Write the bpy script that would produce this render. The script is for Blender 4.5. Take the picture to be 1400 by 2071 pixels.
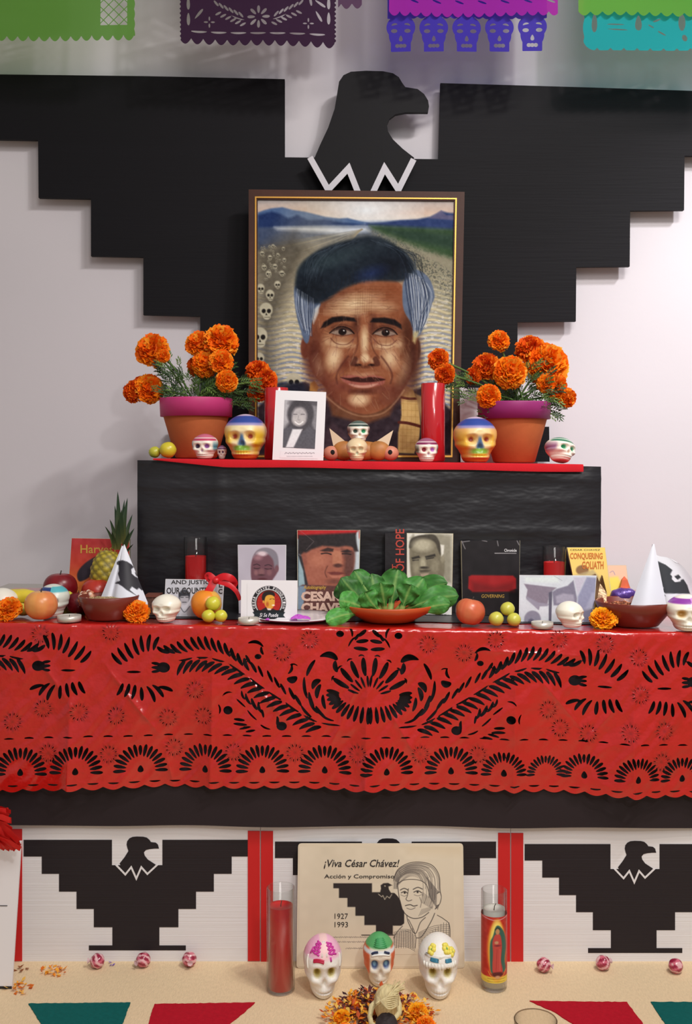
import bpy, math, random
import numpy as np
from mathutils import Vector, Matrix, Euler
random.seed(7)
PI = math.pi
scene = bpy.context.scene
for o in list(bpy.data.objects): bpy.data.objects.remove(o)
C = scene.collection

# ---------------------------------------------------------------- camera
F, CX, HY, H = 2200.0, 700.0, 930.0, 1.10     # focal length / optical centre in pixels of a 1400x2071 frame, eye height
cam_d = bpy.data.cameras.new('camera')
cam_d.sensor_fit = 'VERTICAL'; cam_d.sensor_height = 24.0
cam_d.lens = 24.0*F/2071.0
cam_d.shift_y = -(1035.5-HY)/2071.0
cam = bpy.data.objects.new('camera', cam_d); C.objects.link(cam)
cam.location = (0, 0, H); cam.rotation_euler = (PI/2, 0, 0)
scene.camera = cam
# ---------------------------------------------------------------- light and exposure
scene.view_settings.view_transform = 'Standard'; scene.view_settings.look = 'None'
scene.view_settings.exposure = 0.0; scene.view_settings.gamma = 1.0
scene.view_settings.use_curve_mapping = False
world = bpy.data.worlds.new('room_light'); scene.world = world; world.use_nodes = True
bg = world.node_tree.nodes['Background']; bg.inputs[0].default_value = (1.0, 0.955, 0.95, 1); bg.inputs[1].default_value = 0.29
def lamp(name, kind, loc, target, energy, color, size=None, spot=None, blend=0.5, sizey=None):
    d = bpy.data.lights.new(name, kind); d.energy = energy; d.color = color
    if kind == 'AREA':
        d.size = size
        if sizey: d.shape = 'RECTANGLE'; d.size_y = sizey
    elif kind == 'SPOT':
        d.shadow_soft_size = size; d.spot_size = math.radians(spot); d.spot_blend = blend
    o = bpy.data.objects.new(name, d); C.objects.link(o); o.location = loc
    o.rotation_euler = (Vector(target)-Vector(loc)).to_track_quat('-Z', 'Y').to_euler()
    return o
lamp('ceiling_spot_key', 'SPOT', (1.05, 1.2, 3.05), (0.1, 2.9, 1.25), 40, (1.0, 0.97, 0.95), 0.05, 88, 0.7)
k_ = lamp('added_streak_light', 'AREA', (1.0, 1.15, 3.05), (0.1, 2.9, 1.3), 12, (1.0, 0.96, 0.92), 0.85, sizey=0.05)  # added long light, stretched to smear the banner shadows into diagonal streaks
k_.data.spread = math.radians(110)
d_ = (Vector((0.1,2.9,1.3))-Vector((1.0,1.15,3.05))).normalized(); e_ = Vector((0.86,0,0.5)); e_ = (e_-d_*e_.dot(d_)).normalized()
k_.rotation_euler = Matrix((e_, (-d_).cross(e_), -d_)).transposed().to_euler()
lamp('wall_washer_right', 'SPOT', (1.75, 2.0, 2.9), (1.32, 3.25, 1.10), 175, (1.0, 0.98, 1.0), 0.08, 64, 1.0)
lamp('added_soft_fill', 'AREA', (0.3, -0.3, 2.9), (0.1, 2.5, 0.5), 26, (1.0, 0.96, 0.93), 0.9)  # added soft overhead fill from the front, not a known fixture
lamp('added_highlight_spot', 'SPOT', (0.75, -0.6, 2.35), (0.1, 2.35, 0.55), 75, (1.0, 0.97, 0.95), 0.07, 52, 0.9)  # added small source behind the camera for crisp highlights on the cloth
lamp('ceiling_spot_low', 'SPOT', (1.0, 0.9, 2.7), (0.15, 2.25, 0.0), 50, (1.0, 0.95, 0.88), 0.05, 56, 0.9)

# ---------------------------------------------------------------- helpers
def lin(c):
    c = np.asarray(c, float)
    if c.max() > 1.001: c = c/255.0
    return np.where(c <= 0.04045, c/12.92, ((c+0.055)/1.055)**2.4)
def L4(c): return tuple(lin(c))+(1.0,)
def sx(px, y): return (px-CX)*y/F
def sz(py, y): return H-(py-HY)*y/F
def sm(n, y): return n*y/F
def floor_depth(py): return H*F/(py-HY)
def tz(x): return 0.735-0.014*x           # table height (the table leans a little)
def hz(x): return 1.0955-0.0138*(x-0.055)     # height of the upper step

MATS = {}
def mat(name, color=(200,200,200), rough=0.6, spec=0.5, metal=0.0, bump=0.0, bscale=200, vary=0.0, vscale=20, attr=None,
        trans=0.0, coat=0.0, stretch=None, emboss=False, sub=0.0, bdist=0.002):
    if name in MATS: return MATS[name]
    m = bpy.data.materials.new(name); m.use_nodes = True; nt = m.node_tree; N = nt.nodes; K = nt.links
    b = N['Principled BSDF']; b.inputs['Roughness'].default_value = rough; b.inputs['Metallic'].default_value = metal
    b.inputs['Specular IOR Level'].default_value = spec; b.inputs['Coat Weight'].default_value = coat
    b.inputs['Coat Roughness'].default_value = 0.1
    if sub: b.inputs['Subsurface Weight'].default_value = sub; b.inputs['Subsurface Radius'].default_value = (0.01,0.006,0.004)
    tc = N.new('ShaderNodeTexCoord'); mp = N.new('ShaderNodeMapping'); K.new(tc.outputs['Object'], mp.inputs[0])
    if stretch: mp.inputs['Scale'].default_value = stretch
    base = None
    if attr:
        a = N.new('ShaderNodeAttribute'); a.attribute_name = attr; base = a.outputs['Color']
    if vary > 0 or not attr:
        nz = N.new('ShaderNodeTexNoise'); nz.inputs['Scale'].default_value = vscale; nz.inputs['Detail'].default_value = 4
        K.new(mp.outputs[0], nz.inputs[0])
        mr = N.new('ShaderNodeMapRange'); mr.inputs[1].default_value = 0.3; mr.inputs[2].default_value = 0.7
        mr.inputs[3].default_value = 1-vary; mr.inputs[4].default_value = 1+vary
        K.new(nz.outputs[0], mr.inputs[0])
        mx = N.new('ShaderNodeMix'); mx.data_type = 'RGBA'; mx.blend_type = 'MULTIPLY'; mx.inputs[0].default_value = 1
        if base: K.new(base, mx.inputs[6])
        else: mx.inputs[6].default_value = L4(color)
        K.new(mr.outputs[0], mx.inputs[7]); base = mx.outputs[2]
    K.new(base, b.inputs['Base Color'])
    nrm = None
    if bump > 0:
        n2 = N.new('ShaderNodeTexNoise'); n2.inputs['Scale'].default_value = bscale; n2.inputs['Detail'].default_value = 3
        K.new(mp.outputs[0], n2.inputs[0])
        bp = N.new('ShaderNodeBump'); bp.inputs['Strength'].default_value = bump; bp.inputs['Distance'].default_value = bdist
        K.new(n2.outputs[0], bp.inputs['Height']); nrm = bp.outputs[0]
    if emboss:
        a2 = N.new('ShaderNodeAttribute'); a2.attribute_name = 'emboss'
        bp2 = N.new('ShaderNodeBump'); bp2.inputs['Strength'].default_value = 0.5; bp2.inputs['Distance'].default_value = 0.001
        K.new(a2.outputs['Fac'], bp2.inputs['Height'])
        if nrm: K.new(nrm, bp2.inputs['Normal'])
        nrm = bp2.outputs[0]
    if nrm: K.new(nrm, b.inputs['Normal'])
    if trans > 0:
        out = N['Material Output']; tl = N.new('ShaderNodeBsdfTranslucent'); K.new(base, tl.inputs[0])
        ms = N.new('ShaderNodeMixShader'); ms.inputs[0].default_value = trans
        K.new(b.outputs[0], ms.inputs[1]); K.new(tl.outputs[0], ms.inputs[2]); K.new(ms.outputs[0], out.inputs[0])
    MATS[name] = m; return m
def tissue_mat(name, color, see=0.35):
    m = bpy.data.materials.new(name); m.use_nodes = True; nt = m.node_tree; N = nt.nodes; K = nt.links
    N.remove(N['Principled BSDF']); out = N['Material Output']
    d = N.new('ShaderNodeBsdfDiffuse'); t = N.new('ShaderNodeBsdfTranslucent'); tr = N.new('ShaderNodeBsdfTransparent')
    d.inputs[0].default_value = L4(color); t.inputs[0].default_value = L4(color)
    tr.inputs[0].default_value = tuple(0.25+0.75*v for v in lin(color))+(1,)
    a = N.new('ShaderNodeMixShader'); a.inputs[0].default_value = 0.5; K.new(d.outputs[0], a.inputs[1]); K.new(t.outputs[0], a.inputs[2])
    b = N.new('ShaderNodeMixShader'); b.inputs[0].default_value = see; K.new(a.outputs[0], b.inputs[1]); K.new(tr.outputs[0], b.inputs[2])
    K.new(b.outputs[0], out.inputs[0]); return m
def glass_mat(name, tint=(0.975,0.985,0.98), edge=0.6):
    m = bpy.data.materials.new(name); m.use_nodes = True; nt = m.node_tree; N = nt.nodes; K = nt.links
    N.remove(N['Principled BSDF']); out = N['Material Output']
    g = N.new('ShaderNodeBsdfGlossy'); g.inputs['Roughness'].default_value = 0.03; tr = N.new('ShaderNodeBsdfTransparent')
    lw = N.new('ShaderNodeLayerWeight'); lw.inputs[0].default_value = 0.5
    pw = N.new('ShaderNodeMath'); pw.operation = 'POWER'; pw.inputs[1].default_value = 3.0; K.new(lw.outputs['Facing'], pw.inputs[0])
    cr = N.new('ShaderNodeMix'); cr.data_type = 'RGBA'; cr.inputs[6].default_value = tuple(tint)+(1,)
    cr.inputs[7].default_value = tuple(edge*t for t in tint)+(1,); K.new(pw.outputs[0], cr.inputs[0]); K.new(cr.outputs[2], tr.inputs[0])
    p5 = N.new('ShaderNodeMath'); p5.operation = 'POWER'; p5.inputs[1].default_value = 4.5; K.new(lw.outputs['Facing'], p5.inputs[0])
    mr = N.new('ShaderNodeMath'); mr.operation = 'MULTIPLY_ADD'; mr.inputs[1].default_value = 0.6; mr.inputs[2].default_value = 0.035; K.new(p5.outputs[0], mr.inputs[0])
    ms = N.new('ShaderNodeMixShader'); K.new(mr.outputs[0], ms.inputs[0]); K.new(tr.outputs[0], ms.inputs[1]); K.new(g.outputs[0], ms.inputs[2])
    K.new(ms.outputs[0], out.inputs[0]); return m

def wloc(o):
    v = Vector((0,0,0))
    while o is not None: v += o.location; o = o.parent
    return v
def obj(name, verts, faces, m, parent=None, world_co=True, cols=None, smooth=False, loc=None, attrs=None):
    """one mesh object; with world_co the vertices are world positions and become local to the parent (or to loc)"""
    V = np.asarray(verts, float).reshape(-1, 3)
    if world_co:
        off = wloc(parent) if parent is not None else (Vector(loc) if loc else Vector((0,0,0)))
        V = V-np.array(off)[None]
    me = bpy.data.meshes.new(name); me.from_pydata(V.tolist(), [], faces if isinstance(faces, list) else faces.tolist())
    if cols is not None:
        ca = me.color_attributes.new('Col', 'FLOAT_COLOR', 'POINT')
        cc = np.ones((len(V), 4)); cc[:, :3] = cols; ca.data.foreach_set('color', cc.ravel())
    if attrs is not None:
        for k, a in attrs.items():
            at = me.attributes.new(k, 'FLOAT', 'POINT'); at.data.foreach_set('value', np.asarray(a, float))
    if smooth: me.polygons.foreach_set('use_smooth', [True]*len(me.polygons))
    me.materials.append(m); me.update()
    o = bpy.data.objects.new(name, me); C.objects.link(o)
    if parent is not None: o.parent = parent
    elif loc: o.location = loc
    return o
def tag(o, label, cat, group=None):
    o['label'] = label; o['category'] = cat
    if group: o['group'] = group
    return o
def thing(name, label, cat, loc, rotz=0, group=None):
    o = bpy.data.objects.new(name, None); C.objects.link(o); o.empty_display_size = 0.02
    o.location = loc; o.rotation_euler = (0, 0, rotz); return tag(o, label, cat, group)
def struct(o): o['kind'] = 'structure'; return o
def stuff(o): o['kind'] = 'stuff'; return o
def dup(root, loc, rotz=None, label=None, group=None, scale=None):
    r = root.copy(); C.objects.link(r); r.location = loc
    if rotz is not None: r.rotation_euler = (0, 0, rotz)
    if label: r['label'] = label
    if group: r['group'] = group
    if scale: r.scale = scale
    for ch in list(root.children):
        c = ch.copy(); C.objects.link(c); c.parent = r
        for g in ch.children:
            d = g.copy(); C.objects.link(d); d.parent = c
    return r

class MB:
    """collects shapes into one mesh"""
    def __init__(s): s.v = []; s.f = []; s.c = []; s.col = None
    def add(s, V, Fc, col=None):
        n = len(s.v); s.v += [tuple(p) for p in V]; s.f += [tuple(i+n for i in f) for f in Fc]
        col = col if col is not None else s.col
        s.c += [tuple(lin(col)) if col is not None else (1,1,1)]*len(V); return s
    def box(s, a, b, col=None, M=None):
        (x0,y0,z0),(x1,y1,z1) = a, b
        V = [Vector(p) for p in ((x0,y0,z0),(x1,y0,z0),(x1,y1,z0),(x0,y1,z0),(x0,y0,z1),(x1,y0,z1),(x1,y1,z1),(x0,y1,z1))]
        if M: V = [M @ p for p in V]
        return s.add(V, [(0,3,2,1),(4,5,6,7),(0,1,5,4),(1,2,6,5),(2,3,7,6),(3,0,4,7)], col)
    def lathe(s, prof, c=(0,0,0), n=32, col=None, M=None, caps=True):
        V = []; Fc = []; k = len(prof)
        for i in range(n):
            a = 2*PI*i/n
            for r, z in prof:
                p = Vector((r*math.cos(a), r*math.sin(a), z))
                if M: p = M @ p
                V.append((p[0]+c[0], p[1]+c[1], p[2]+c[2]))
        for i in range(n):
            j = (i+1) % n
            for q in range(k-1): Fc.append((i*k+q, j*k+q, j*k+q+1, i*k+q+1))
        if caps and prof[0][0] > 1e-6: Fc.append(tuple((n-1-i)*k for i in range(n)))
        if caps and prof[-1][0] > 1e-6 and abs(prof[-1][1]-prof[0][1]) > 1e-9: Fc.append(tuple(i*k+k-1 for i in range(n)))
        return s.add(V, Fc, col)
    def tube(s, pts, r, n=8, col=None, cap=True, flat=1.0):
        pts = [Vector(p) for p in pts]; V = []; Fc = []; m = len(pts)
        for i, p in enumerate(pts):
            t = (pts[min(i+1,m-1)]-pts[max(i-1,0)]).normalized()
            up = Vector((0,0,1)) if abs(t.z) < 0.9 else Vector((0,1,0))
            a = t.cross(up).normalized(); b = a.cross(t).normalized()
            rr = r[i] if isinstance(r, (list,tuple)) else r
            for k in range(n):
                w = 2*PI*k/n; V.append(p+a*(rr*math.cos(w))+b*(rr*flat*math.sin(w)))
        for i in range(m-1):
            for k in range(n):
                l = (k+1) % n; Fc.append((i*n+k, i*n+l, (i+1)*n+l, (i+1)*n+k))
        if cap: Fc.append(tuple(n-1-k for k in range(n))); Fc.append(tuple((m-1)*n+k for k in range(n)))
        return s.add(V, Fc, col)
    def ball(s, c, r, nu=20, nv=12, col=None, fn=None):
        if not isinstance(r, (tuple,list)): r = (r,r,r)
        V = []; Fc = []
        for j in range(nv+1):
            th = PI*j/nv
            for i in range(nu):
                a = 2*PI*i/nu; d = Vector((math.sin(th)*math.cos(a), math.sin(th)*math.sin(a), math.cos(th)))
                k = fn(d) if fn else 1.0
                V.append((c[0]+d.x*r[0]*k, c[1]+d.y*r[1]*k, c[2]+d.z*r[2]*k))
        for j in range(nv):
            for i in range(nu):
                l = (i+1) % nu
                if j == 0: Fc.append((i, (j+1)*nu+i, (j+1)*nu+l))
                elif j == nv-1: Fc.append((j*nu+i, (j+1)*nu+i, j*nu+l))
                else: Fc.append((j*nu+i, (j+1)*nu+i, (j+1)*nu+l, j*nu+l))
        return s.add(V, Fc, col)
    def prism(s, front, back, col=None):
        n = len(front); V = list(front)+list(back)
        Fc = [tuple(range(n)), tuple(range(2*n-1, n-1, -1))]+[(i, i+n, (i+1) % n+n, (i+1) % n) for i in range(n)]
        return s.add(V, Fc, col)
    def build(s, name, m, parent=None, world_co=True, smooth=False, loc=None, colour=False):
        return obj(name, s.v, s.f, m, parent, world_co, np.array(s.c) if colour else None, smooth, loc)

class Plane:
    """an upright or leaning plane in the room; P turns a photo pixel into the point of the plane seen there"""
    zmin = None
    def __init__(s, y0, k=0.0, m=0.0, z0=0.0, x0=0.0):
        s.y0, s.k, s.m, s.z0, s.x0 = y0, k, m, z0, x0
        n = np.array([m, -1.0, k]); s.n = n/np.linalg.norm(n)   # towards the camera
    def P(s, px, py, off=0.0):
        px = np.asarray(px, float); py = np.asarray(py, float)
        dx = (px-CX)/F; dz = -(py-HY)/F
        y = (s.y0+s.k*(H-s.z0)-s.m*s.x0)/(1-s.k*dz-s.m*dx)
        v = np.stack([dx*y, y, H+dz*y], -1)
        v = v+s.n*off
        if s.zmin is not None:    # nothing sinks below what it stands on
            z = np.maximum(v[..., 2], s.zmin(v[..., 0])); v[..., 1] += s.k*(z-v[..., 2]); v[..., 2] = z
        return v
def ppts(plane, pts, off=0.0): return [tuple(p) for p in plane.P([q[0] for q in pts], [q[1] for q in pts], off)]
def slab(name, plane, pts, m, parent=None, off=0.0, thick=0.002, loc=None):
    b = MB().prism(ppts(plane, pts, off), ppts(plane, pts, off-thick)); return b.build(name, m, parent, loc=loc)

def hash2(i, j, seed):
    h = (i*374761393+j*668265263+seed*144269504) & 0xffffffff
    h = ((h ^ (h >> 13))*1274126177) & 0xffffffff
    return ((h ^ (h >> 16)) & 0xffff)/65535.0
def vnoise(X, Y, s, seed=1, asp=1.0):
    x = np.asarray(X)/s; y = np.asarray(Y)/(s*asp); i = np.floor(x).astype(np.int64); j = np.floor(y).astype(np.int64)
    u = x-i; v = y-j; u = u*u*(3-2*u); v = v*v*(3-2*v)
    return (hash2(i,j,seed)*(1-u)+hash2(i+1,j,seed)*u)*(1-v)+(hash2(i,j+1,seed)*(1-u)+hash2(i+1,j+1,seed)*u)*v
def catmull(pts, n=6, closed=True):
    out = []; m = len(pts)
    rng = range(m) if closed else range(m-1)
    for i in rng:
        g = lambda q: np.array(pts[q % m] if closed else pts[max(0, min(m-1, q))], float)
        p0, p1, p2, p3 = g(i-1), g(i), g(i+1), g(i+2)
        for t in np.linspace(0, 1, n, endpoint=False):
            out.append(tuple(0.5*((2*p1)+(-p0+p2)*t+(2*p0-5*p1+4*p2-p3)*t*t+(-p0+3*p1-3*p2+p3)*t**3)))
    if not closed: out.append(tuple(pts[-1]))
    return out
class Cv:
    """a flat print: colours computed on a fine grid, in photo pixel coordinates"""
    def __init__(s, quad=None, step=1.3, bgc=(255,255,255), X=None, Y=None, T=None):
        if quad is not None:
            q = np.array(quad, float)   # TL TR BR BL
            w = max(np.linalg.norm(q[1]-q[0]), np.linalg.norm(q[2]-q[3])); h = max(np.linalg.norm(q[3]-q[0]), np.linalg.norm(q[2]-q[1]))
            nu = max(2, int(w/step)); nv = max(2, int(h/step))
            u, v = np.meshgrid(np.linspace(0,1,nu+1), np.linspace(0,1,nv+1))
            P = (q[0]*(1-u[...,None])+q[1]*u[...,None])*(1-v[...,None])+(q[3]*(1-u[...,None])+q[2]*u[...,None])*v[...,None]
            X, Y = P[...,0], P[...,1]
        s.sh = X.shape; s.X = X.ravel(); s.Y = Y.ravel(); s.C = np.tile(np.array(bgc, float), (s.X.size, 1)); s.T = T
    def _mix(s, idx, a, col):
        col = np.asarray(col, float); a = np.clip(a, 0, 1)[:, None]
        s.C[idx] = s.C[idx]*(1-a)+col*a
    def _win(s, x0, x1, y0, y1): return np.nonzero((s.X >= x0) & (s.X <= x1) & (s.Y >= y0) & (s.Y <= y1))[0]
    def ell(s, cx, cy, rx, ry, col, soft=1.0, rot=0, a=1.0):
        R = max(rx, ry)+soft*2; i = s._win(cx-R, cx+R, cy-R, cy+R)
        if not len(i): return s
        c, n = math.cos(rot), math.sin(rot); dx = s.X[i]-cx; dy = s.Y[i]-cy
        u = dx*c+dy*n; v = -dx*n+dy*c; d = (np.sqrt((u/rx)**2+(v/ry)**2)-1)*min(rx, ry)
        s._mix(i, a*(0.5-d/(2*soft)), col); return s
    def poly(s, pts, col, soft=0.7, a=1.0, smooth=False, tex=None):
        if smooth: pts = catmull(pts, 5)
        p = np.array(pts, float); m = soft+1
        i = s._win(p[:,0].min()-m, p[:,0].max()+m, p[:,1].min()-m, p[:,1].max()+m)
        if not len(i): return s
        x = s.X[i]; y = s.Y[i]; d = np.full(x.shape, 1e9); ins = np.zeros(x.shape, bool)
        for k in range(len(p)):
            x0, y0 = p[k]; x1, y1 = p[(k+1) % len(p)]; ex, ey = x1-x0, y1-y0; L = ex*ex+ey*ey+1e-9
            t = np.clip(((x-x0)*ex+(y-y0)*ey)/L, 0, 1); d = np.minimum(d, np.hypot(x-x0-t*ex, y-y0-t*ey))
            if y0 != y1: ins ^= ((y0 > y) != (y1 > y)) & (x < (x1-x0)*(y-y0)/(y1-y0)+x0)
        d = np.where(ins, -d, d); al = a*np.clip(0.5-d/(2*soft), 0, 1)
        if tex is not None: al = al*tex(x, y)
        s._mix(i, al, col); return s
    def line(s, pts, w, col, a=1.0, soft=0.6, smooth=True):
        if smooth and len(pts) > 2: pts = catmull(pts, 5, False)
        p = np.array(pts, float); m = w+soft+1
        i = s._win(p[:,0].min()-m, p[:,0].max()+m, p[:,1].min()-m, p[:,1].max()+m)
        if not len(i): return s
        x = s.X[i]; y = s.Y[i]; d = np.full(x.shape, 1e9)
        for k in range(len(p)-1):
            x0, y0 = p[k]; ex, ey = p[k+1]-p[k]; t = np.clip(((x-x0)*ex+(y-y0)*ey)/(ex*ex+ey*ey+1e-9), 0, 1)
            d = np.minimum(d, np.hypot(x-x0-t*ex, y-y0-t*ey))
        s._mix(i, a*np.clip(0.5-(d-w/2)/(2*soft), 0, 1), col); return s
    def vgrad(s, stops):
        ys = [t[0] for t in stops]
        for k in range(3): s.C[:, k] = np.interp(s.Y, ys, [t[1][k] for t in stops])
        return s
    def mottle(s, scale, amp, seed=1, asp=1.0, idx=None):
        n = (vnoise(s.X, s.Y, scale, seed, asp)-0.5)*2*amp
        if idx is None: s.C = s.C+n[:, None]
        else: s.C[idx] = s.C[idx]+n[idx, None]
        return s
    def build(s, name, m, parent, plane=None, off=0.0006, fn=None):
        V = plane.P(s.X, s.Y, off) if fn is None else fn(s.X, s.Y)
        nv, nu = s.sh; I = np.arange(nv*nu).reshape(nv, nu)
        Fc = np.stack([I[:-1,:-1], I[1:,:-1], I[1:,1:], I[:-1,1:]], -1).reshape(-1, 4)
        return obj(name, V, Fc, m, parent, True, lin(np.clip(s.C, 0, 255)/255.0), True)

def glyphs(body, bold=0.0, shear=0.0, res=2):
    cu = bpy.data.curves.new('lettering', 'FONT'); cu.body = body; cu.offset = bold; cu.shear = shear; cu.resolution_u = res
    ob = bpy.data.objects.new('lettering', cu); me = bpy.data.meshes.new_from_object(ob)
    V = np.array([v.co[:2] for v in me.vertices]); Fc = [tuple(p.vertices) for p in me.polygons]
    bpy.data.objects.remove(ob); bpy.data.curves.remove(cu); bpy.data.meshes.remove(me); return V, Fc
def text(body, plane, box, m, parent, off=0.0012, rot=0, bold=0.0, shear=0.0, name='lettering', fn=None):
    V, Fc = glyphs(body, bold, shear); x0, y0, x1, y1 = box
    a = V.min(0); b = V.max(0); u = (V[:,0]-a[0])/(b[0]-a[0]); v = (V[:,1]-a[1])/(b[1]-a[1])
    px = x0+u*(x1-x0); py = y1-v*(y1-y0)
    if rot:
        cx, cy = (x0+x1)/2, (y0+y1)/2; r = math.radians(rot); dx, dy = px-cx, py-cy
        px = cx+dx*math.cos(r)-dy*math.sin(r); py = cy+dx*math.sin(r)+dy*math.cos(r)
    if fn: px, py = fn(px, py)
    return obj(name, plane.P(px, py, off), [f[::1] for f in Fc], m, parent)

def cut_sheet(xs, ys, phi_fn, map_fn):
    """a thin sheet with real holes: keeps the part of the grid where phi > 0 (marching squares)"""
    X, Y = np.meshgrid(xs, ys); ph = phi_fn(X, Y); nv, nu = X.shape
    ph = np.where(np.abs(ph) < 1e-6, 1e-6, ph)
    I = np.arange(nv*nu).reshape(nv, nu); pos = ph > 0
    cnt = pos[:-1,:-1].astype(int)+pos[1:,:-1]+pos[1:,1:]+pos[:-1,1:]
    full = np.argwhere(cnt == 4); mixed = np.argwhere((cnt > 0) & (cnt < 4))
    px = list(X.ravel()); py = list(Y.ravel()); P = ph.ravel(); E = {}
    a, b = full[:,0], full[:,1]
    faces = np.stack([I[a,b], I[a+1,b], I[a+1,b+1], I[a,b+1]], -1).tolist()
    def cross(i, j):
        k = (i, j) if i < j else (j, i)
        if k in E: return E[k]
        i, j = k; t = P[i]/(P[i]-P[j]); E[k] = len(px)
        px.append(px[i]+(px[j]-px[i])*t); py.append(py[i]+(py[j]-py[i])*t); return E[k]
    for (r, c) in mixed:
        q = [int(I[r,c]), int(I[r+1,c]), int(I[r+1,c+1]), int(I[r,c+1])]; out = []
        for k in range(4):
            i, j = q[k], q[(k+1) % 4]
            if P[i] > 0: out.append(i)
            if (P[i] > 0) != (P[j] > 0): out.append(cross(i, j))
        if len(out) >= 3: faces.append(out)
    px = np.array(px); py = np.array(py)
    used = np.zeros(len(px), bool); 
    for f in faces: used[f] = True
    new = np.cumsum(used)-1
    faces = [[int(new[i]) for i in f] for f in faces]; px = px[used]; py = py[used]
    return px, py, map_fn(px, py), faces
# ---------------------------------------------------------------- the setting
M_wall = mat('wall_paint', (214,209,214), 0.75, 0.3, bump=0.12, bscale=70, vary=0.015, vscale=3)
M_floor = mat('cream_burlap', (226,201,164), 0.9, 0.1, bump=0.7, bscale=420, vary=0.06, vscale=260, stretch=(1,0.35,1))
struct(MB().box((-4.0,3.25,-0.02),(4.0,3.35,3.0)).build('wall_back', M_wall))
fl = MB()
nx, ny = 60, 40
V = []; Fc = []
for j in range(ny+1):
    for i in range(nx+1): V.append((-4+8*i/nx, -2+5.3*j/ny, 0))
for j in range(ny):
    for i in range(nx): a = j*(nx+1)+i; Fc.append((a, a+1, a+nx+2, a+nx+1))
struct(fl.add(V, Fc).build('floor', M_floor))

# ---------------------------------------------------------------- big eagle emblem on the wall
M_black = mat('black_foam_board', (15,13,18), 0.65, 0.2, bump=0.25, bscale=40, vary=0.08, vscale=5, stretch=(0.15,1,4))
M_black2 = mat('black_head_board', (14,12,16), 0.6, 0.2, bump=0.1, bscale=60, vary=0.05)
M_whiteline = mat('white_painted_line', (206,203,210), 0.6)
wp = Plane(3.205)
eg = thing('eagle_emblem', 'huge black foam board eagle with stepped wings mounted on the wall', 'emblem', (0,3.2,1.1))
body = [(-34,150),(300,154),(576,160),(576,318),(887,322),(891,168),(1200,177),(1500,187),(1499,314),(1385,315),(1384,425),(1275,426),(1274,539),
        (1166,540),(1165,650),(1047,651),(1047,863),(1111,863),(1112,934),(345,928),(345,860),(405,860),(405,640),(290,637),(290,520),(184,518),(184,402),
        (78,400),(77,283),(-34,281)]
slab('wing_board', wp, body, M_black, eg, thick=0.016)
hp = Plane(3.15)
head = [(636,320),(648,292),(664,258),(677,220),(682,190),(686,165),(695,152),(710,145),(740,143),(775,144),(795,148),(807,156),(814,168),(820,176),
        (845,180),(858,190),(866,203),(868,215),(866,227),(845,227),(820,227),(800,231),(788,240),(783,252),(785,266),(795,282),(815,301),(838,319),
        (806,384),(778,332),(738,420),(704,332),(664,384)]
slab('head_board', hp, head, M_black2, eg, thick=0.018)
# white zigzag under the neck, cut strips
def strip(pts, w):
    n = len(pts); L = []; R = []
    for i in range(n):
        p = np.array(pts[i], float); d1 = (p-np.array(pts[i-1])) if i else (np.array(pts[1])-p); d2 = (np.array(pts[i+1])-p) if i < n-1 else d1
        d1 = d1/np.linalg.norm(d1); d2 = d2/np.linalg.norm(d2); n1 = np.array([-d1[1], d1[0]]); n2 = np.array([-d2[1], d2[0]])
        m_ = n1+n2; m_ = m_/np.linalg.norm(m_); k = w/2/max(0.35, float(m_ @ n1)); L.append(tuple(p+m_*k)); R.append(tuple(p-m_*k))
    return L+R[::-1]
slab('neck_line', Plane(3.148), strip([(627,318),(664,384),(705,340),(738,424),(778,340),(806,384),(837,322)], 12), M_whiteline, eg, thick=0.003)

# ---------------------------------------------------------------- table, its black skirt and the black covered box
M_skirt = mat('black_table_paper', (38,29,33), 0.6, 0.3, bump=0.15, bscale=15, vary=0.08, vscale=4)
M_paper = mat('black_glossy_paper', (27,26,31), 0.36, 0.5, bump=0.75, bscale=9, vary=0.1, vscale=6, stretch=(1,1,2.4), bdist=0.006)
M_leg = mat('grey_steel', (120,120,125), 0.4, 0.5, metal=0.8)
M_ttop = mat('table_top_laminate', (180,175,168), 0.5)
tb = thing('altar_table', 'long folding table hidden under the red cut-out cloth', 'table', (0,2.75,0))
def sheared(a, b, zf):   # a box whose heights follow zf(x)
    m_ = MB().box(a, b); m_.v = [(x, y, z+zf(x)) for x, y, z in m_.v]; return m_
sheared((-0.98,2.40,-0.034),(0.98,3.16,-0.008), tz).build('tabletop', M_ttop, tb)
for lx in (-0.88, 0.88):
    for ly in (2.52, 3.05): MB().tube([(lx,ly,0),(lx,ly,tz(lx)-0.034)], 0.014).build('leg', M_leg, tb)
# skirt: gently waving black sheet hanging in front of the table, down to the panels
nx = 150; zs = np.linspace(0, 1, 12); xs_ = np.linspace(-1.05, 1.05, nx)
V = []; Fc = []
for v in zs:
    for x in xs_:
        top = tz(x)-0.012; botz = sz(1671+ (x*F/2.372+700-700)*0.004, 2.372)+0.0015*math.sin(x*14)
        V.append((x, 2.372+0.003*math.sin(x*9)+0.0015*math.sin(x*23+v*3)-0.004*v*abs(math.sin(x*3.1)), top+(botz-top)*v))
for j in range(len(zs)-1):
    for i in range(nx-1): a = j*nx+i; Fc.append((a, a+nx, a+nx+1, a+1))
sk = obj('table_skirt', V, Fc, M_skirt, smooth=True, loc=(0,2.372,0.36))
tag(sk, 'plain black paper skirt hanging from the table below the red cloth', 'table skirt')
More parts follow.
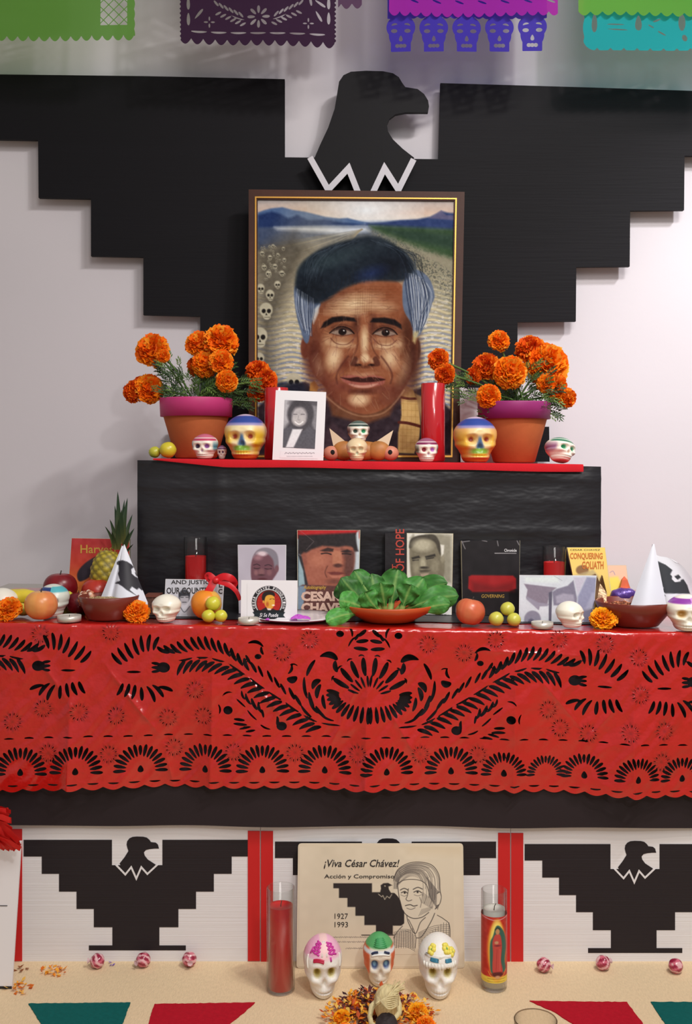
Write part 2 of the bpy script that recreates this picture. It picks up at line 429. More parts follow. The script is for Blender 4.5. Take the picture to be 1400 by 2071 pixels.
# box covered with black paper (upper step)
bx_ = thing('covered_box', 'large box wrapped in crinkled black paper forming the upper step', 'box', (0.05,2.88,0.74))
yb = 2.60
x0, x1 = sx(277,yb), sx(1217,yb)
nx, nz = 90, 36; V = []; Fc = []
def crink(x, z): 
    c = 0.0
    for cx_, s_ in ((sx(442,yb),1),(sx(820,yb),0.5)): c += 0.0035*s_*math.exp(-abs(x-cx_)/0.012)
    for cz_ in (sz(1084,yb),sz(975,yb)): c += 0.003*math.exp(-abs(z-cz_-0.01*math.sin(x*4))/0.008)
    return c+0.004*(float(vnoise(np.array([x*1000.]),np.array([z*1000.]),110,3,0.45)[0])-0.5)
for j in range(nz+1):
    for i in range(nx+1):
        u = i/nx; x = x0+(x1-x0)*u; zt = hz(x)-0.004; zb = tz(x)+0.002; z = zb+(zt-zb)*j/nz
        V.append((x, yb-crink(x,z)+0.006*math.exp(-u*60)+0.006*math.exp(-(1-u)*60), z))
for j in range(nz):
    for i in range(nx): a = j*(nx+1)+i; Fc.append((a, a+1, a+nx+2, a+nx+1))
obj('front_paper', V, Fc, M_paper, bx_, smooth=True)
m_ = MB().box((x0+0.001,yb+0.012,0),(x1-0.001,3.165,1)); m_.v = [(x,y,(hz(x)-0.004) if z > 0.5 else tz(x)+0.002) for x,y,z in m_.v]
m_.build('box_body', M_paper, bx_)
# red felt runner on the upper step with a short overhang
M_felt = mat('red_felt', (196,30,40), 0.85, 0.15, bump=0.3, bscale=500, vary=0.06)
rx0, rx1 = sx(310,2.59), sx(1183,2.59); V = []; Fc = []; n = 80
for i in range(n+1):
    x = rx0+(rx1-rx0)*i/n; u = i/n; z = hz(x); dr = 0.004+0.013*min(1,u*6)+0.001*math.sin(x*17)
    rows = [(2.586,z-dr),(2.585,z-0.003),(2.588,z+0.0005),(2.60,z+0.001),(3.0,z+0.001),(3.16,z+0.001)]
    for (y,zz) in rows: V.append((x+ (0.004*math.sin(i) if i in (0,n) else 0), y, zz))
for i in range(n):
    for k in range(5): a = i*6+k; Fc.append((a, a+6, a+7, a+1))
tag(obj('felt_runner', V, Fc, M_felt, smooth=True, loc=(0,3.0,hz(0))), 'thin red felt strip covering the top of the black box', 'runner')

# ---------------------------------------------------------------- red cut-out tablecloth
def slit_phi(ph, X, Y, dx, dy, cx, cy, L, W, ang, bend=0.0, drop=0.0):
    """lens-shaped hole; drop > 0 makes one end fatter (teardrop)"""
    R = L*0.6+abs(bend)+W+3
    j0 = max(0, int((cx-R-X[0,0])/dx)); j1 = min(X.shape[1], int((cx+R-X[0,0])/dx)+2); i0 = max(0, int((cy-R-Y[0,0])/dy)); i1 = min(X.shape[0], int((cy+R-Y[0,0])/dy)+2)
    if j0 >= j1 or i0 >= i1: return
    x = X[i0:i1,j0:j1]-cx; y = Y[i0:i1,j0:j1]-cy; c, s_ = math.cos(ang), math.sin(ang)
    u = (x*c+y*s_)*2/L; v = (-x*s_+y*c)-bend*(1-u*u); w = W/2*(1+drop*u)
    d = (np.sqrt(u*u+(v/np.maximum(w,0.6))**2)-1)*W/2
    ph[i0:i1,j0:j1] = np.minimum(ph[i0:i1,j0:j1], d)
def rad(a): return math.radians(a)
def half_pattern():
    """holes of the left half of the pattern, in photo pixels; mirrored later"""
    S_ = []
    A = lambda *q: S_.append(q)     # cx, cy, length, width, angle(rad), bend, drop
    # long fern: stem dashes and leaves on both sides
    stem = [(357,1339),(394,1331),(425,1331),(458,1341),(502,1370),(540,1398),(574,1419),(610,1445),(645,1463),(694,1468)]
    P = np.array(stem, float)
    for k in range(len(P)-1):
        m_ = (P[k]+P[k+1])/2; d = P[k+1]-P[k]; A(m_[0], m_[1], np.hypot(*d)*0.86, 4.2, math.atan2(d[1],d[0]), 1.5, 0)
    seg = np.hypot(*(P[1:]-P[:-1]).T); cum = np.concatenate([[0],np.cumsum(seg)])
    def at(t):
        s_ = t*cum[-1]; k = min(len(seg)-1, int(np.searchsorted(cum, s_, 'right')-1)); f = (s_-cum[k])/seg[k]
        return P[k]+(P[k+1]-P[k])*f, math.atan2(*(P[k+1]-P[k])[::-1])
    sy = lambda x: float(np.interp(x, P[:,0], P[:,1]))
    for i in range(14):
        x = 330+13.0*i; f = i/13; A(x, sy(x)-22-6*math.sin(f*PI), 29+4*math.sin(f*PI), 8, rad(28+40*min(1,f*1.8)), 2.0, -0.2)
    for i in range(21):
        x = 366+13.2*i; f = min(1, i/7); A(x+4*f, sy(x)+17+5*f, 35, 8.4, rad(-62+42*f), -2.2, 0.3)
    # little lower sprig with curls
    for (x,y,L,W,a,b) in ((460,1408,24,4,-20,-5),(441,1437,24,4,85,-4),(487,1424,28,4,42,0),(510,1448,30,4,45,1),(537,1471,26,4,25,2),
        (492,1408,20,5,70,2),(502,1416,26,6,65,2),(515,1426,28,7,62,2),(526,1432,24,6,75,2),(532,1445,18,5,80,0),
        (484,1458,24,6,6,0),(486,1467,30,6,4,0),(496,1474,26,5,-12,0),(507,1480,22,5,-12,0)): A(x,y,L,W,rad(a),b,0)
    A(461,1439,19,17,0,0,0); A(570,1470,21,18,0,0,0); A(560,1458,18,6,rad(95),-2,0)
    # curls above the fern
    for (x,y,L,W,a,b) in ((517,1307,34,7,12,-7),(531,1318,18,6,75,2),(586,1355,22,6,110,-4),(594,1349,20,3,10,-4),(522,1330,14,11,0,0),(591,1374,22,14,-10,3),(502,1336,22,6,62,0),
        (513,1352,26,7,62,0),(527,1360,26,6,66,0),(546,1370,28,6,66,0),(560,1382,26,6,64,0),(573,1395,26,6,62,0),(590,1404,28,7,66,0),(603,1418,28,7,60,0)): A(x,y,L,W,rad(a),b,0)
    # big scroll beside the centre flower
    for (x,y,L,W,a,b,dr) in ((665,1333,38,13,8,-7,0.3),(680,1350,24,10,80,2,0),(629,1353,38,8,-62,-2,0),(619,1393,46,7,82,3,0),(640,1386,26,12,-50,-4,0.2),(645,1400,30,10,-75,-3,0),
        (630,1415,30,7,70,2,0),(648,1440,30,7,50,2,0),(656,1421,30,8,80,2,0),(634,1430,34,6,58,2,0),(662,1452,34,5,25,3,0),(620,1440,34,6,48,2,0)): A(x,y,L,W,rad(a),b,dr)
    # centre flower, left half (mirror gives the right half)
    for i in range(11):
        a = rad(92+ (188-92)*i/10); ri = (58*abs(math.cos(a))+24*math.sin(a)**2, 26); ro = 78+6*abs(math.cos(a))
        ix, iy = 60*math.cos(a), 22*math.sin(a); ox, oy = 88*math.cos(a), 58*math.sin(a)
        A(747+(ix+ox)/2, 1404+(iy+oy)/2+2, math.hypot(ox-ix,oy-iy)*0.98, 8, math.atan2(oy-iy,ox-ix), 0, 0.2)
    for i in range(5):
        a = rad(-95-17*i); A(747+34*math.cos(a), 1408+30*math.sin(a), 25, 5, a, 0, 0.2)
    for i in range(4):
        a = rad(-99-18*i); A(747+64*math.cos(a), 1412+64*math.sin(a), 38, 10.5, a+0.05, -1, 0.1)
        A(747+78*math.cos(a-0.05), 1406+78*math.sin(a-0.05), 16, 3.4, a+PI/2, -4, 0)
    # spray above the flower, at the table edge
    for (x,y,L,W,a,b) in ((688,1284,16,13,0,0),(708,1280,24,5,70,-4),(712,1300,26,4,-55,-2),(733,1282,22,8,-40,0),(733,1298,26,8,-8,0),(730,1313,30,8,5,0),(722,1290,16,6,-60,0)): A(x,y,L,W,rad(a),b,0)
    # thistle facing left
    A(331,1352,26,21,rad(5),0,0)
    for dy in (-8,0,8): A(315,1352+dy,18,6,rad(-8*dy/8),0,0)
    A(271,1361,31,5,0,0,0)
    for (x,y,L,a,b) in ((236,1334,30,48,2),(248,1326,33,54,2),(261,1318,34,60,2),(275,1310,34,68,2),(288,1304,32,80,2),(302,1303,33,-84,-2),(316,1304,28,-68,-2),(243,1396,26,-62,2),
        (257,1398,27,-70,2),(271,1401,27,-78,1),(287,1405,26,86,0),(305,1406,34,62,-3),(319,1400,32,48,-3),(335,1396,28,18,-2)): A(x,y,L*1.1,8.2,rad(a),b,0.15)
    return S_
ROS = [(82,1285),(224,1281),(27,1461),(88,1435),(161,1442),(236,1449),(339,1454),(394,1398),(411,1451),(99,1524),(221,1526),(351,1516),(472,1523),
       (626,1296),(571,1322),(866,1305),(597,1524),(723,1524),(850,1528),(939,1323),(1003,1296),(1130,1294),(1224,1304),(1291,1331),(1293,1406),
       (1109,1437),(1134,1475),(1190,1485),(1271,1481),(1342,1479),(967,1529),(1336,1541)]
def rowy(px, base): return base+np.interp(px, [-100,0,170,450,745,1000,1200,1400,1520],[9,6,0,-1,1,6,11,18,22])
def cloth_phi(X, Y):
    dx = X[0,1]-X[0,0]; dy = Y[1,0]-Y[0,0]; ph = np.full(X.shape, 5.0)
    # scalloped hem
    hem = rowy(X, 1591)+6.5*np.abs(np.sin((X-170)/40.5*PI))
    ph = np.minimum(ph, hem-Y)
    HP = half_pattern(); tilt = lambda x: 0.062*(x-747)
    for (cx,cy,L,W,a,b,dr) in HP:
        slit_phi(ph,X,Y,dx,dy,cx,cy,L,W,a,b,dr)
        rx_ = 1494-cx; slit_phi(ph,X,Y,dx,dy,rx_,cy+tilt(rx_),L,W,PI-a+0.05,-b,dr)
        lx_ = 410-cx
        if lx_ > -150: slit_phi(ph,X,Y,dx,dy,lx_,cy-4,L,W,PI-a,-b,dr)
        r2 = 2566-rx_
        if r2 < 1560: slit_phi(ph,X,Y,dx,dy,r2,cy+tilt(rx_)+3,L,W,a,b,dr)
    for fx in (-80,43,156,284,415,531,657,782,913,1019,1105,1182,1285,1380,1490):
        fy = rowy(fx, 1558); q_ = 0.74 if fx == 1105 else (0.86 if fx in (1019,1182,1285,1380) else 1.0)
        for i in range(15):
            a = rad(-90+(i-7)*13.0); r0 = 27 if abs(i-7) < 7 else 30; k = 1.0 if abs(i-7) > 0 else 0.8
            slit_phi(ph,X,Y,dx,dy,fx+math.cos(a)*41*q_,fy+3+math.sin(a)*41*q_,27*k*q_,7.0*q_,a,0,0.3)
        if fx != 1105: slit_phi(ph,X,Y,dx,dy,fx,fy,15,11,rad(90),0,0.45)
    x = -100
    while x < 1540:
        slit_phi(ph,X,Y,dx,dy,x,rowy(x,1491),23,3.6,rad(0 if x < 745 else 1.5),-1.2,0); x += 40
    x = 150-40.5*7
    while x < 1540:
        slit_phi(ph,X,Y,dx,dy,x,rowy(x,1583.5),25,3.8,rad(0),1.6,0); x += 40.5
    for (rx_, ry_) in ROS:
        for k in range(12):
            a = 2*PI*k/12+0.2; slit_phi(ph,X,Y,dx,dy,rx_+15*math.cos(a),ry_+15*math.sin(a),8.5,2.3,a,0,0)
    return ph
def edge_py(px): return 1272+(px-700)*0.0132
def cloth_fold(px, v):
    t = np.clip(v/330, 0, 1); d = np.zeros_like(px)
    for (c, w, am) in ((147,30,0.020),(432,24,0.014),(745,26,0.019),(1045,26,0.014),(1282,30,0.020),(-60,30,0.01),(1480,30,0.01)):
        d += -am*np.exp(-np.abs(px-c+v*0.02)/w)*(0.25+0.75*t)
    d += -0.008*t*np.sin(px/97.0+0.6)-0.006*t*np.sin(px/41.0+v/140)-0.0015*np.sin(px/60.0+v/50.0)
    for (xa, va, xb, vb, am) in ((205,70,330,230,0.005),(330,230,350,330,0.004),(470,70,600,210,0.005),(745,60,660,260,0.004),(780,150,860,290,0.005),(1060,60,1180,200,0.004),(1180,230,1270,120,0.005),(900,40,1240,52,0.003),(60,40,150,170,0.004)):
        L = math.hypot(xb-xa, vb-va); ux, uy = (xb-xa)/L, (vb-va)/L; s_ = (px-xa)*ux+(v-va)*uy; e = -(px-xa)*uy+(v-va)*ux
        d += -am*np.exp(-np.abs(e)/6.0)*np.clip(1.2-np.abs(s_/L-0.5)*2.2, 0, 1)
    return d
def cloth_map(px, py):
    yf = 2.352; v = py-edge_py(px); x = sx(px, yf); z0 = tz(x)+0.0015
    fold = cloth_fold(px, np.maximum(v,0)); e = np.clip(v/7.0, 0, 1)
    wr = 0.0022*(vnoise(px,py,46,5,0.8)-0.5)*np.clip(v/20,0,1)+0.0028*(vnoise(px+py*0.8,py,17,8,2.5)-0.5)
    yy = np.where(v > 0, yf+fold+wr+0.004*(1-e)**2, yf+0.004+np.maximum(-v,0)*0.0074)
    zz = np.where(v > 0, z0-v*yf/F, z0+0.0008*(vnoise(px,py*4,30,2)-0.5))
    return np.stack([x, yy, zz], -1)
M_cloth = mat('red_vinyl_cloth', (202,28,20), 0.22, 0.5, attr='Col', bump=0.7, bscale=26, vary=0.05, vscale=4, coat=0.9, emboss=True, bdist=0.008)
xs_ = np.arange(-150, 1552, 2.1); ys_ = np.concatenate([np.linspace(1176,1258,14), np.arange(1262,1276,2.0), np.arange(1277,1626,2.1)])
def cloth_phi_u(X, Y):   # the pattern is computed on an even grid of its own and sampled
    gx = np.arange(-150,1553,0.7*1.5); gy = np.arange(1270,1630,1.05); GX, GY = np.meshgrid(gx,gy); g = cloth_phi(GX,GY)
    fx = np.clip((X-gx[0])/(gx[1]-gx[0]),0,len(gx)-1.001); fy = np.clip((Y-gy[0])/(gy[1]-gy[0]),0,len(gy)-1.001)
    i = fx.astype(int); j = fy.astype(int); u = fx-i; w = fy-j
    r = (g[j,i]*(1-u)+g[j,i+1]*u)*(1-w)+(g[j+1,i]*(1-u)+g[j+1,i+1]*u)*w
    return np.where(Y < 1274, 5.0, r)
px, py, V3, Fc = cut_sheet(xs_, ys_, cloth_phi_u, cloth_map)
em = np.zeros(len(px)); dk = np.zeros(len(px))
for (rx_, ry_) in ROS:
    d = np.hypot(px-rx_, py-ry_); a = np.arctan2(py-ry_, px-rx_); i = d < 24
    ray = np.clip(np.cos(a[i]*12)*1.5, 0, 1)*np.exp(-((d[i]-14)/6.5)**2)+0.8*np.exp(-(d[i]/4)**2)
    em[i] -= ray; dk[i] = np.maximum(dk[i], ray)
cc = lin((190,26,20))[None]*(1-0.5*dk[:,None])
cl = obj('red_tablecloth', V3, Fc, M_cloth, cols=cc, smooth=True, loc=(0,2.352,0.73), attrs={'emboss': em})
tag(cl, 'glossy red vinyl tablecloth with cut-out flowers, ferns and a scalloped hem', 'tablecloth')

# ---------------------------------------------------------------- white cardboard panels with printed eagles below the table
M_card = mat('white_corrugated_card', (228,226,228), 0.6, 0.3, bump=0.5, bscale=60, vary=0.02, vscale=8, stretch=(0.03,1,5), bdist=0.0015)
M_print = mat('black_print', (36,30,34), 0.6, 0.3, bump=0.35, bscale=60, stretch=(0.03,1,5))
M_redtape = mat('red_tape', (200,30,32), 0.5, 0.4, bump=0.2, bscale=30)
eb = [(48,1698.4),(226.6,1698.4),(226.6,1749.7),(328.7,1749.7),(328.7,1698.4),(502,1698.4),(502,1732),(468.8,1732),(468.8,1767),(432.7,1767),(432.7,1803),(396.7,1803),(396.7,1838),
      (361,1838),(361,1875),(322.5,1875),(322.5,1912),(376,1912),(376,1921.7),(180,1921.7),(180,1912),(227.5,1912),(227.5,1875),(190,1875),(190,1838),(155,1838),(155,1803),
      (119.6,1803),(119.6,1767),(84.7,1767),(84.7,1732),(48,1732)]
eh = [(0,1600)]
def z4(p): return (p[0]/2.692, 1600+p[1]/2.692)
ehd = [z4(p) for p in ((652,393),(678,360),(700,325),(694,308),(690,290),(693,272),(705,257),(722,249),(745,247),(780,248),(800,253),(815,266),(822,277),(848,280),(860,290),(866,312),(843,312),
       (815,315),(795,320),(784,333),(788,350),(805,372),(848,400),(803,447),(770,408),(743,470),(715,408),(683,450))]
ezz = [z4(p) for p in ((632,400),(683,453),(715,413),(743,475),(770,413),(803,450),(858,399))]
pp = Plane(2.386)
places = [(lambda p: p, 20, 526.5, 'left'), (lambda p: (780+(p[0]-275)*0.985, 1702+(p[1]-1698.4)*0.985), 527.5, 1032.5, 'middle'),
          (lambda p: (1282+(p[0]-275)*0.972, 1707+(p[1]-1698.4)*0.985), 1033.5, 1538, 'right')]
plabel = {'left': 'white cardboard panel with black stepped eagle, left of the tall red candle', 'middle': 'white cardboard panel with black eagle mostly hidden by the cream poster',
          'right': 'white cardboard panel with black stepped eagle, right of the candle with a saint'}
for (fn, a, b, w) in places:
    t = thing('eagle_sign', plabel[w], 'panel', tuple(pp.P((a+b)/2,1947)[:2])+(0,))
    bz = 1944+ (a-20)*0.009; q = [(a,1662),(b,1662),(b,bz+3),(a,bz+3)]
    P4 = ppts(pp, q); P4 = [(x,y,max(z,0.002)) for x,y,z in P4]; 
    P4[2] = (P4[2][0],P4[2][1],0.0); P4[3] = (P4[3][0],P4[3][1],0.0)
    MB().prism(P4, [(x,y+0.005,z) for x,y,z in P4]).build('card', M_card, t)
    slab('eagle_print', pp, [fn(p) for p in eb], M_print, t, off=0.0008, thick=0.0007)
    slab('eagle_head_print', pp, [fn(p) for p in ehd], M_print, t, off=0.0009, thick=0.0008)
    slab('neck_line', pp, strip([fn(p) for p in ezz], 3.6), M_card, t, off=0.0014, thick=0.0012)
    for (u0, u1) in ((a+0.5,a+25),(b-25,b-0.5)):
        slab('red_edge_strip', pp, [(u0,1676+(u0*0.008)),(u1,1676+(u1*0.008)),(u1,bz-1),(u0,bz-1)], M_redtape, t, off=0.0018, thick=0.0017)
# ---------------------------------------------------------------- shared makers
M_vc = mat('painted_print', attr='Col', rough=0.55, spec=0.3)
M_vcg = mat('glossy_print', attr='Col', rough=0.35, spec=0.4)
M_paint = mat('painted_ceramic', attr='Col', rough=0.35, spec=0.5, vary=0.03, vscale=60)
M_sugar = mat('sugar_surface', attr='Col', rough=0.45, spec=0.4, bump=0.3, bscale=260, sub=0.15)
M_petal = mat('marigold_petal', attr='Col', rough=0.6, spec=0.2, trans=0.25)
M_green = mat('stem_green', (74,104,44), 0.6, vary=0.2, vscale=60)
M_leafm = mat('feathery_leaf', attr='Col', rough=0.55, trans=0.2)
M_terra = mat('terracotta', (188,104,60), 0.8, 0.2, bump=0.15, bscale=120, vary=0.1, vscale=14)
M_soil = mat('potting_soil', (60,44,34), 0.95, bump=0.8, bscale=200)
M_redwax = mat('red_wax', (205,12,14), 0.4, 0.5, sub=0.1)
M_redglass = mat('red_candle_glass', (190,32,40), 0.18, 0.6, coat=0.4)
M_glass = glass_mat('clear_glass')
M_wick = mat('wick', (60,55,50), 0.9)
M_whitewax = mat('white_wax', (222,216,206), 0.4, 0.5, sub=0.2)
M_white = mat('white_card', (232,229,232), 0.6, 0.3)
M_cream = mat('cream_paper', (222,208,184), 0.7, 0.2)
M_fruit = mat('fruit_skin', attr='Col', rough=0.32, spec=0.5, vary=0.04, vscale=80)
M_ink = mat('black_ink', (34,30,32), 0.6); M_gold = mat('gold_edge', (190,140,60), 0.35, 0.5, metal=0.6)

def skull_pts(d, w, h, dp, style):
    """d: unit directions (n,3), front is -y; returns positions and region values"""
    X = d[:,0]*0.5; Y = d[:,1]*0.5; Z = d[:,2]*0.5
    low = np.clip((-d[:,2]+0.02)/0.95, 0, 1); lw = low*low*(3-2*low)*0.72
    front = d[:,1] < 0
    X = X*np.interp(Z, [-0.5,-0.46,-0.4,-0.3,-0.2,-0.1,-0.02,0.06,0.2,0.35,0.5], [1.3,1.15,0.96,0.80,0.82,0.93,0.91,0.97,1.05,1.06,1.0])
    Y = Y*np.where(front, np.interp(Z, [-0.5,-0.46,-0.4,-0.3,-0.2,0,0.5], [2.2,1.75,1.28,1.06,1.0,1,1]), np.interp(Z, [-0.5,-0.46,-0.3,-0.15,0.1,0.5], [0.7,0.6,0.62,0.8,1,1]))
    # flatten the face a little
    Y = np.where(front, np.maximum(Y, -0.455), Y)
    f = np.clip(-d[:,1]*2.2, 0, 1)
    soc = sum(np.exp(-(((X-s_*0.175)/0.10)**2+((Z-0.02)/0.095)**2)**1.5) for s_ in (-1, 1))*f
    nose = np.exp(-((X/(0.042+0.10*np.clip(-(Z+0.08),0,0.14)))**2+((Z+0.15)/0.065)**2))*f
    brow = sum(np.exp(-(((X-s_*0.18)/0.14)**2+((Z-0.125)/0.04)**2)) for s_ in (-1, 1))*f
    cheek = sum(np.exp(-(((X-s_*0.27)/0.09)**2+((Z+0.13)/0.06)**2)) for s_ in (-1, 1))*f
    tm = np.exp(-((Z+0.325)/0.075)**4)*np.exp(-(X/0.19)**4)*f
    tooth = tm*(0.5+0.5*np.cos(X*2*PI/0.062))
    gap = np.exp(-((Z+0.325)/0.012)**2)*np.exp(-(X/0.2)**4)*f
    Y = Y+0.15*soc+0.09*nose-0.03*brow-0.03*cheek-0.028*tm-0.014*tooth+0.035*gap
    X = X+np.sign(X)*0.03*cheek
    Z = np.maximum(Z, -0.46)
    return np.stack([X*w, Y*dp, (Z+0.46)/0.96*h], -1), dict(X=X, Z=Z, Y=Y, soc=soc, nose=nose, tm=tm, gap=gap, f=f, brow=brow, tooth=tooth)
def sphere_dirs(nu, nv):
    D = []; Fc = []
    for j in range(nv+1):
        th = PI*j/nv
        for i in range(nu): a = 2*PI*i/nu; D.append((math.sin(th)*math.cos(a), math.sin(th)*math.sin(a), math.cos(th)))
    for j in range(nv):
        for i in range(nu):
            l = (i+1) % nu
            if j == 0: Fc.append((0+i, (j+1)*nu+i, (j+1)*nu+l))
            elif j == nv-1: Fc.append((j*nu+i, (j+1)*nu+i, j*nu+l))
            else: Fc.append((j*nu+i, (j+1)*nu+i, (j+1)*nu+l, j*nu+l))
    return np.array(D), Fc
SD, SF = sphere_dirs(104, 80)
def mixc(c, a, col): a = np.clip(a, 0, 1)[:,None]; return c*(1-a)+np.array(col, float)*a
def skull(name, label, loc, w, h, paint, dp=None, rz=0, material=None, tilt=(0,0), base=None, icing=None, group=None):
    dp = dp or w*1.05; t = thing(name, label, 'skull', loc, rz, group)
    P, R = skull_pts(SD, w, h, dp, None); c = np.tile(np.array(base or (238,230,214), float), (len(P), 1)); c = paint(c, R)
    Rt = Matrix.Rotation(tilt[0], 3, 'X') @ Matrix.Rotation(tilt[1], 3, 'Y'); Pm = P @ np.array(Rt).T; Pm[:,2] -= Pm[:,2].min()
    o = obj('cranium', Pm, SF, material or M_paint, t, False, lin(np.clip(c,0,255)/255.), True)
    if icing:
        off = (P @ np.array(Rt).T)[:,2].min()
        for (nm, col, curves, rr) in icing:
            b = MB()
            for cu in curves:
                cu = catmull(cu, 4, False) if len(cu) > 2 else cu
                dd = []
                for (a, e) in cu: a, e = rad(a), rad(e); dd.append((math.sin(a)*math.cos(e), -math.cos(a)*math.cos(e), math.sin(e)))
                q, _ = skull_pts(np.array(dd), w, h, dp, None); q = q @ np.array(Rt).T; q[:,2] -= off
                if len(q) == 1: b.ball(tuple(q[0]), rr*1.5, 8, 6)
                else: b.tube([tuple(p) for p in q], rr, 6)
            b.build(nm, col, t, False, True)
    return t
def candle(name, label, loc, r, h, wax_h, waxm, glass=None, group=None, wick=True):
    t = thing(name, label, 'candle', loc, 0, group)
    MB().lathe([(r*0.9,0),(r,0.004),(r,h-0.001),(r-0.001,h),(r-0.003,h-0.001),(r-0.003,0.005),(0.0005,0.005)], n=40).build('glass_jar', glass or M_glass, t, False, True)
    rw = r-0.0036
    MB().lathe([(rw*0.96,0.006),(rw,0.009),(rw,wax_h),(rw-0.003,wax_h-0.002),(0.0004,wax_h-0.003)], n=40).build('wax', waxm, t, False, True)
    if wick: MB().tube([(0,0,wax_h-0.004),(0.0006,0,wax_h+0.004),(0.002,0.001,wax_h+0.009)], 0.0009, 6).build('wick', M_wick, t, False)
    return t

# marigold heads: ruffled petals on a dome, three variants sharing mesh data
def marigold_mesh(seed, n=190, hue=0):
    rnd = random.Random(seed); b = MB(); V = []; Fc = []; Cc = []
    cols = [(255,158,30),(255,142,20),(255,124,14),(255,178,56),(252,112,14)] if hue == 0 else ([(246,112,24),(252,126,22),(236,92,20),(255,144,34),(228,80,22)] if hue == 1 else [(255,180,26),(255,166,16),(255,192,44),(255,150,14)])
    for i in range(n):
        u = (i+0.5)/n; th = math.acos(1-1.45*u); ph = i*2.39996
        nrm = Vector((math.sin(th)*math.cos(ph), math.sin(th)*math.sin(ph), math.cos(th)))
        ro = 0.62+0.38*math.sin(min(th,PI/2))*0.3; up = Vector((0,0,1)); side = nrm.cross(up if abs(nrm.z) < 0.95 else Vector((1,0,0))).normalized()
        side = (Matrix.Rotation(rnd.uniform(-0.7,0.7), 3, nrm) @ side)
        bi = nrm.cross(side).normalized(); tip = (nrm+bi*rnd.uniform(-0.35,0.35)).normalized()
        L = rnd.uniform(0.40,0.56); W = rnd.uniform(0.17,0.25); base = nrm*0.42
        base.z *= 0.75; col = np.array(lin(rnd.choice(cols)))
        k = len(V)
        for q, (fl, ww) in enumerate(((0,0.4),(0.55,1.0),(1.0,0.92))):
            for s_ in (-1, -0.33, 0.33, 1):
                p = base+tip*(L*fl)+side*(W*ww*s_)+bi*(0.07*math.sin(s_*4.2+i)*fl)
                if q == 2: p -= tip*rnd.uniform(0,0.09)
                if q == 2: p += bi*rnd.uniform(-0.05,0.09)
                V.append(tuple(p)); Cc.append(col*(0.72+0.33*fl))
        for q in range(2):
            for s_ in range(3): a = k+q*4+s_; Fc.append((a,a+1,a+5,a+4))
    core = MB().ball((0,0,-0.04),(0.62,0.62,0.56),14,9,(236,112,16)); k0 = len(V); V += core.v; Fc += [tuple(i+k0 for i in f) for f in core.f]; Cc += [np.array(c) for c in core.c]
    me_o = obj('flower', V, Fc, M_petal, None, False, np.array(Cc), True); me = me_o.data; bpy.data.objects.remove(me_o)
    return me
MG = [marigold_mesh(1), marigold_mesh(2), marigold_mesh(3,170,1), marigold_mesh(4,170,2)]
def put_flower(me, center, R, dirv, parent, name='flower', label=None, squash=1.0):
    o = bpy.data.objects.new(name, me); C.objects.link(o)
    if parent: o.parent = parent; center = Vector(center)-wloc(parent)
    q = Vector(dirv).to_track_quat('Z','Y'); o.rotation_euler = q.to_euler(); o.location = center-Vector(dirv).normalized()*R*0.3*squash; o.scale = (R,R,R*squash)
    return o
def feather(b, p, d, L, rnd):
    """a small pinnate marigold leaf: midrib with narrow leaflets"""
    d = Vector(d).normalized(); s_ = d.cross(Vector((0.3,-0.8,0.4))).normalized(); n = d.cross(s_)
    g = rnd.choice([(66,96,44),(84,118,50),(50,78,38),(104,136,62),(38,62,34)])
    def leaflet(a, dr, l, w):
        q = dr.cross(n).normalized(); m_ = a+dr*l*0.5; e = a+dr*l+n*l*rnd.uniform(-0.3,0.3)
        b.add([a, m_+q*w, e, m_-q*w], [(0,1,2,3)], g)
    for k in range(4):
        a = p+d*(L*(0.25+0.2*k))+Vector((0,0,-0.25*L*(k/4)**2))
        for sg in (-1,1): leaflet(a, (d*0.8+s_*sg*0.8).normalized(), L*0.38, L*0.06)
    leaflet(p+d*L*0.8, d, L*0.4, L*0.07)
    b.add([p-s_*L*0.015, p+s_*L*0.015, p+d*L*0.95+Vector((0,0,-0.2*L))], [(0,1,2)], g)
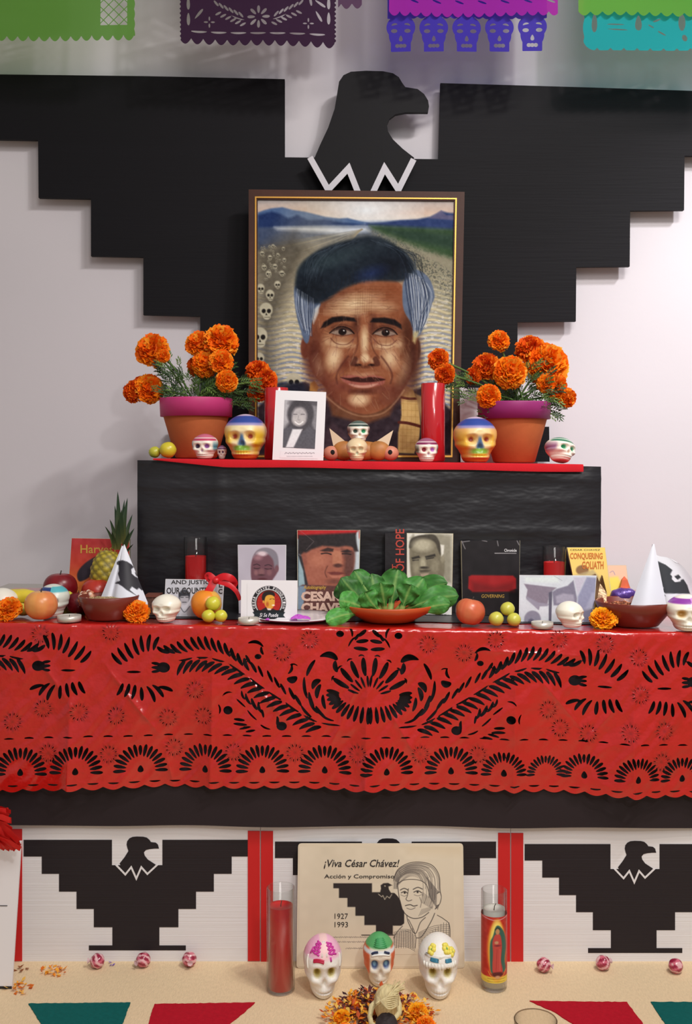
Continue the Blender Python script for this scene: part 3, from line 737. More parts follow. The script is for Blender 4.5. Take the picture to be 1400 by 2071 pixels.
def marigold_plant(label, cx, y, rimw, rimtop, rimbot, botw, boty, rimcol, flowers, leafbox, seed, rimname):
    rnd = random.Random(seed); x = sx(cx,y); z0 = hz(x)+0.0024; t = thing('potted_marigold', label, 'potted plant', (x,y,z0), 0, 'potted marigolds on the upper step')
    R = sm(rimw/2,y); zt = sz(rimtop,y)-z0; zb = sz(rimbot,y)-z0; rb = sm(botw/2,y)
    p_ = MB().lathe([(rb*0.9,0),(rb,0.003),(R*0.90,zb+0.002),(R*0.90,zt-0.004),(R*0.84,zt-0.004),(R*0.80,zt-0.02),(0.0005,zt-0.02)], n=48).build('pot', M_terra, t, False, True)
    m_ = MB().lathe([(R*0.905,zb),(R*0.98,zb),(R,zt-0.003),(R*0.99,zt),(R*0.86,zt),(R*0.85,zt-0.008)], n=48)
    m_.f = [f for f in m_.f if len(f) == 4]; m_.build('painted_rim', mat(rimname, rimcol, 0.5, 0.4, vary=0.06), p_, False, True)
    MB().lathe([(R*0.82,zt-0.018),(0.0005,zt-0.010)], n=24).build('soil', M_soil, t, False, True)
    soil = Vector((x,y,z0+zt-0.012))
    for i, (fx, fy, r, dy, d, mi) in enumerate(flowers):
        yy = y+dy; c = Vector((sx(fx,yy), yy, sz(fy,yy))); dirv = Vector(d)
        put_flower(MG[mi], c, sm(r,yy)*1.16, dirv, t)
        b0 = soil+Vector((rnd.uniform(-0.03,0.03), rnd.uniform(-0.03,0.03), 0)); e = c-dirv.normalized()*sm(r,yy)*0.55
        mid = (b0+e)/2+Vector((0,0,0.02))+(e-b0)*0.0; mid.x = b0.x*0.6+e.x*0.4
        pts = [tuple(v) for v in [b0*(1-s_)**2+mid*(2*s_*(1-s_))+e*s_*s_ for s_ in [k/7 for k in range(8)]]]
        st = MB().tube(pts, [0.0026]*5+[0.0028,0.0034,0.005], 6).build('stem', M_green, t, True, True)
    b = MB()
    for (lx, ly, rx_, ry_, n_) in leafbox:
        for k in range(n_):
            yy = y+rnd.uniform(-0.06,0.05); a = rnd.uniform(0,2*PI); q = rnd.random()**0.5
            p = Vector((sx(lx+rx_*q*math.cos(a),yy), yy, sz(ly+ry_*q*math.sin(a),yy)))
            d = Vector((p.x-x, rnd.uniform(-0.05,0.02), (p.z-soil.z)*0.6+rnd.uniform(-0.04,0.05)))+Vector((rnd.uniform(-0.05,0.05),0,0))
            feather(b, p, d, rnd.uniform(0.022,0.038), rnd)
    stuff(b.build('foliage', M_leafm, t, True, False, colour=True))
    return t
fu = lambda *d: d
U = (0,-0.75,0.66); Lf = (-0.6,-0.6,0.4); Rt_ = (0.6,-0.6,0.4); Fr = (0,-1,0.25)
marigold_plant('orange marigolds in a terracotta pot with pink rim, on the left of the upper step', 397, 2.86, 147, 806, 843, 84, 928, (196,58,120),
    [(303,702,34,-0.02,(-0.3,-0.8,0.5),0),(330,719,14,-0.04,(0.2,-1,0.1),0),(303,783,30,0.0,(0.35,-0.9,0.3),0),(285,776,24,0.02,(-0.3,-0.5,0.6),2),(263,791,23,0.01,(-0.8,-0.3,0.1),2),
     (399,690,27,0.0,(-0.2,-0.8,0.6),0),(448,682,36,-0.01,(0.2,-0.7,0.7),0),(395,738,21,0.03,(-0.4,-0.8,0.2),2),(414,733,27,-0.02,(-0.1,-1,0.3),1),(448,728,25,-0.05,(0.2,-1,0.4),0),
     (460,770,22,-0.07,(0.3,-1,0.1),1),(519,745,25,0.0,(-0.2,-0.6,0.75),2),(538,766,27,-0.01,(0.5,-0.8,0.3),2),(522,795,20,0.0,(0.2,-0.8,-0.3),2)],
    [(395,790,75,22,60),(350,745,22,22,12),(425,800,45,26,50),(500,780,26,20,18),(352,780,28,30,26),(440,770,30,25,14),(480,810,30,18,14)], 3, 'pink_rim_paint')
marigold_plant('orange marigolds in a terracotta pot with purple rim, on the right of the upper step', 1040, 2.86, 147, 814, 848, 84, 937, (150,44,112),
    [(885,724,22,-0.03,(-0.4,-0.9,0.3),2),(899,756,21,-0.05,(-0.3,-1,0.0),2),(1010,685,22,0.0,(0,-0.9,0.6),0),(981,736,28,0.0,(-0.4,-0.8,0.5),2),(955,757,19,0.0,(-0.7,-0.6,0.3),2),
     (1033,750,33,-0.06,(0,-1,0.25),1),(1071,700,30,0.03,(-0.2,-0.7,0.6),2),(1112,730,44,0.0,(0.25,-0.85,0.5),1),(1128,780,27,-0.02,(0.5,-0.8,0.1),0),(1152,806,20,-0.02,(0.6,-0.7,-0.2),0),
     (1108,775,20,-0.04,(0.2,-0.8,0),0),(988,801,24,-0.07,(-0.2,-1,0),0)],
    [(1070,795,55,30,80),(1080,760,28,25,20),(960,790,35,25,20),(1050,820,40,16,36),(1110,820,22,18,20),(940,770,24,14,10),(1000,830,28,14,16)], 5, 'purple_rim_paint')

# ---------------------------------------------------------------- framed portrait leaning against the wall
def zp(p): return (480+p[0]/2.917, 360+p[1]/2.917)
def zl(*pts): return [zp(p) for p in pts]
M_frame = mat('brown_wood_frame', (66,34,22), 0.5, 0.25, bump=0.15, bscale=50, vary=0.2, vscale=12)
fx_, fy_ = sx(715,3.04), 3.04
pt = thing('framed_portrait', 'large brown framed painting of a man with swept grey hair and mountain landscape', 'painting', (fx_,fy_,hz(fx_)+0.001))
fp = Plane(3.04, 0.088, 0, z0=hz(fx_)); fp.zmin = lambda q: hz(q)+0.0015
FO = [(503,383),(940,388),(929,936),(503,934)]; FI = [(521,403),(919,406),(910,918),(521,918)]
for (a, b_) in ((0,1),(1,2),(2,3),(3,0)):
    slab('frame_rail', fp, [FO[a],FO[b_],FI[b_],FI[a]], M_frame, pt, off=0.0, thick=0.022)
G = [(516,398),(924,401),(915,925),(516,925)]; G2 = [(521,403),(919,406),(910,918),(521,918)]
for (a, b_) in ((0,1),(1,2),(2,3),(3,0)):
    slab('gold_beading', fp, [G[a],G[b_],[(0.55*G2[b_][0]+0.45*G[b_][0]),(0.55*G2[b_][1]+0.45*G[b_][1])],[(0.55*G2[a][0]+0.45*G[a][0]),(0.55*G2[a][1]+0.45*G[a][1])]], M_gold, pt, off=0.003, thick=0.0028)
slab('backing_board', fp, [(512,394),(928,397),(918,926),(512,926)], M_frame, pt, off=-0.012, thick=0.006)
cv = Cv([(519,401),(921,404),(912,922),(519,922)], 1.25)
cv.vgrad([(401,(150,148,150)),(412,(196,180,172)),(430,(214,186,168)),(442,(220,205,190)),(447,(110,130,160)),(460,(70,90,125)),(475,(105,110,115)),(520,(150,140,120)),(600,(176,166,140)),(920,(186,180,160))])
cv.ell(740,425,75,26,(226,232,236),22,a=0.9)
cv.poly(zl((120,200),(160,185),(200,175),(265,168),(330,185),(400,195),(440,205),(520,225),(600,235),(650,232),(720,250),(780,262),(700,275),(120,280)),(84,112,158),2)
cv.poly(zl((120,215),(200,195),(250,205),(300,235),(350,215),(420,245),(520,240),(640,262),(760,272),(120,292)),(40,62,112),3)
cv.poly(zl((760,262),(860,258),(960,245),(1060,240),(1140,225),(1180,205),(1205,190),(1240,200),(1290,205),(1290,300),(900,285),(760,275)),(56,74,124),2.5)
cv.poly(zl((1130,235),(1180,205),(1205,188),(1235,215),(1290,215),(1290,245)),(120,110,140),2,a=0.7)
cv.poly(zl((120,290),(640,280),(760,285),(560,320),(400,360),(120,420)),(74,88,118),4)
cv.poly(zl((220,288),(500,284),(760,286),(780,310),(620,330),(420,312),(240,300)),(214,222,230),5,a=0.9)
cv.poly(zl((780,275),(1290,300),(1290,480),(1100,430),(900,350),(800,300)),(66,92,62),5)
cv.poly(zl((830,285),(1290,330),(1290,420),(1000,360)),(52,74,66),6,a=0.7)
# furrows running to the horizon
for k in range(16):
    t = k/15.0; cv.line(zl((740-10*t,300),(110,400+620*t)), 1.6, (204,190,150) if k % 2 else (112,104,92), 0.45, 1.2, False)
cv.poly(zl((780,300),(1290,480),(1290,900),(1100,560)),(150,146,122),8,a=0.85, tex=lambda x,y: 0.55+0.45*(vnoise(x,y,3,4) > 0.45))
cv.poly(zl((800,310),(1040,420),(1290,560),(1290,760),(1150,600),(900,420)),(70,74,70),4,a=0.5, tex=lambda x,y: (vnoise(x,y,2.2,9) > 0.6)*1.0)
# path of light and banded water
i = np.nonzero(cv.Y > 530)[0]
wv = np.sin((cv.Y[i]*0.62+2.6*np.sin(cv.X[i]/15.)+3*vnoise(cv.X[i],cv.Y[i],22,3)))
fade = np.clip((cv.Y[i]-540)/110, 0, 1)*0.85
cv._mix(i, fade*np.clip(wv,0,1), (222,208,160)); cv._mix(i, fade*np.clip(-wv,0,1)*np.clip((cv.Y[i]-600)/120,0.25,1), (120,138,176))
cv._mix(i, fade*(vnoise(cv.X[i],cv.Y[i],7,6,0.3) > 0.72)*0.6, (236,232,222))
cv.ell(600,560,50,150,(196,184,150),40,0.3,a=0.45)
cv.poly(zl((120,420),(330,330),(420,420),(330,600),(280,740),(220,900),(230,1180),(120,1200)),(86,80,70),18,a=0.75)
def pskull(cx,cy,r,c=(190,184,158)):
    cv.ell(cx,cy-r*0.15,r*0.78,r*0.85,c,1.5); cv.ell(cx+r*0.1,cy+r*0.62,r*0.45,r*0.42,c,1.2)
    cv.ell(cx-r*0.28,cy,r*0.24,r*0.26,(40,36,34),1); cv.ell(cx+r*0.34,cy,r*0.24,r*0.26,(40,36,34),1); cv.poly([(cx+r*0.02,cy+r*0.2),(cx+r*0.16,cy+r*0.5),(cx-r*0.08,cy+r*0.5)],(50,44,40),0.7)
    cv.line([(cx-r*0.2,cy+r*0.75),(cx+r*0.4,cy+r*0.75)],1.2,(80,72,60),0.9)
for q in ((538,628,17),(525,681,20),(546,596,11),(561,575,8),(527,583,10),(543,553,7),(556,538,5.5),(534,540,6),(570,552,6),(546,520,5),(562,515,4),(530,512,5),(575,525,4),(524,725,13),(573,502,3.5),(552,497,4)): pskull(*q)
for k in range(40):
    a = random.random(); b = random.random(); cv.ell(524+46*b+10*a,495+70*a,2,2.3,(170,164,140),1,a=0.7); cv.ell(524+46*b+10*a,495.5+70*a,0.9,0.9,(50,45,42),0.7,a=0.8)
pskull(594,772,19)
# shoulders, collar, scarf
cv.poly(zl((230,1240),(400,1200),(520,1300),(760,1420),(940,1290),(1100,1230),(1200,1300),(1290,1400),(1290,1700),(120,1700),(120,1350)),(64,52,60),3)
cv.mottle(8,7,11,1,np.nonzero(cv.Y > 800)[0])
cv.poly(zl((120,1220),(260,1200),(420,1210),(430,1260),(120,1300)),(40,44,62),4,a=0.8)
cv.poly(zl((560,1440),(640,1500),(700,1680),(500,1690),(520,1500)),(84,66,74),3,a=0.7)
cv.poly(zl((430,1210),(455,1195),(480,1230),(470,1260),(425,1255)),(206,152,72),1.5)
cv.poly(zl((965,1260),(1000,1225),(1040,1250),(1072,1330),(1082,1450),(1075,1530),(1045,1625),(948,1620),(950,1500),(970,1400)),(208,172,104),1.5,smooth=False)
for k in range(9): cv.line(zl((962,1290+38*k),(1075,1295+38*k)),1.0,(170,128,66),0.5)
for k in range(4): cv.line(zl((985+24*k,1240),(975+24*k,1610)),0.9,(176,134,70),0.5)
cv.line(zl((962,1290),(1010,1300),(1060,1300)),5,(96,42,34),0.95); cv.line(zl((955,1440),(1010,1445),(1085,1465)),6,(96,42,34),0.95)
cv.poly(zl((1050,1270),(1120,1300),(1130,1420),(1090,1440)),(176,142,92),2,a=0.9)
# neck and face
cv.poly(zl((520,1240),(960,1240),(900,1400),(760,1450),(560,1400)),(120,78,54),4)
skin = (158,96,64)
face = zl((470,760),(540,690),(640,635),(760,600),(900,595),(975,640),(990,780),(1035,880),(1066,960),(1060,1080),(1030,1160),(985,1240),(930,1310),(850,1368),(760,1392),(670,1372),(590,1318),(520,1235),(455,1160),(425,1080),(412,980),(435,860))
cv.ell(*zp((400,1000)),9,22,(136,76,56),1.5); cv.ell(*zp((1062,1010)),7,23,(92,58,44),1.5)
cv.poly(face,skin,1.6,smooth=True)
# dark modelling: sides, temples, jaw
for (x,y,rx_,ry_,c,a,s_,r) in ((450,1050,20,60,(104,52,38),0.8,10,0),(1035,1060,16,70,(86,46,34),0.9,10,0),(1000,900,14,45,(96,54,36),0.8,8,0.1),(500,1180,16,50,(112,56,44),0.7,10,-0.5),
        (985,1200,14,48,(100,56,42),0.8,9,0.5),(900,1290,40,14,(120,66,50),0.6,8,-0.4),(600,1300,40,12,(124,66,50),0.6,8,0.5),(640,1090,22,12,(126,66,48),0.7,6,-0.6),(560,720,40,14,(112,64,46),0.6,9,-0.5),
        (930,650,30,18,(150,84,52),0.7,9,0.2),(940,780,16,22,(148,86,56),0.7,8,0),(700,860,7,18,(92,50,36),0.85,5,0.1),(800,870,6,18,(92,50,36),0.85,5,0),(860,1240,30,10,(116,60,48),0.6,6,0),(620,1230,24,12,(126,64,52),0.6,6,0.3)):
    cv.ell(*zp((x,y)),rx_,ry_,c,s_,r,a)
# light planes
hi = (222,190,146)
for (x,y,rx_,ry_,a,s_,r) in ((690,740,40,15,0.85,9,-0.05),(640,790,34,8,0.6,6,0),(860,760,22,10,0.55,7,0),(755,690,30,6,0.4,6,0),(752,960,7.5,26,0.95,4,0),(755,1060,9,9,0.9,3,0),(610,975,24,7,0.85,4,0.12),(880,985,24,7,0.85,4,-0.1),
        (570,1060,15,24,0.85,7,0.25),(900,1060,16,22,0.7,7,-0.4),(720,1305,20,13,0.85,5,0),(740,1160,16,3,0.7,2,0),(530,960,10,18,0.4,6,0.2),(960,980,8,16,0.4,5,0),(700,1075,6,5,0.5,3,0),(800,1075,6,5,0.5,3,0),(980,1130,10,26,0.35,7,0.3),(480,1110,9,20,0.3,7,-0.2)):
    cv.ell(*zp((x,y)),rx_,ry_,hi,s_,r,a)
i = np.nonzero((cv.X > 630) & (cv.X < 815) & (cv.Y > 565) & (cv.Y < 640))[0]
cv._mix(i, 0.16*(np.sin(cv.Y[i]*1.1+0.3*np.sin(cv.X[i]/9)) > 0.3)*np.clip(1-((cv.X[i]-722)/90)**4,0,1)*np.clip(1-((cv.Y[i]-605)/36)**4,0,1), (96,60,40))
for k in range(8): cv.line(zl((700+14*k,640),(698+13*k,800)),0.8,(120,76,52),0.35)
# mouth
cv.poly(zl((610,1175),(660,1160),(710,1162),(740,1168),(780,1160),(830,1165),(872,1185),(860,1215),(800,1230),(740,1238),(680,1228),(635,1205)),(170,98,84),2,smooth=True)
cv.poly(zl((608,1174),(660,1178),(710,1172),(742,1180),(790,1172),(875,1186),(820,1200),(740,1204),(670,1196)),(70,34,30),1.3,smooth=True)
cv.poly(zl((660,1212),(740,1222),(830,1210),(790,1232),(740,1238),(690,1230)),(206,150,128),1.5,smooth=True)
cv.poly(zl((640,1150),(700,1135),(740,1150),(790,1135),(850,1150),(800,1160),(740,1170),(680,1160)),(176,118,86),2,a=0.7)
cv.ell(*zp((740,1258)),22,5,(92,46,36),4,a=0.85)
# nose
cv.poly(zl((668,1085),(690,1050),(712,1062),(705,1092),(722,1104),(700,1110),(672,1105)),(98,54,40),1.6,a=0.9,smooth=True)
cv.poly(zl((842,1085),(822,1050),(800,1062),(806,1092),(785,1104),(808,1110),(838,1105)),(98,54,40),1.6,a=0.9,smooth=True)
cv.ell(*zp((716,1101)),6,2.6,(50,24,20),1.2); cv.ell(*zp((790,1101)),6,2.6,(50,24,20),1.2); cv.ell(*zp((752,1112)),14,3,(110,62,44),2,a=0.8)
cv.line(zl((704,880),(712,960),(700,1020),(672,1060)),2.4,(112,62,44),0.75,1.5); cv.line(zl((796,880),(790,960),(808,1020),(838,1060)),2.4,(104,58,42),0.75,1.5)
# folds beside the mouth
cv.line(zl((655,1050),(610,1110),(585,1165),(590,1210)),3,(104,56,44),0.85,1.8); cv.line(zl((850,1050),(890,1105),(915,1160),(905,1210)),3,(98,54,42),0.85,1.8)
cv.line(zl((530,1290),(600,1350),(680,1390),(760,1405),(860,1385),(930,1325),(985,1250)),3,(190,148,110),0.55,1.5)
# eyes
for (ex,ey,s_) in ((617,903,1),(872,908,-1)):
    cv.ell(*zp((ex,ey-14)),24,12,(112,66,48),5,a=0.8)
    cv.ell(*zp((ex,ey+46)),25,8,(178,128,92),3,a=0.7)
    cv.poly(zl((ex-68,ey+8),(ex-40,ey-16),(ex,ey-25),(ex+42,ey-14),(ex+66,ey+12),(ex+20,ey+20),(ex-30,ey+18)),(150,128,112),1.2,smooth=True); cv.poly(zl((ex-70,ey+6),(ex-40,ey-20),(ex,ey-30),(ex+44,ey-18),(ex+70,ey+10),(ex+40,ey-4),(ex,ey-13),(ex-40,ey-4)),(74,44,36),1.5,smooth=True,a=0.85)
    cv.ell(*zp((ex+4,ey+2)),8.2,7,(38,24,22),0.8); cv.ell(*zp((ex+12,ey-5)),1.5,1.2,(220,216,210),0.6)
    cv.line(zl((ex-72,ey+10),(ex-40,ey-18),(ex,ey-29),(ex+44,ey-16),(ex+72,ey+12)),2.6,(44,26,22),0.95)
    cv.line(zl((ex-60,ey+12),(ex,ey+27),(ex+60,ey+14)),1.4,(90,50,40),0.8); cv.line(zl((ex-62,ey-22),(ex,ey-42),(ex+64,ey-24)),1.6,(100,58,42),0.7)
    cv.line(zl((ex-66,ey+40),(ex-30,ey+72),(ex+30,ey+76),(ex+68,ey+46)),2,(108,60,46),0.75,1.2)
    cv.line(zl((ex-50,ey+90),(ex+10,ey+100),(ex+60,ey+80)),1.2,(128,78,56),0.5)
    for k in range(4): cv.line(zl((ex-s_*78,ey+5+12*k),(ex-s_*118,ey-14+26*k)),1.1,(120,70,52),0.55)
cv.poly(zl((492,885),(510,848),(560,818),(620,812),(690,822),(704,845),(640,840),(570,850),(520,878)),(36,26,28),1.8)
cv.poly(zl((785,848),(800,824),(870,820),(930,832),(968,862),(972,890),(930,868),(860,852)),(36,26,28),1.8)
# hair
gl = zl((338,640),(372,640),(420,690),(490,735),(470,780),(440,840),(432,900),(418,968),(396,962),(375,900),(352,820),(336,720)); cv.poly(gl,(96,112,140),1.5,smooth=True)
gr = zl((985,600),(1040,540),(1090,550),(1140,600),(1166,690),(1150,740),(1135,790),(1110,850),(1092,900),(1064,935),(1040,930),(1030,860),(985,780),(975,690)); cv.poly(gr,(104,118,142),1.5,smooth=True)
for k in range(9): cv.line(zl((350+10*k,690+6*k),(366+9*k,800+8*k),(392+6*k,900+4*k)),1.3,(176,188,204) if k % 2 else (58,72,104),0.75)
for k in range(14):
    cv.line(zl((990+9*k,590-2*k if k < 6 else 570+8*(k-6)),(1000+10*k,680+5*k),(1020+8*k,790+3*k),(1040+4.5*k,880)),1.5,(190,198,206) if k % 2 else (54,68,100),0.8)
cv.poly(zl((455,770),(485,740),(480,790),(450,860),(440,830)),(208,210,208),2,a=0.8)
cv.poly(zl((1040,900),(1075,900),(1050,975),(1035,960)),(208,190,130),2.5,a=0.8)
cap = zl((345,640),(348,590),(365,530),(410,475),(480,425),(560,392),(640,370),(730,350),(800,345),(870,362),(950,410),(1010,465),(1045,530),(1020,565),(975,600),(880,600),(770,598),(690,620),(610,655),(540,705),(470,735),(410,715),(365,680))
cv.poly(cap,(46,56,66),6,smooth=True); cv.poly(cap,(36,46,58),3.5,smooth=True,a=0.9)
for k in range(60):   # strands flowing from the crown into the sides
    t = k/59; sd = 1 if k % 2 else -1; x0_ = 740+sd*(20+250*t); y0_ = 372+70*t*t+random.uniform(-10,10)
    e_ = (740+sd*(330+60*t*0.5)-random.uniform(0,90)*sd, 560+140*random.random()) if sd < 0 else (1000+110*random.random(), 520+110*random.random())
    cv.line(zl((x0_,y0_),((x0_+e_[0])/2+sd*30,(y0_+e_[1])/2-40),e_), 1.2, random.choice([(74,88,104),(26,34,44),(92,104,120),(20,28,38)]), 0.42, 0.8)
for k in range(26):   # ragged hairline
    t = k/25; x_ = 440+560*t; y_ = 735-150*math.sin(min(1,t*1.15)*PI/2)**0.8-10; cv.line(zl((x_,y_-45),(x_-12+24*t,y_-12),(x_-22+30*t,y_+random.uniform(2,20))), 1.8, (40,42,48), 0.55, 1.2)
for k in range(22):
    t = k/21; cv.line(zl((352+100*t,650+60*t),(346+110*t,760+20*t),(386+50*t,870+40*random.random())), 1.3, random.choice([(60,72,98),(190,198,208),(44,52,70),(150,162,182)]), 0.6, 0.7)
    cv.line(zl((990+130*t,560-20*t+80*t*t),(1000+150*t,680+20*t),(1030+70*t,800+110*random.random())), 1.4, random.choice([(56,66,92),(200,206,212),(40,48,66),(156,168,186)]), 0.6, 0.7)
for (x,y,rx_,ry_,c,a) in ((560,480,50,16,(60,78,84),0.6),(900,520,34,14,(24,30,42),0.8),(450,640,24,22,(26,34,44),0.7),(790,560,20,9,(40,60,120),0.7),(700,430,60,10,(64,78,84),0.4)): cv.ell(*zp((x,y)),rx_,ry_,c,12,-0.3,a)
cv.mottle(5,5,21); cv.mottle(14,4,22)
for k in range(260):   # brush strokes over the face
    a = random.uniform(0,2*PI); q = random.random()**0.5; x_ = 728+100*q*math.cos(a); y_ = 700+125*q*math.sin(a); an = random.uniform(-0.5,0.5)+(0 if y_ < 640 else 1.2*np.sign(x_-728)); l_ = random.uniform(4,11)
    cv.line([(x_-l_*math.cos(an),y_-l_*math.sin(an)),(x_+l_*math.cos(an),y_+l_*math.sin(an))], random.uniform(0.8,1.6), random.choice([(96,52,42),(206,172,132),(120,70,74),(176,120,84),(84,44,36)]), 0.28, 0.8, False)
g_ = cv.C.mean(1, keepdims=True); cv.C = g_+(cv.C-g_)*0.84; cv.C = 120+(cv.C-120)*1.1-10; cv.build('painted_canvas', mat('oil_painting', attr='Col', rough=0.7, spec=0.12, bump=0.2, bscale=300), pt, fp, off=-0.006)

# ---------------------------------------------------------------- things on the upper step
def on_step(px, y): x = sx(px,y); return (x, y, hz(x)+0.0022)
candle('pillar_candle', 'tall red glass candle behind the white mourning card on the upper step', on_step(559,2.80), sm(24,2.80), sm(145,2.80), sm(134,2.80), M_redwax, M_redglass)
candle('pillar_candle', 'tall red glass candle standing before the right edge of the painting', on_step(876,2.80), sm(24,2.80), sm(158,2.80), sm(146,2.80), M_redwax, M_redglass)
# white mourning card with a grey photo
cp = Plane(2.635,0.12,0.02,z0=hz(-0.1),x0=-0.1); cp.zmin = lambda q: hz(q)+0.0015
mc = thing('memorial_card', 'white card with grey photo of a smiling woman, on the upper step', 'card', (sx(604,2.635),2.635,hz(-0.1)))
q = [(558,789),(660,793),(654,934.5),(551,933)]
slab('card_board', cp, q, M_white, mc, thick=0.003)
cv = Cv([(576,809),(642,812),(637,908),(572,905)], 0.75, (150,147,152))
cv.poly([(572,806),(600,806),(590,850),(572,860)],(176,173,178),6); cv.poly([(612,806),(645,806),(640,880),(622,860)],(84,80,86),3); cv.poly([(632,820),(642,822),(640,870),(630,868)],(130,127,132),2)
cv.ell(608,838,27,29,(66,62,68),2.5); cv.ell(606,870,28,22,(70,66,72),3); cv.ell(606,842,15,19,(178,172,174),3); cv.ell(604,850,13,11,(188,182,182),3)
cv.poly([(572,908),(572,868),(590,862),(606,878),(625,862),(640,874),(640,910)],(84,82,90),2); cv.poly([(592,868),(612,868),(594,905),(578,905)],(226,224,228),1.5)
cv.line([(594,838),(601,838)],1.6,(80,75,80),0.8); cv.line([(609,838),(616,838)],1.6,(80,75,80),0.8); cv.line([(597,853),(605,858),(613,853)],2.2,(240,238,238),0.9); cv.line([(604,841),(603,849),(607,849)],1,(130,124,128),0.8)
cv.ell(606,815,20,7,(60,56,62),3,0,0.9); cv.mottle(3,6,4)
cv.build('photo_print', M_vc, mc, cp)
cv = Cv([(568,912),(645,914),(643,928),(566,926)], 0.7, (231,228,231))
xs2 = np.linspace(576,636,46); cv.line([(x, 916.5+1.8*math.sin(x*1.3)*math.cos(x*0.37)) for x in xs2],0.9,(110,105,112),0.9,0.4,False); cv.line([(x, 923+0.7*math.sin(x*2.1)) for x in np.linspace(580,632,40)],0.7,(140,136,142),0.8,0.4,False)
cv.build('caption_print', M_vc, mc, cp)
# painted skulls
def P_small(cap, eyeL, eyeR, side=None, nosec=(180,150,170), line=(40,38,44)):
    def f(c, R):
        a = (R['Z'] > 0.27+0.10*np.abs(R['X'])*0)*1.0; c = mixc(c, a, (240,236,226)); band = np.clip(1-np.abs(R['Z']-0.27-0.0*R['X'])/0.055,0,1)*R['f']; c = mixc(c, band*3, cap)
        c = mixc(c, np.clip((R['Z']-0.33)/0.03,0,1)*0.75, cap)
        l = (R['X'] < 0); e_ = np.clip(R['soc']*3-1.1,0,1); c = mixc(c, e_*l, eyeL); c = mixc(c, e_*(~l), eyeR)
        c = mixc(c, np.clip(R['nose']*2.4-0.8,0,1), nosec); c = mixc(c, R['gap'], (170,150,140))
        if side is not None: c = mixc(c, np.clip((np.abs(R['X'])-0.36)/0.05,0,1)*np.clip(1-np.abs(R['Z'])/0.25,0,1), side)
        return c
    return f
def P_big(warm):
    def f(c, R):
        c = mixc(c, np.clip((0.32-np.abs(R['X']))/0.1,0,1)*0.6, (240,228,170)); c = mixc(c, np.clip((np.abs(R['X'])-0.2)/0.1,0,1)*R['f']*np.clip((0.25-R['Z'])*5,0,1), warm)
        c = mixc(c, np.clip((R['Z']-0.235)/0.03,0,1)*R['f'], (150,140,190)); c = mixc(c, np.clip((R['Z']-0.29)/0.03,0,1)*np.clip((0.47-R['Z'])/0.03,0,1), (44,70,150))
        c = mixc(c, np.clip((R['Z']-0.45)/0.02,0,1), (214,190,214))
        c = mixc(c, R['soc']*1.2, (232,200,120)); c = mixc(c, np.clip(R['soc']*4-2.9,0,1), (150,44,26))
        c = mixc(c, np.exp(-((R['X']/(0.035+0.35*np.clip(0.02-R['Z'],0,0.3)))**4+((R['Z']+0.06)/0.13)**4))*R['f']*1.3, (70,104,142))
        c = mixc(c, np.exp(-((R['X']/0.2)**4+((R['Z']+0.23)/0.055)**4))*R['f']*1.3, (124,168,56)); c = mixc(c, np.exp(-((R['X']/0.2)**4+((R['Z']+0.315)/0.035)**4))*R['f'], (240,206,60))
        c = mixc(c, np.clip((-0.35-R['Z'])/0.03,0,1), (206,100,40)); return c
    return f
M_bigs = mat('glazed_ceramic_skull', attr='Col', rough=0.4, spec=0.45, coat=0.1, vary=0.05, vscale=40)
skull('ceramic_skull', 'large yellow ceramic skull with blue cap, beside the pink-rimmed pot', on_step(497,2.70), sm(88,2.70), sm(91,2.70), P_big((228,186,50)), rz=-0.1, material=M_bigs, base=(236,206,170))
skull('ceramic_skull', 'large yellow ceramic skull with blue cap, beside the purple-rimmed pot', on_step(961,2.70), sm(90,2.70), sm(92,2.70), P_big((226,176,60)), rz=0.12, material=M_bigs, base=(222,164,104))
skull('painted_skull', 'small white skull with pink cap, in front of the pink-rimmed pot', on_step(415,2.66), sm(54,2.66), sm(50,2.66), P_small((190,60,96),(60,40,70),(150,90,160),(60,130,150)), rz=-0.15)
skull('painted_skull', 'tiny white skull squeezed between small pink-capped skull and large yellow skull', on_step(449,2.72), sm(20,2.72), sm(27,2.72), P_small((120,60,120),(90,50,90),(90,50,90)), rz=-0.1)
skull('painted_skull', 'small white skull with purple headband, in front of the right red candle', on_step(863,2.66), sm(48,2.66), sm(48,2.66), P_small((130,40,84),(150,40,60),(190,120,200),(60,100,80)), rz=0.1)
skull('painted_skull', 'small white skull with green eye tipped on its side, at the step\'s right end', on_step(1130,2.70), sm(62,2.70), sm(50,2.70), P_small((40,110,80),(40,150,100),(60,150,110),(150,100,140),(210,170,150)), rz=0.55, tilt=(-0.15,0.25))
skull('painted_skull', 'small glossy cream skull standing before the clay animal figurine, upper step centre', on_step(722,2.635), sm(44,2.635), sm(46,2.635),
      lambda c, R: mixc(mixc(c, R['soc']*0.5, (190,180,150)), R['nose']*0.6, (150,190,180)), rz=0.0, material=M_bigs, base=(226,200,160))
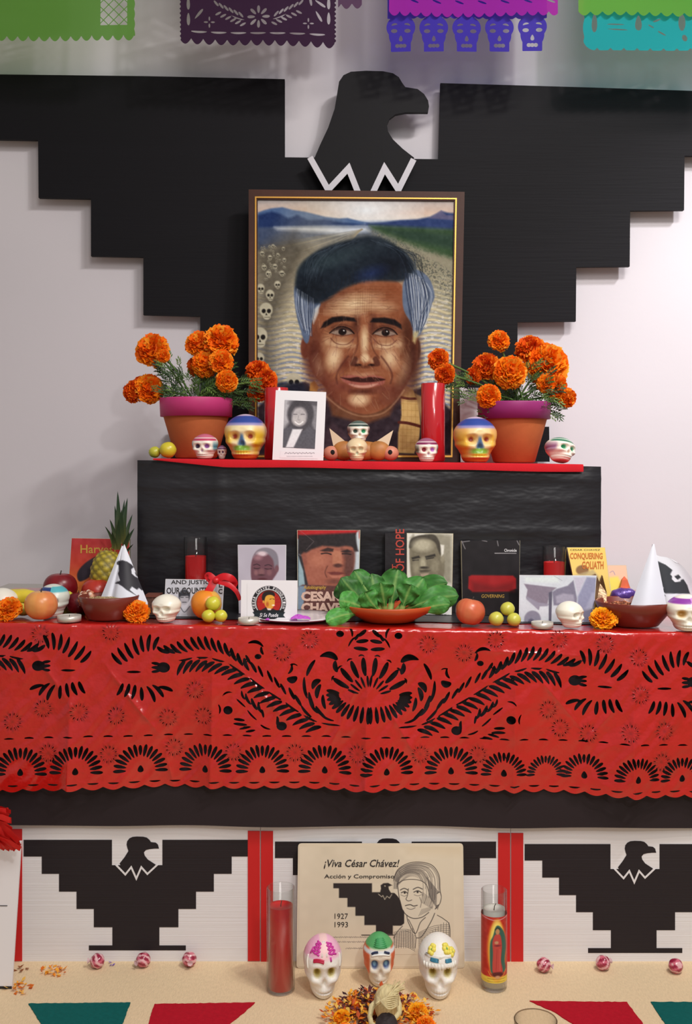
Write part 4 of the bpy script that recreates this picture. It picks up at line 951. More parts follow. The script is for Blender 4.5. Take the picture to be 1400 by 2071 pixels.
# clay figurine: tan body with two snouted heads, wings
M_clay = mat('tan_clay', (176,116,60), 0.5, 0.4, vary=0.25, vscale=30, bump=0.2, bscale=80); M_pink = mat('pink_clay', (206,134,110), 0.45, 0.4, vary=0.1)
M_hole = mat('dark_hole', (24,16,14), 0.9); M_wing = mat('pale_painted_clay', (214,190,158), 0.5)
l = on_step(730,2.72); fg = thing('clay_figurine', 'tan clay figurine with two round snouts and pointed ears, carrying a small skull', 'figurine', l)
s_ = sm(1,2.70); b = MB(); b.ball((0,0,20*s_),(56*s_,20*s_,20*s_),28,14,fn=lambda d: 1+0.07*math.sin(d.x*14)*max(0,1-abs(d.z)))
b.ball((-34*s_,-0.01,20*s_),(24*s_,16*s_,20*s_)); b.ball((36*s_,-0.01,20*s_),(24*s_,16*s_,20*s_)); b.build('body', M_clay, fg, False, True)
for sg in (-1,1):
    hd = MB().ball((sg*60*s_,-0.012,15*s_),(17*s_,16*s_,15*s_),20,12).build('snout', M_pink, fg, False, True)
    MB().ball((sg*58*s_+0.001,-0.012-15.4*s_,17*s_),(4.5*s_,1.6*s_,5*s_),12,8).build('nostril', M_hole, hd, False, True)
    e0 = Vector((sg*30*s_,0,38*s_)); e1 = Vector((sg*56*s_,0,30*s_)); e2 = Vector((sg*66*s_,-0.004,62*s_)) if sg > 0 else Vector((sg*64*s_,-0.004,66*s_))
    dy = Vector((0,0.009,0)); MB().prism([e0-dy,e1-dy,e2],[e0+dy,e1+dy,e2+dy*0.3]).build('ear', M_wing, fg, False, False)
sk_ = skull('painted_skull', 'small white skull with green eye and dark headband, on top of the figurine', (sx(725,2.715),2.71,l[2]+37.5*s_), sm(47,2.71), sm(44,2.71), P_small((34,56,50),(60,80,70),(40,150,100),(90,60,60),(210,180,150)), rz=0.1)
# limes
def lime(label, loc, r, col=(196,190,50), group=None):
    b = MB().ball((0,0,r*0.96), (r,r,r*0.96), 24, 14, col, fn=lambda d: 1+0.02*math.sin(5*d.x+3*d.y)+0.05*max(0,abs(d.x)-0.92)*8)
    o = b.build('lime', M_fruit, None, False, True, loc, True); return tag(o, label, 'lime', group)
lime('smaller of the two yellow limes at the left end of the upper step', on_step(313,2.66), sm(12,2.66), (186,184,60))
lime('larger of the two yellow limes at the left end of the upper step', on_step(340,2.65), sm(17,2.65), (206,190,50))
# pale card leaning behind the right pot
kp = Plane(3.0,0.05,0,z0=hz(0.3)); kp.zmin = lambda q: hz(q)+0.0015; t = slab('blank_card', kp, [(930,783),(1002,786),(1002,937.5),(932,936.5)], M_white, None, thick=0.003, loc=(sx(965,3.0),3.0,hz(0.35)))
tag(t, 'blank pale card leaning behind the purple-rimmed pot, right of the painting', 'card')
# ---------------------------------------------------------------- things on the table
def on_table(px, y, up=0.0): x = sx(px,y); return (x, y, tz(x)+0.0044+up)
V = []; Fc = []; n = 60
for i in range(n+1):
    x = -0.50+1.12*i/n
    for y in (2.445+0.004*math.sin(i*0.9), 2.50, 2.592): V.append((x, y, tz(x)+0.0032))
for i in range(n):
    for k in range(2): a = i*3+k; Fc.append((a, a+3, a+4, a+1))
tag(obj('black_paper_sheet', V, Fc, M_paper, smooth=True, loc=(0,2.5,0.735)), 'black paper sheet laid over the red cloth before the black box', 'paper')
def leaner(name, label, cat, quad, y, k, m, edge, th=0.003, px0=None, flat=None):
    cx = (quad[2][0]+quad[3][0])/2; x = sx(cx,y); pl = Plane(y, k, m, z0=tz(x), x0=x); pl.zmin = lambda q: tz(q)+0.0042; t = thing(name, label, cat, (x,y,tz(x)+0.0034))
    slab('book_block' if cat == 'book' else 'card_board', pl, quad, edge, t, thick=th); return t, pl
M_pages = mat('book_pages', (206,196,170), 0.8, bump=0.3, bscale=300); M_goldtxt = mat('golden_lettering', (196,152,60), 0.5); M_salmon = mat('salmon_lettering', (214,178,160), 0.5)
M_blackbk = mat('black_book_cover', (24,18,22), 0.3, 0.5, coat=0.3, bump=0.2, bscale=60)

# orange book, far left
t, pl = leaner('hardcover_book', 'red-orange book with fruit on its cover, behind the pineapple at the left', 'book', [(145,1088),(262,1090),(262,1222),(136,1222)], 2.615, 0.10, -0.03, M_pages, 0.012)
cv = Cv([(145.5,1088.5),(261.5,1090.5),(261.5,1221.5),(136.5,1221.5)], 1.2); cv.vgrad([(1088,(176,52,56)),(1140,(190,62,44)),(1180,(206,112,50)),(1222,(212,130,60))])
cv.poly([(198,1124),(176,1136),(160,1152),(156,1166),(162,1176),(180,1168),(196,1150),(206,1128)],(44,36,46),1.2,smooth=True); cv.mottle(9,8,3)
cv.build('printed_cover', M_vc, t, pl)
text('Harvest', pl, (163,1102,238,1119), M_goldtxt, t, bold=0.01)
# card with street portrait and headline
t, pl = leaner('photo_card', 'grey photo card with capital headline above a man\'s portrait, behind the red bow', 'card', [(335,1171),(454,1173),(449,1256),(331,1253)], 2.47, 0.12, 0.04, M_white)
cv = Cv([(336,1172),(453,1174),(448,1255),(332,1252)], 0.9, (196,198,206)); cv.poly([(333,1225),(350,1205),(350,1256),(330,1256)],(150,152,162),6); cv.mottle(10,8,5)
cv.ell(373,1206,11.5,14,(58,60,68),1.2); cv.ell(373,1211,9,12,(176,176,184),1.5); cv.poly([(361,1200),(385,1200),(384,1206),(375,1203),(362,1207)],(44,46,54),1); cv.poly([(352,1256),(352,1236),(364,1226),(373,1232),(384,1226),(396,1240),(396,1256)],(198,200,208),1.5)
cv.line([(364,1226),(373,1238),(384,1226)],1.6,(90,92,100)); cv.line([(366,1208),(371,1208)],1.5,(40,42,48)); cv.line([(376,1208),(381,1208)],1.5,(40,42,48)); cv.line([(369,1218),(377,1218)],1.5,(60,62,68)); cv.ell(373,1202.5,9,3,(50,52,60),1)
for k in range(5): cv.line([(354+2*k,1240),(352+2*k,1256)],0.8,(130,134,146),0.7)
cv.poly([(436,1172),(440,1172),(436,1256),(431,1256)],(170,172,182),1)
cv.build('photo_print', M_vc, t, pl)
text('AND JUSTICE', pl, (346,1173,432,1184), M_ink, t, bold=0.015); text('OUR COUNTRY', pl, (337,1188,430,1201), M_ink, t, bold=0.02); text('L', pl, (443,1178,450,1188), M_ink, t, bold=0.02); text('C', pl, (442,1191,450,1201), M_ink, t, bold=0.02)
# portrait of a grey haired man
t, pl = leaner('portrait_photo', 'colour photo of a grey-haired man on lilac ground, behind the round-emblem card', 'photo', [(481,1102),(579,1102),(578,1258),(483,1258)], 2.53, 0.10, 0.0, M_white)
cv = Cv([(482,1103),(578,1103),(577,1257),(484,1257)], 0.9, (190,182,194)); cv.mottle(30,5,6)
cv.poly([(509,1172),(508,1142),(514,1122),(524,1112),(540,1109),(556,1116),(562,1134),(562,1155),(552,1172),(545,1184),(520,1184)],(112,72,82),1.5,smooth=True)
cv.poly([(512,1128),(520,1114),(534,1108),(550,1111),(561,1122),(563,1144),(556,1150),(552,1132),(540,1120),(524,1118)],(132,126,136),2,smooth=True); cv.ell(530,1120,10,5,(222,200,206),2); cv.ell(522,1128,8,5,(160,116,124),3)
cv.ell(560,1150,4,7,(120,78,86),1.2); cv.line([(513,1143),(520,1141),(526,1144)],1.8,(60,38,46)); cv.line([(536,1144),(543,1142),(550,1145)],1.8,(60,38,46)); cv.line([(514,1149),(520,1150),(526,1149)],1.8,(56,34,40)); cv.line([(536,1150),(543,1151),(549,1150)],1.8,(56,34,40))
cv.ell(529,1157,6,7,(136,92,96),2); cv.ell(529,1163,6,2,(80,48,54),1.2); cv.ell(531,1171,9,2.6,(92,46,54),1); cv.ell(518,1158,4,5,(146,100,104),2); cv.ell(545,1158,5,6,(134,90,96),2)
cv.poly([(500,1258),(505,1190),(530,1182),(560,1190),(566,1258)],(90,90,120),2)
cv.build('photo_print', M_vc, t, pl)
# plate with the emblem card
M_plate = mat('white_enamel_plate', (228,220,224), 0.3, 0.5, coat=0.3); M_rim = mat('dark_plate_rim', (96,40,52), 0.4)
pc = on_table(600,2.462); t = thing('plate', 'white plate with dark rim lying under the emblem card', 'plate', pc)
r = sm(86,2.462); MB().lathe([(0.0004,0.0),(r*0.55,0.0),(r*0.62,0.001),(r,0.005),(r,0.0065),(r*0.6,0.0035),(0.0004,0.003)], n=56).build('dish', M_plate, t, False, True)
MB().lathe([(r,0.0045),(r+0.0012,0.0055),(r+0.0008,0.0072),(r-0.001,0.0068)], n=56, caps=False).build('rim', M_rim, t, False, True)
yq = 2.405; x = sx(544,yq); pl = Plane(yq,0.10,0.0,z0=tz(x)+0.008,x0=x)
t = thing('emblem_card', 'white card with round black and red emblem of a smiling man, on the plate', 'card', (x,yq,tz(x)+0.0085))
slab('card_board', pl, [(488,1173),(602,1174),(601,1257.5),(487,1257.5)], M_white, t, thick=0.002)
cv = Cv([(500,1180),(590,1180),(590,1252),(500,1252)], 0.6, (231,228,231)); cx_, cy_ = 544, 1219.5
cv.ell(cx_,cy_,34.5,34.5,(30,28,32),0.7); cv.ell(cx_,cy_,27.5,28,(238,236,236),0.5); cv.ell(cx_,cy_,26,26.5,(24,22,24),0.5); cv.ell(cx_,cy_,24.5,25,(176,34,26),0.6)
for k in range(11): a = rad(-175+k*17); cv.line([(cx_+12*math.cos(a),cy_+12*math.sin(a)),(cx_+24*math.cos(a),cy_+24*math.sin(a))],0.8,(120,20,18),0.6)
cv.poly([(531,1214),(530,1206),(534,1198),(544,1195),(554,1198),(556,1205),(552,1207),(548,1204),(540,1206),(537,1216)],(34,24,22),0.8,smooth=True)
cv.poly([(535,1216),(538,1206),(546,1203),(554,1206),(556,1214),(555,1224),(549,1231),(541,1230),(536,1224)],(224,164,60),0.8,smooth=True); cv.ell(553,1224,3,1.4,(250,240,220),0.6); cv.line([(546,1212),(549,1211)],1.2,(60,30,20)); cv.line([(552,1211),(555,1212)],1.2,(60,30,20)); cv.ell(541,1222,3,5,(190,100,40),1.5); cv.ell(533,1217,1.8,3,(214,150,60),0.6)
cv.poly([(520,1244),(528,1234),(538,1228),(544,1236),(552,1231),(566,1238),(570,1244)],(40,30,28),0.8); cv.poly([(540,1230),(549,1231),(545,1242)],(232,222,210),0.8)
cv.poly([(511,1238),(577,1238),(573,1244),(577,1249),(511,1249),(515,1244)],(30,40,46),0.6); cv.poly([(513,1237),(520,1234),(568,1234),(575,1237),(575,1239),(513,1239)],(20,26,30),0.5)
cv.build('emblem_print', M_vc, t, pl)
s = 'CESAR CHAVEZ FOUNDATION'
for k, ch in enumerate(s):
    if ch == ' ': continue
    a = rad(-198+216*k/(len(s)-1)); x_, y_ = cx_+31*math.cos(a), cy_+31*math.sin(a); text(ch, pl, (x_-1.9,y_-2.6,x_+1.9,y_+2.6), M_white, t, rot=math.degrees(a)+90, bold=0.02, off=0.0009)
text('Si Se Puede', pl, (525,1239.8,563,1247.6), M_white, t, shear=0.3, bold=0.01, off=0.0009)
# paperback with a man's face
t, pl = leaner('paperback_book', 'worn paperback with close-up of a man\'s face and large pale capitals', 'book', [(601,1072),(729,1072),(725,1262),(602,1262)], 2.565, 0.09, 0.0, M_pages, 0.014)
def qb(p): return (590+p[0]/4, 1050+p[1]/4)
def ql(*p): return [qb(a) for a in p]
cv = Cv([(602,1072.5),(728,1072.5),(724,1261.5),(603,1261.5)], 0.9, (160,176,186)); cv.vgrad([(1072,(150,30,30)),(1087,(170,34,34)),(1092,(176,190,200)),(1262,(120,140,160))])
cv.poly(ql((500,130),(545,90),(548,480),(500,520)),(198,206,212),2); cv.poly(ql((55,85),(520,85),(520,125),(400,118),(150,160),(100,150)),(186,30,34),1); cv.poly(ql((55,130),(140,155),(300,140),(500,120),(540,260),(300,280),(110,300),(50,280)),(40,32,34),2)
cv.poly(ql((75,285),(140,220),(300,190),(470,200),(510,300),(500,400),(470,480),(420,540),(300,570),(140,540),(100,420)),(164,96,76),2,smooth=True); cv.poly(ql((60,130),(520,110),(525,230),(440,215),(380,225),(250,215),(160,245),(120,270),(70,290)),(38,30,32),2.5)
cv.poly(ql((400,240),(515,260),(505,420),(440,500),(420,420),(430,330)),(92,54,48),4,a=0.9); cv.poly(ql((330,250),(400,260),(410,370),(370,385),(330,360)),(186,120,92),2,a=0.9); cv.ell(*qb((375,375)),9,4,(84,46,40),1.5); cv.ell(*qb((215,330)),18,14,(182,112,88),5,a=0.8)
cv.poly(ql((230,255),(290,230),(340,240),(335,262),(270,262)),(54,34,32),1.5); cv.poly(ql((400,262),(450,245),(490,262),(450,272)),(44,28,28),1.5); cv.line(ql((240,280),(285,275),(320,285)),2.4,(40,24,24)); cv.line(ql((410,280),(445,280),(480,285)),2.2,(34,20,20))
cv.poly(ql((290,430),(350,425),(410,430),(430,440),(380,452),(320,450)),(112,50,46),1.5); cv.poly(ql((300,452),(350,458),(410,452),(400,475),(330,475)),(186,116,96),1.5); cv.ell(*qb((350,505)),16,5,(120,68,56),3); cv.line(ql((290,380),(270,430),(285,470)),2.4,(112,62,50),0.8); cv.ell(*qb((100,330)),6,15,(150,86,70),1.5)
cv.poly(ql((50,280),(80,300),(130,520),(140,560),(50,545)),(44,40,44),1.5); cv.poly(ql((55,300),(95,420),(110,545),(55,545)),(150,176,184),1.5); cv.poly(ql((90,530),(520,545),(520,850),(60,850),(60,545)),(96,56,52),1.5); cv.poly(ql((60,540),(120,540),(70,850),(50,850)),(120,140,160),1.5)
cv.poly(ql((90,775),(400,775),(300,850),(90,850)),(170,140,70),2,a=0.9); cv.line(ql((60,85),(180,180),(120,245)),1.2,(150,140,140),0.4,smooth=False); cv.mottle(4,6,4); cv.build('printed_cover', M_vcg, t, pl)
text('CESAR', pl, (609,1196,690,1216), M_salmon, t, bold=0.05); text('CHAVEZ', pl, (609,1219,709,1238), M_salmon, t, bold=0.05); text('Autobiography', pl, (614,1184,660,1193.5), M_goldtxt, t, bold=0.02, shear=0.2)
# hardback with tall spine lettering
yq = 2.556; x = sx(850,yq); pl = Plane(yq,0.08,0.0,z0=tz(x),x0=x); pl.zmin = lambda q: tz(q)+0.0042; t = thing('hardcover_book', 'hardback with red letters down its black spine and sepia portrait on the front', 'book', (x,yq,tz(x)+0.0034))
slab('book_block', pl, [(823,1078),(917,1079),(914,1262),(823,1262)], M_pages, t, thick=0.02); slab('spine', pl, [(779,1078),(823,1078),(823,1262),(779,1262)], M_blackbk, t, thick=0.021)
text('OF HOPE', pl, (766,1104,852,1122), mat('red_lettering', (186,60,44), 0.5), t, rot=-90, bold=0.01)
text('TESTAMENT', pl, (748,1186,850,1198), MATS['red_lettering'], t, rot=-90, bold=0.01)
cv = Cv([(824,1079),(915,1079.5),(913,1261),(824,1261)], 0.9, (226,222,210)); cv.poly(ql((1090,120),(1200,110),(1300,130),(1300,520),(1240,520)),(150,144,126),6); cv.poly(ql((960,150),(985,120),(1010,170),(980,260)),(150,144,128),3)
cv.poly(ql((955,220),(975,170),(1040,140),(1120,135),(1180,170),(1205,260),(1235,330),(1235,440),(1200,530),(1120,580),(1020,560),(970,480),(955,330)),(122,114,94),1.8,smooth=True)
cv.poly(ql((950,230),(960,170),(1000,140),(1080,125),(1160,130),(1200,200),(1205,290),(1180,240),(1160,190),(1100,165),(1020,175),(975,230)),(70,64,54),1.6,smooth=True)
cv.ell(*qb((1060,210)),20,12,(184,176,152),5); cv.poly(ql((970,310),(1030,295),(1040,312),(975,326)),(50,46,40),1.3); cv.poly(ql((1080,300),(1160,280),(1165,300),(1085,316)),(50,46,40),1.3); cv.line(ql((980,335),(1025,330)),2,(44,40,36)); cv.line(ql((1090,322),(1150,312)),2,(44,40,36))
cv.ell(*qb((1062,360)),6,12,(176,168,142),2.5); cv.ell(*qb((1070,392)),9,2.5,(60,54,46),1.3); cv.poly(ql((1026,416),(1080,408),(1124,414),(1100,426),(1046,427)),(80,72,60),1.8); cv.poly(ql((1040,440),(1110,436),(1100,462),(1050,465)),(170,150,130),1.4); cv.ell(*qb((1010,390)),6,12,(150,142,118),3); cv.ell(*qb((1160,380)),8,14,(140,132,110),3); cv.ell(*qb((1220,320)),4,8,(150,142,120),1.5); cv.poly(ql((1205,205),(1235,210),(1230,280),(1212,300)),(232,228,216),1.5)
cv.poly(ql((980,540),(1080,590),(1200,540),(1240,560),(1290,640),(980,640)),(90,86,78),2); cv.poly(ql((930,640),(1310,640),(1310,860),(930,860)),(226,224,222),1); cv.mottle(4,6,9); cv.build('printed_cover', M_vc, t, pl)
text('THE ESSENTIAL', pl, (872,1233,899,1237), M_ink, t, bold=0.02); text('WRITINGS', pl, (880,1242,903,1246), M_ink, t, bold=0.02)
# black book with red band
t, pl = leaner('hardcover_book', 'black scuffed book with a red band across its lower cover', 'book', [(933,1094),(1052,1093),(1050,1262),(936,1262)], 2.56, 0.08, 0.0, M_pages, 0.016)
cv = Cv([(933.5,1093.5),(1051.5,1092.5),(1049.5,1261.5),(936.5,1261.5)], 1.0, (24,18,22)); cv.poly([(948,1166),(954,1163),(1038,1164),(1044,1170),(1044,1190),(1030,1196),(956,1197),(947,1190)],(160,22,26),1.6); cv.mottle(12,7,8); cv.poly([(955,1176),(1000,1186),(1040,1176),(1040,1196),(956,1197)],(110,14,18),5,a=0.7)
cv.line([(1001,1119),(1044,1119)],1.2,(206,202,204)); 
for (a,b_) in (((934,1094),(941,1110)),((936,1096),(950,1094)),((975,1093),(985,1095)),((1006,1094),(1008,1104)),((1046,1094),(1050,1102))): cv.line([a,b_],1.6,(180,178,180),0.7)
cv.build('printed_cover', M_vcg, t, pl); text('Chronicle', pl, (1020,1110,1045,1116), M_white, t, bold=0.01); text('GOVERNING', pl, (974,1202,1020,1209), M_goldtxt, t, bold=0.0, shear=0.1)
# landscape grey photo with flag and hats
t, pl = leaner('photo_card', 'pale grey photo of a marcher holding a flag, beside the black book', 'card', [(1051,1163),(1207,1164),(1200,1266),(1050,1265)], 2.465, 0.10, 0.03, M_white)
def rb(p): return (1040+p[0]/7, 1150+p[1]/7)
def rl(*p): return [rb(a) for a in p]
cv = Cv([(1052,1164),(1206,1165),(1199,1265),(1051,1264)], 0.9, (206,212,220)); cv.mottle(22,9,4); cv.poly(rl((150,120),(620,110),(640,200),(160,190)),(216,226,226),3)
cv.poly(rl((140,215),(560,265),(600,270),(540,320),(500,360),(470,520),(360,530),(350,585),(170,410),(190,300)),(134,124,140),1.3); cv.poly(rl((180,390),(340,480),(500,500),(470,530),(360,535),(340,580),(170,430)),(150,146,164),1.5)
cv.poly(rl((490,340),(540,320),(525,780),(490,780)),(92,90,108),0.8); cv.poly(rl((540,330),(600,290),(760,240),(840,165),(890,420),(880,520),(560,520)),(128,124,144),1.5); cv.poly(rl((590,390),(700,350),(840,370),(860,480),(600,490)),(164,160,178),2)
cv.poly(rl((840,120),(1020,120),(900,380)),(196,192,208),2); cv.poly(rl((1030,120),(1170,130),(1150,500),(1000,600),(900,560),(900,400)),(148,150,178),2); cv.poly(rl((1110,340),(1150,340),(1140,520),(1000,600)),(170,172,196),3)
cv.ell(*rb((260,720)),17,18,(136,134,152),1.5); cv.mottle(3,4,31); cv.ell(*rb((240,760)),6,7,(84,80,104),2); cv.poly(rl((960,600),(1100,560),(1200,600),(1160,800),(980,800)),(120,118,140),3)
cv.line(rl((560,100),(680,170)),1,(150,152,160),0.7); cv.build('photo_print', M_vc, t, pl)
# yellow book
t, pl = leaner('paperback_book', 'yellow tilted paperback with orange capitals, behind the right clay bowl', 'book', [(1147,1107),(1224,1107),(1244,1262),(1178,1262)], 2.545, 0.10, 0.0, M_pages, 0.012)
cv = Cv([(1147.5,1107.5),(1223.5,1107.5),(1243.5,1261.5),(1178.5,1261.5)], 0.9, (246,204,96)); cv.vgrad([(1107,(248,212,110)),(1160,(248,214,124)),(1262,(240,196,70))]); cv.ell(1178,1153,13,10,(150,110,72),1.3); cv.poly([(1160,1164),(1200,1152),(1215,1170),(1215,1230),(1180,1230)],(196,176,130),2,a=0.8); cv.poly([(1193,1166),(1204,1160),(1222,1215),(1216,1235)],(120,100,84),1.5)
cv.build('printed_cover', M_vc, t, pl); M_or = mat('orange_lettering', (206,116,40), 0.5)
text('CESAR CHAVEZ', pl, (1153,1110.5,1214,1113.5), M_ink, t, bold=0.0); text('CONQUERING', pl, (1153,1118,1219,1133), M_or, t, bold=0.03); text('GOLIATH', pl, (1177,1135,1221,1151), M_or, t, bold=0.03)
# pale orange booklet behind
t, pl = leaner('booklet', 'pale orange booklet partly hidden behind the purple wrapped sweet', 'book', [(1228,1143),(1267,1143),(1280,1262),(1232,1262)], 2.575, 0.06, 0.0, M_pages, 0.003)
cv = Cv([(1228.5,1143.5),(1266.5,1143.5),(1279.5,1261.5),(1232.5,1261.5)], 1.1, (250,206,176)); cv.poly([(1228,1168),(1250,1166),(1262,1190),(1230,1215)],(250,232,110),3); cv.line([(1234,1158),(1240,1155),(1244,1162)],1,(150,140,180)); cv.build('printed_cover', M_vc, t, pl)

# folded white flags with the eagle
M_flag = mat('white_flag_paper', attr='Col', rough=0.6, vary=0.02)
def flag(label, quadfn, base, polys, nu, nv, y, depthfn, lw=0.7):
    t = thing('paper_flag', label, 'flag', base)
    u, v = np.meshgrid(np.linspace(0,1,nu), np.linspace(0,1,nv)); X, Y = quadfn(u, v); cv = Cv(X=X, Y=Y, bgc=(226,228,238)); cv.sh = X.shape
    for p in polys: cv.poly(*p[0:2], lw, *p[2:])
    yy = depthfn(u, v).ravel()
    cv.build('flag_sheet', M_flag, t, fn=lambda a, b: np.stack([sx(a,yy), yy, H-(b-HY)*yy/F], -1)); return t
L_ = lambda *p: [(130+a/7, 1080+b/7) for a, b in p]
# left: cone with fold; apex (248,1104), base from (200,1222) to (302,1228)
def qf(u, v):
    v = v**1.0; xl = 247-49*v; xr = 252+47*np.clip(v*1.12,0,1); X = xl+(xr-xl)*u; Y = 1103+v*(120+12*u)+2*np.sin(u*5); return X, Y
t = flag('white paper flag with black eagle folded into a cone, in the left clay bowl', qf, on_table(235,2.43,0.03), [
  (L_((745,400),(770,378),(830,372),(890,390),(950,430),(985,470),(950,500),(955,560),(1000,600),(1040,620),(1090,640),(1110,700),(1150,790),(1100,800),(1060,765),(1030,790),(960,745),(925,790),(1035,880),(880,790),(820,740),(760,705),(715,705),(735,680),(790,660),(760,560),(775,520),(770,440),(745,430)),(40,38,46)),
  (L_((950,505),(985,540),(1040,560),(1070,600),(1090,640),(1050,610),(1000,590),(960,540)),(228,230,238)), (L_((1000,545),(1050,550),(1060,590),(1020,600)),(52,50,58))], 60, 70, 2.43,
  lambda u, v: 2.45-0.035*np.sin(np.clip(u,0,1)*PI)*v+0.02*(1-v)+0.012*np.exp(-((u-0.22)/0.06)**2)*v)
# right flag: cone + spread wing
R_ = lambda *p: [(1180+a/6.364, 1080+b/6.364) for a, b in p]
def qg(u, v): xl = 1321-46*v; xr = 1324+24*v; return xl+(xr-xl)*u, 1100+v*(126-4*u)
t = flag('white paper flag with black eagle standing in the right clay bowl', qg, on_table(1300,2.45,0.03), [], 14, 24, 2.44, lambda u, v: 2.44-0.022*np.sin(u*PI)*v+0.015*(1-v))
def qh(u, v): xl = 1322-2*v*0+14*v; xr = 1345+58*v**0.6+22; return xl+(xr-xl)*u, 1118+u*18+v*(104-18*u)+2*np.sin(u*7)
u, v = np.meshgrid(np.linspace(0,1,60), np.linspace(0,1,60)); X, Y = qh(u, v); cv = Cv(X=X, Y=Y, bgc=(230,232,240))
cv.poly(R_((845,395),(870,350),(960,350),(1060,395),(1150,465),(1120,520),(1200,600),(1290,580),(1340,660),(1375,770),(1060,765),(1000,720),(1040,690),(950,640),(990,610),(930,560),(950,530),(905,480),(920,465),(880,440),(885,405)),(52,56,62),0.7)
cv.poly(R_((1150,520),(1220,505),(1270,550),(1250,610),(1180,620),(1140,580)),(232,234,240),0.7); cv.poly(R_((1170,545),(1225,520),(1260,560),(1215,590)),(52,56,62),0.6); cv.line(R_((900,700),(960,710),(1060,800)),1,(60,62,70))
yy = (2.452-0.01*np.sin(u*6)*v).ravel(); cv.build('wing_sheet', M_flag, t, fn=lambda a, b: np.stack([sx(a,yy), yy, H-(b-HY)*yy/F], -1))
MB().tube([(sx(1321,2.462),2.462,sz(1101,2.462)),(sx(1292,2.462),2.462,sz(1238,2.462))],0.0015,6).build('flag_stick', M_wick, t)

# clay bowls
M_bowl = mat('brown_clay_bowl', (112,38,24), 0.4, 0.5, coat=0.15, vary=0.12, vscale=10); M_terb = mat('orange_clay_dish', (190,78,34), 0.35, 0.5, coat=0.2, vary=0.12, vscale=12)
def bowl(name, label, loc, R, h, m, foot=0.7, th=0.005):
    t = thing(name, label, 'bowl', loc); MB().lathe([(0.0004,0),(R*foot,0),(R*foot*1.04,0.003),(R*0.93,h*0.62),(R,h-0.002),(R-0.002,h),(R-th,h-0.002),(R*0.86,h*0.5),(R*foot*0.9,th),(0.0004,th)], n=56).build('clay_body', m, t, False, True); return t
l = on_table(221,2.432); t = bowl('clay_bowl', 'dark brown clay bowl heaped with grain, left of the table', l, sm(60,2.432), sm(46,2.432), M_bowl, 0.72)
rnd = random.Random(4); g = MB(); R = sm(52,2.432); h = sm(40,2.432)
MBf = [(a,) for a in range(1)]
g.lathe([(R,h*0.92),(R*0.5,h*1.02),(0.0004,h*1.06)], n=24, col=(150,126,90))
for k in range(420):
    a = rnd.uniform(0,2*PI); q = rnd.random()**0.5*R; g.ball((q*math.cos(a),q*math.sin(a),h*(1.04-0.1*q/R)),(0.0026,0.0017,0.0015),6,4,rnd.choice([(196,170,120),(150,150,90),(214,196,160),(120,84,60),(224,180,150)]))
stuff(g.build('grain', M_vc, t, False, True, colour=True))
l = on_table(1283,2.448); t = bowl('clay_bowl', 'dark brown glazed clay bowl holding the paper flag, right of the table', l, sm(78,2.448), sm(48,2.448), M_bowl, 0.62)
bl = l; g = MB(); R = sm(68,2.448); h = sm(38,2.448); g.lathe([(R,h*0.9),(0.0004,h*1.0)], n=24, col=(96,50,34)); 
for k in range(200):
    a = rnd.uniform(0,2*PI); q = rnd.random()**0.5*R; g.ball((q*math.cos(a),q*math.sin(a),h*0.98),(0.004,0.003,0.0025),6,4,rnd.choice([(150,84,54),(110,56,38),(190,120,84)]))
stuff(g.build('beans', M_vc, t, False, True, colour=True))
t = bowl('clay_cup', 'small dark scalloped cup between yellow book and purple sweet', on_table(1250,2.545,0.0), sm(32,2.545), sm(30,2.545), mat('dark_chocolate_cup', (50,30,28), 0.45), 0.6, 0.004)
# dish with greens
dl = on_table(786,2.462); t = bowl('clay_dish', 'wide shallow orange clay dish under the leafy greens', dl, sm(97,2.462), sm(34,2.462), M_terb, 0.55, 0.004)
M_veg = mat('leafy_green', attr='Col', rough=0.5, spec=0.35, vary=0.08, vscale=40, trans=0.15, bump=0.2, bscale=90)
def greens_leaf(parent, p0, p1, p2, wid, seed, face=-1, dark=1.0, cup=0.35):
    """stem from p0 bending through p1 to tip p2 (world points), blade wid wide, seen mostly from the front"""
    rnd = random.Random(seed); p0, p1, p2 = Vector(p0), Vector(p1), Vector(p2); nu, nv = 12, 20; V = []; Cc = []; Fc = []
    for j in range(nv+1):
        t_ = j/nv; c = p0*(1-t_)**2+p1*2*t_*(1-t_)+p2*t_*t_; d = ((p1-p0)*(1-t_)+(p2-p1)*t_).normalized()
        s_ = d.cross(Vector((0,-1,0.15))); s_.normalize(); n = s_.cross(d)
        w = wid*(0.20+0.0*t_) if t_ < 0.25 else wid*(0.20+0.80*math.sin(min(1,(t_-0.25)/0.42)*PI/2))*(math.sqrt(max(0,1-max(0,(t_-0.62)/0.38)**2.2)))
        for i in range(nu+1):
            u = -1+2*i/nu; ruff = 0.11*wid*math.sin(t_*17+seed+u*2.5)*abs(u)**1.5*(t_ > 0.25)
            p = c+s_*(w*0.5*u)-n*(cup*w*0.5*(u*u))+n*ruff+n*0.02*wid*math.cos(u*16)*(t_ > 0.25); V.append(tuple(p))
            vein = math.exp(-(u/(0.16*(1.15-t_)))**2); side = max(0,math.sin(t_*26-abs(u)*5))**6*0.35*(t_ > 0.25)
            g1 = np.array([66,128,56])*dark*(0.9+0.2*rnd.random()); g2 = np.array([168,196,110]); k = min(1, vein*0.85*(1.1-0.6*t_)+side*0.5+(0.9 if t_ < 0.2 else 0))
            Cc.append(lin(np.clip(g1*(1-k)+g2*k,2,255)/255.0))
    for j in range(nv):
        for i in range(nu): a = j*(nu+1)+i; Fc.append((a,a+1,a+nu+2,a+nu+1))
    return obj('leaf', V, Fc, M_veg, parent, True, np.array(Cc), True)
def TP(px, py, y): return (sx(px,y), y, sz(py,y))
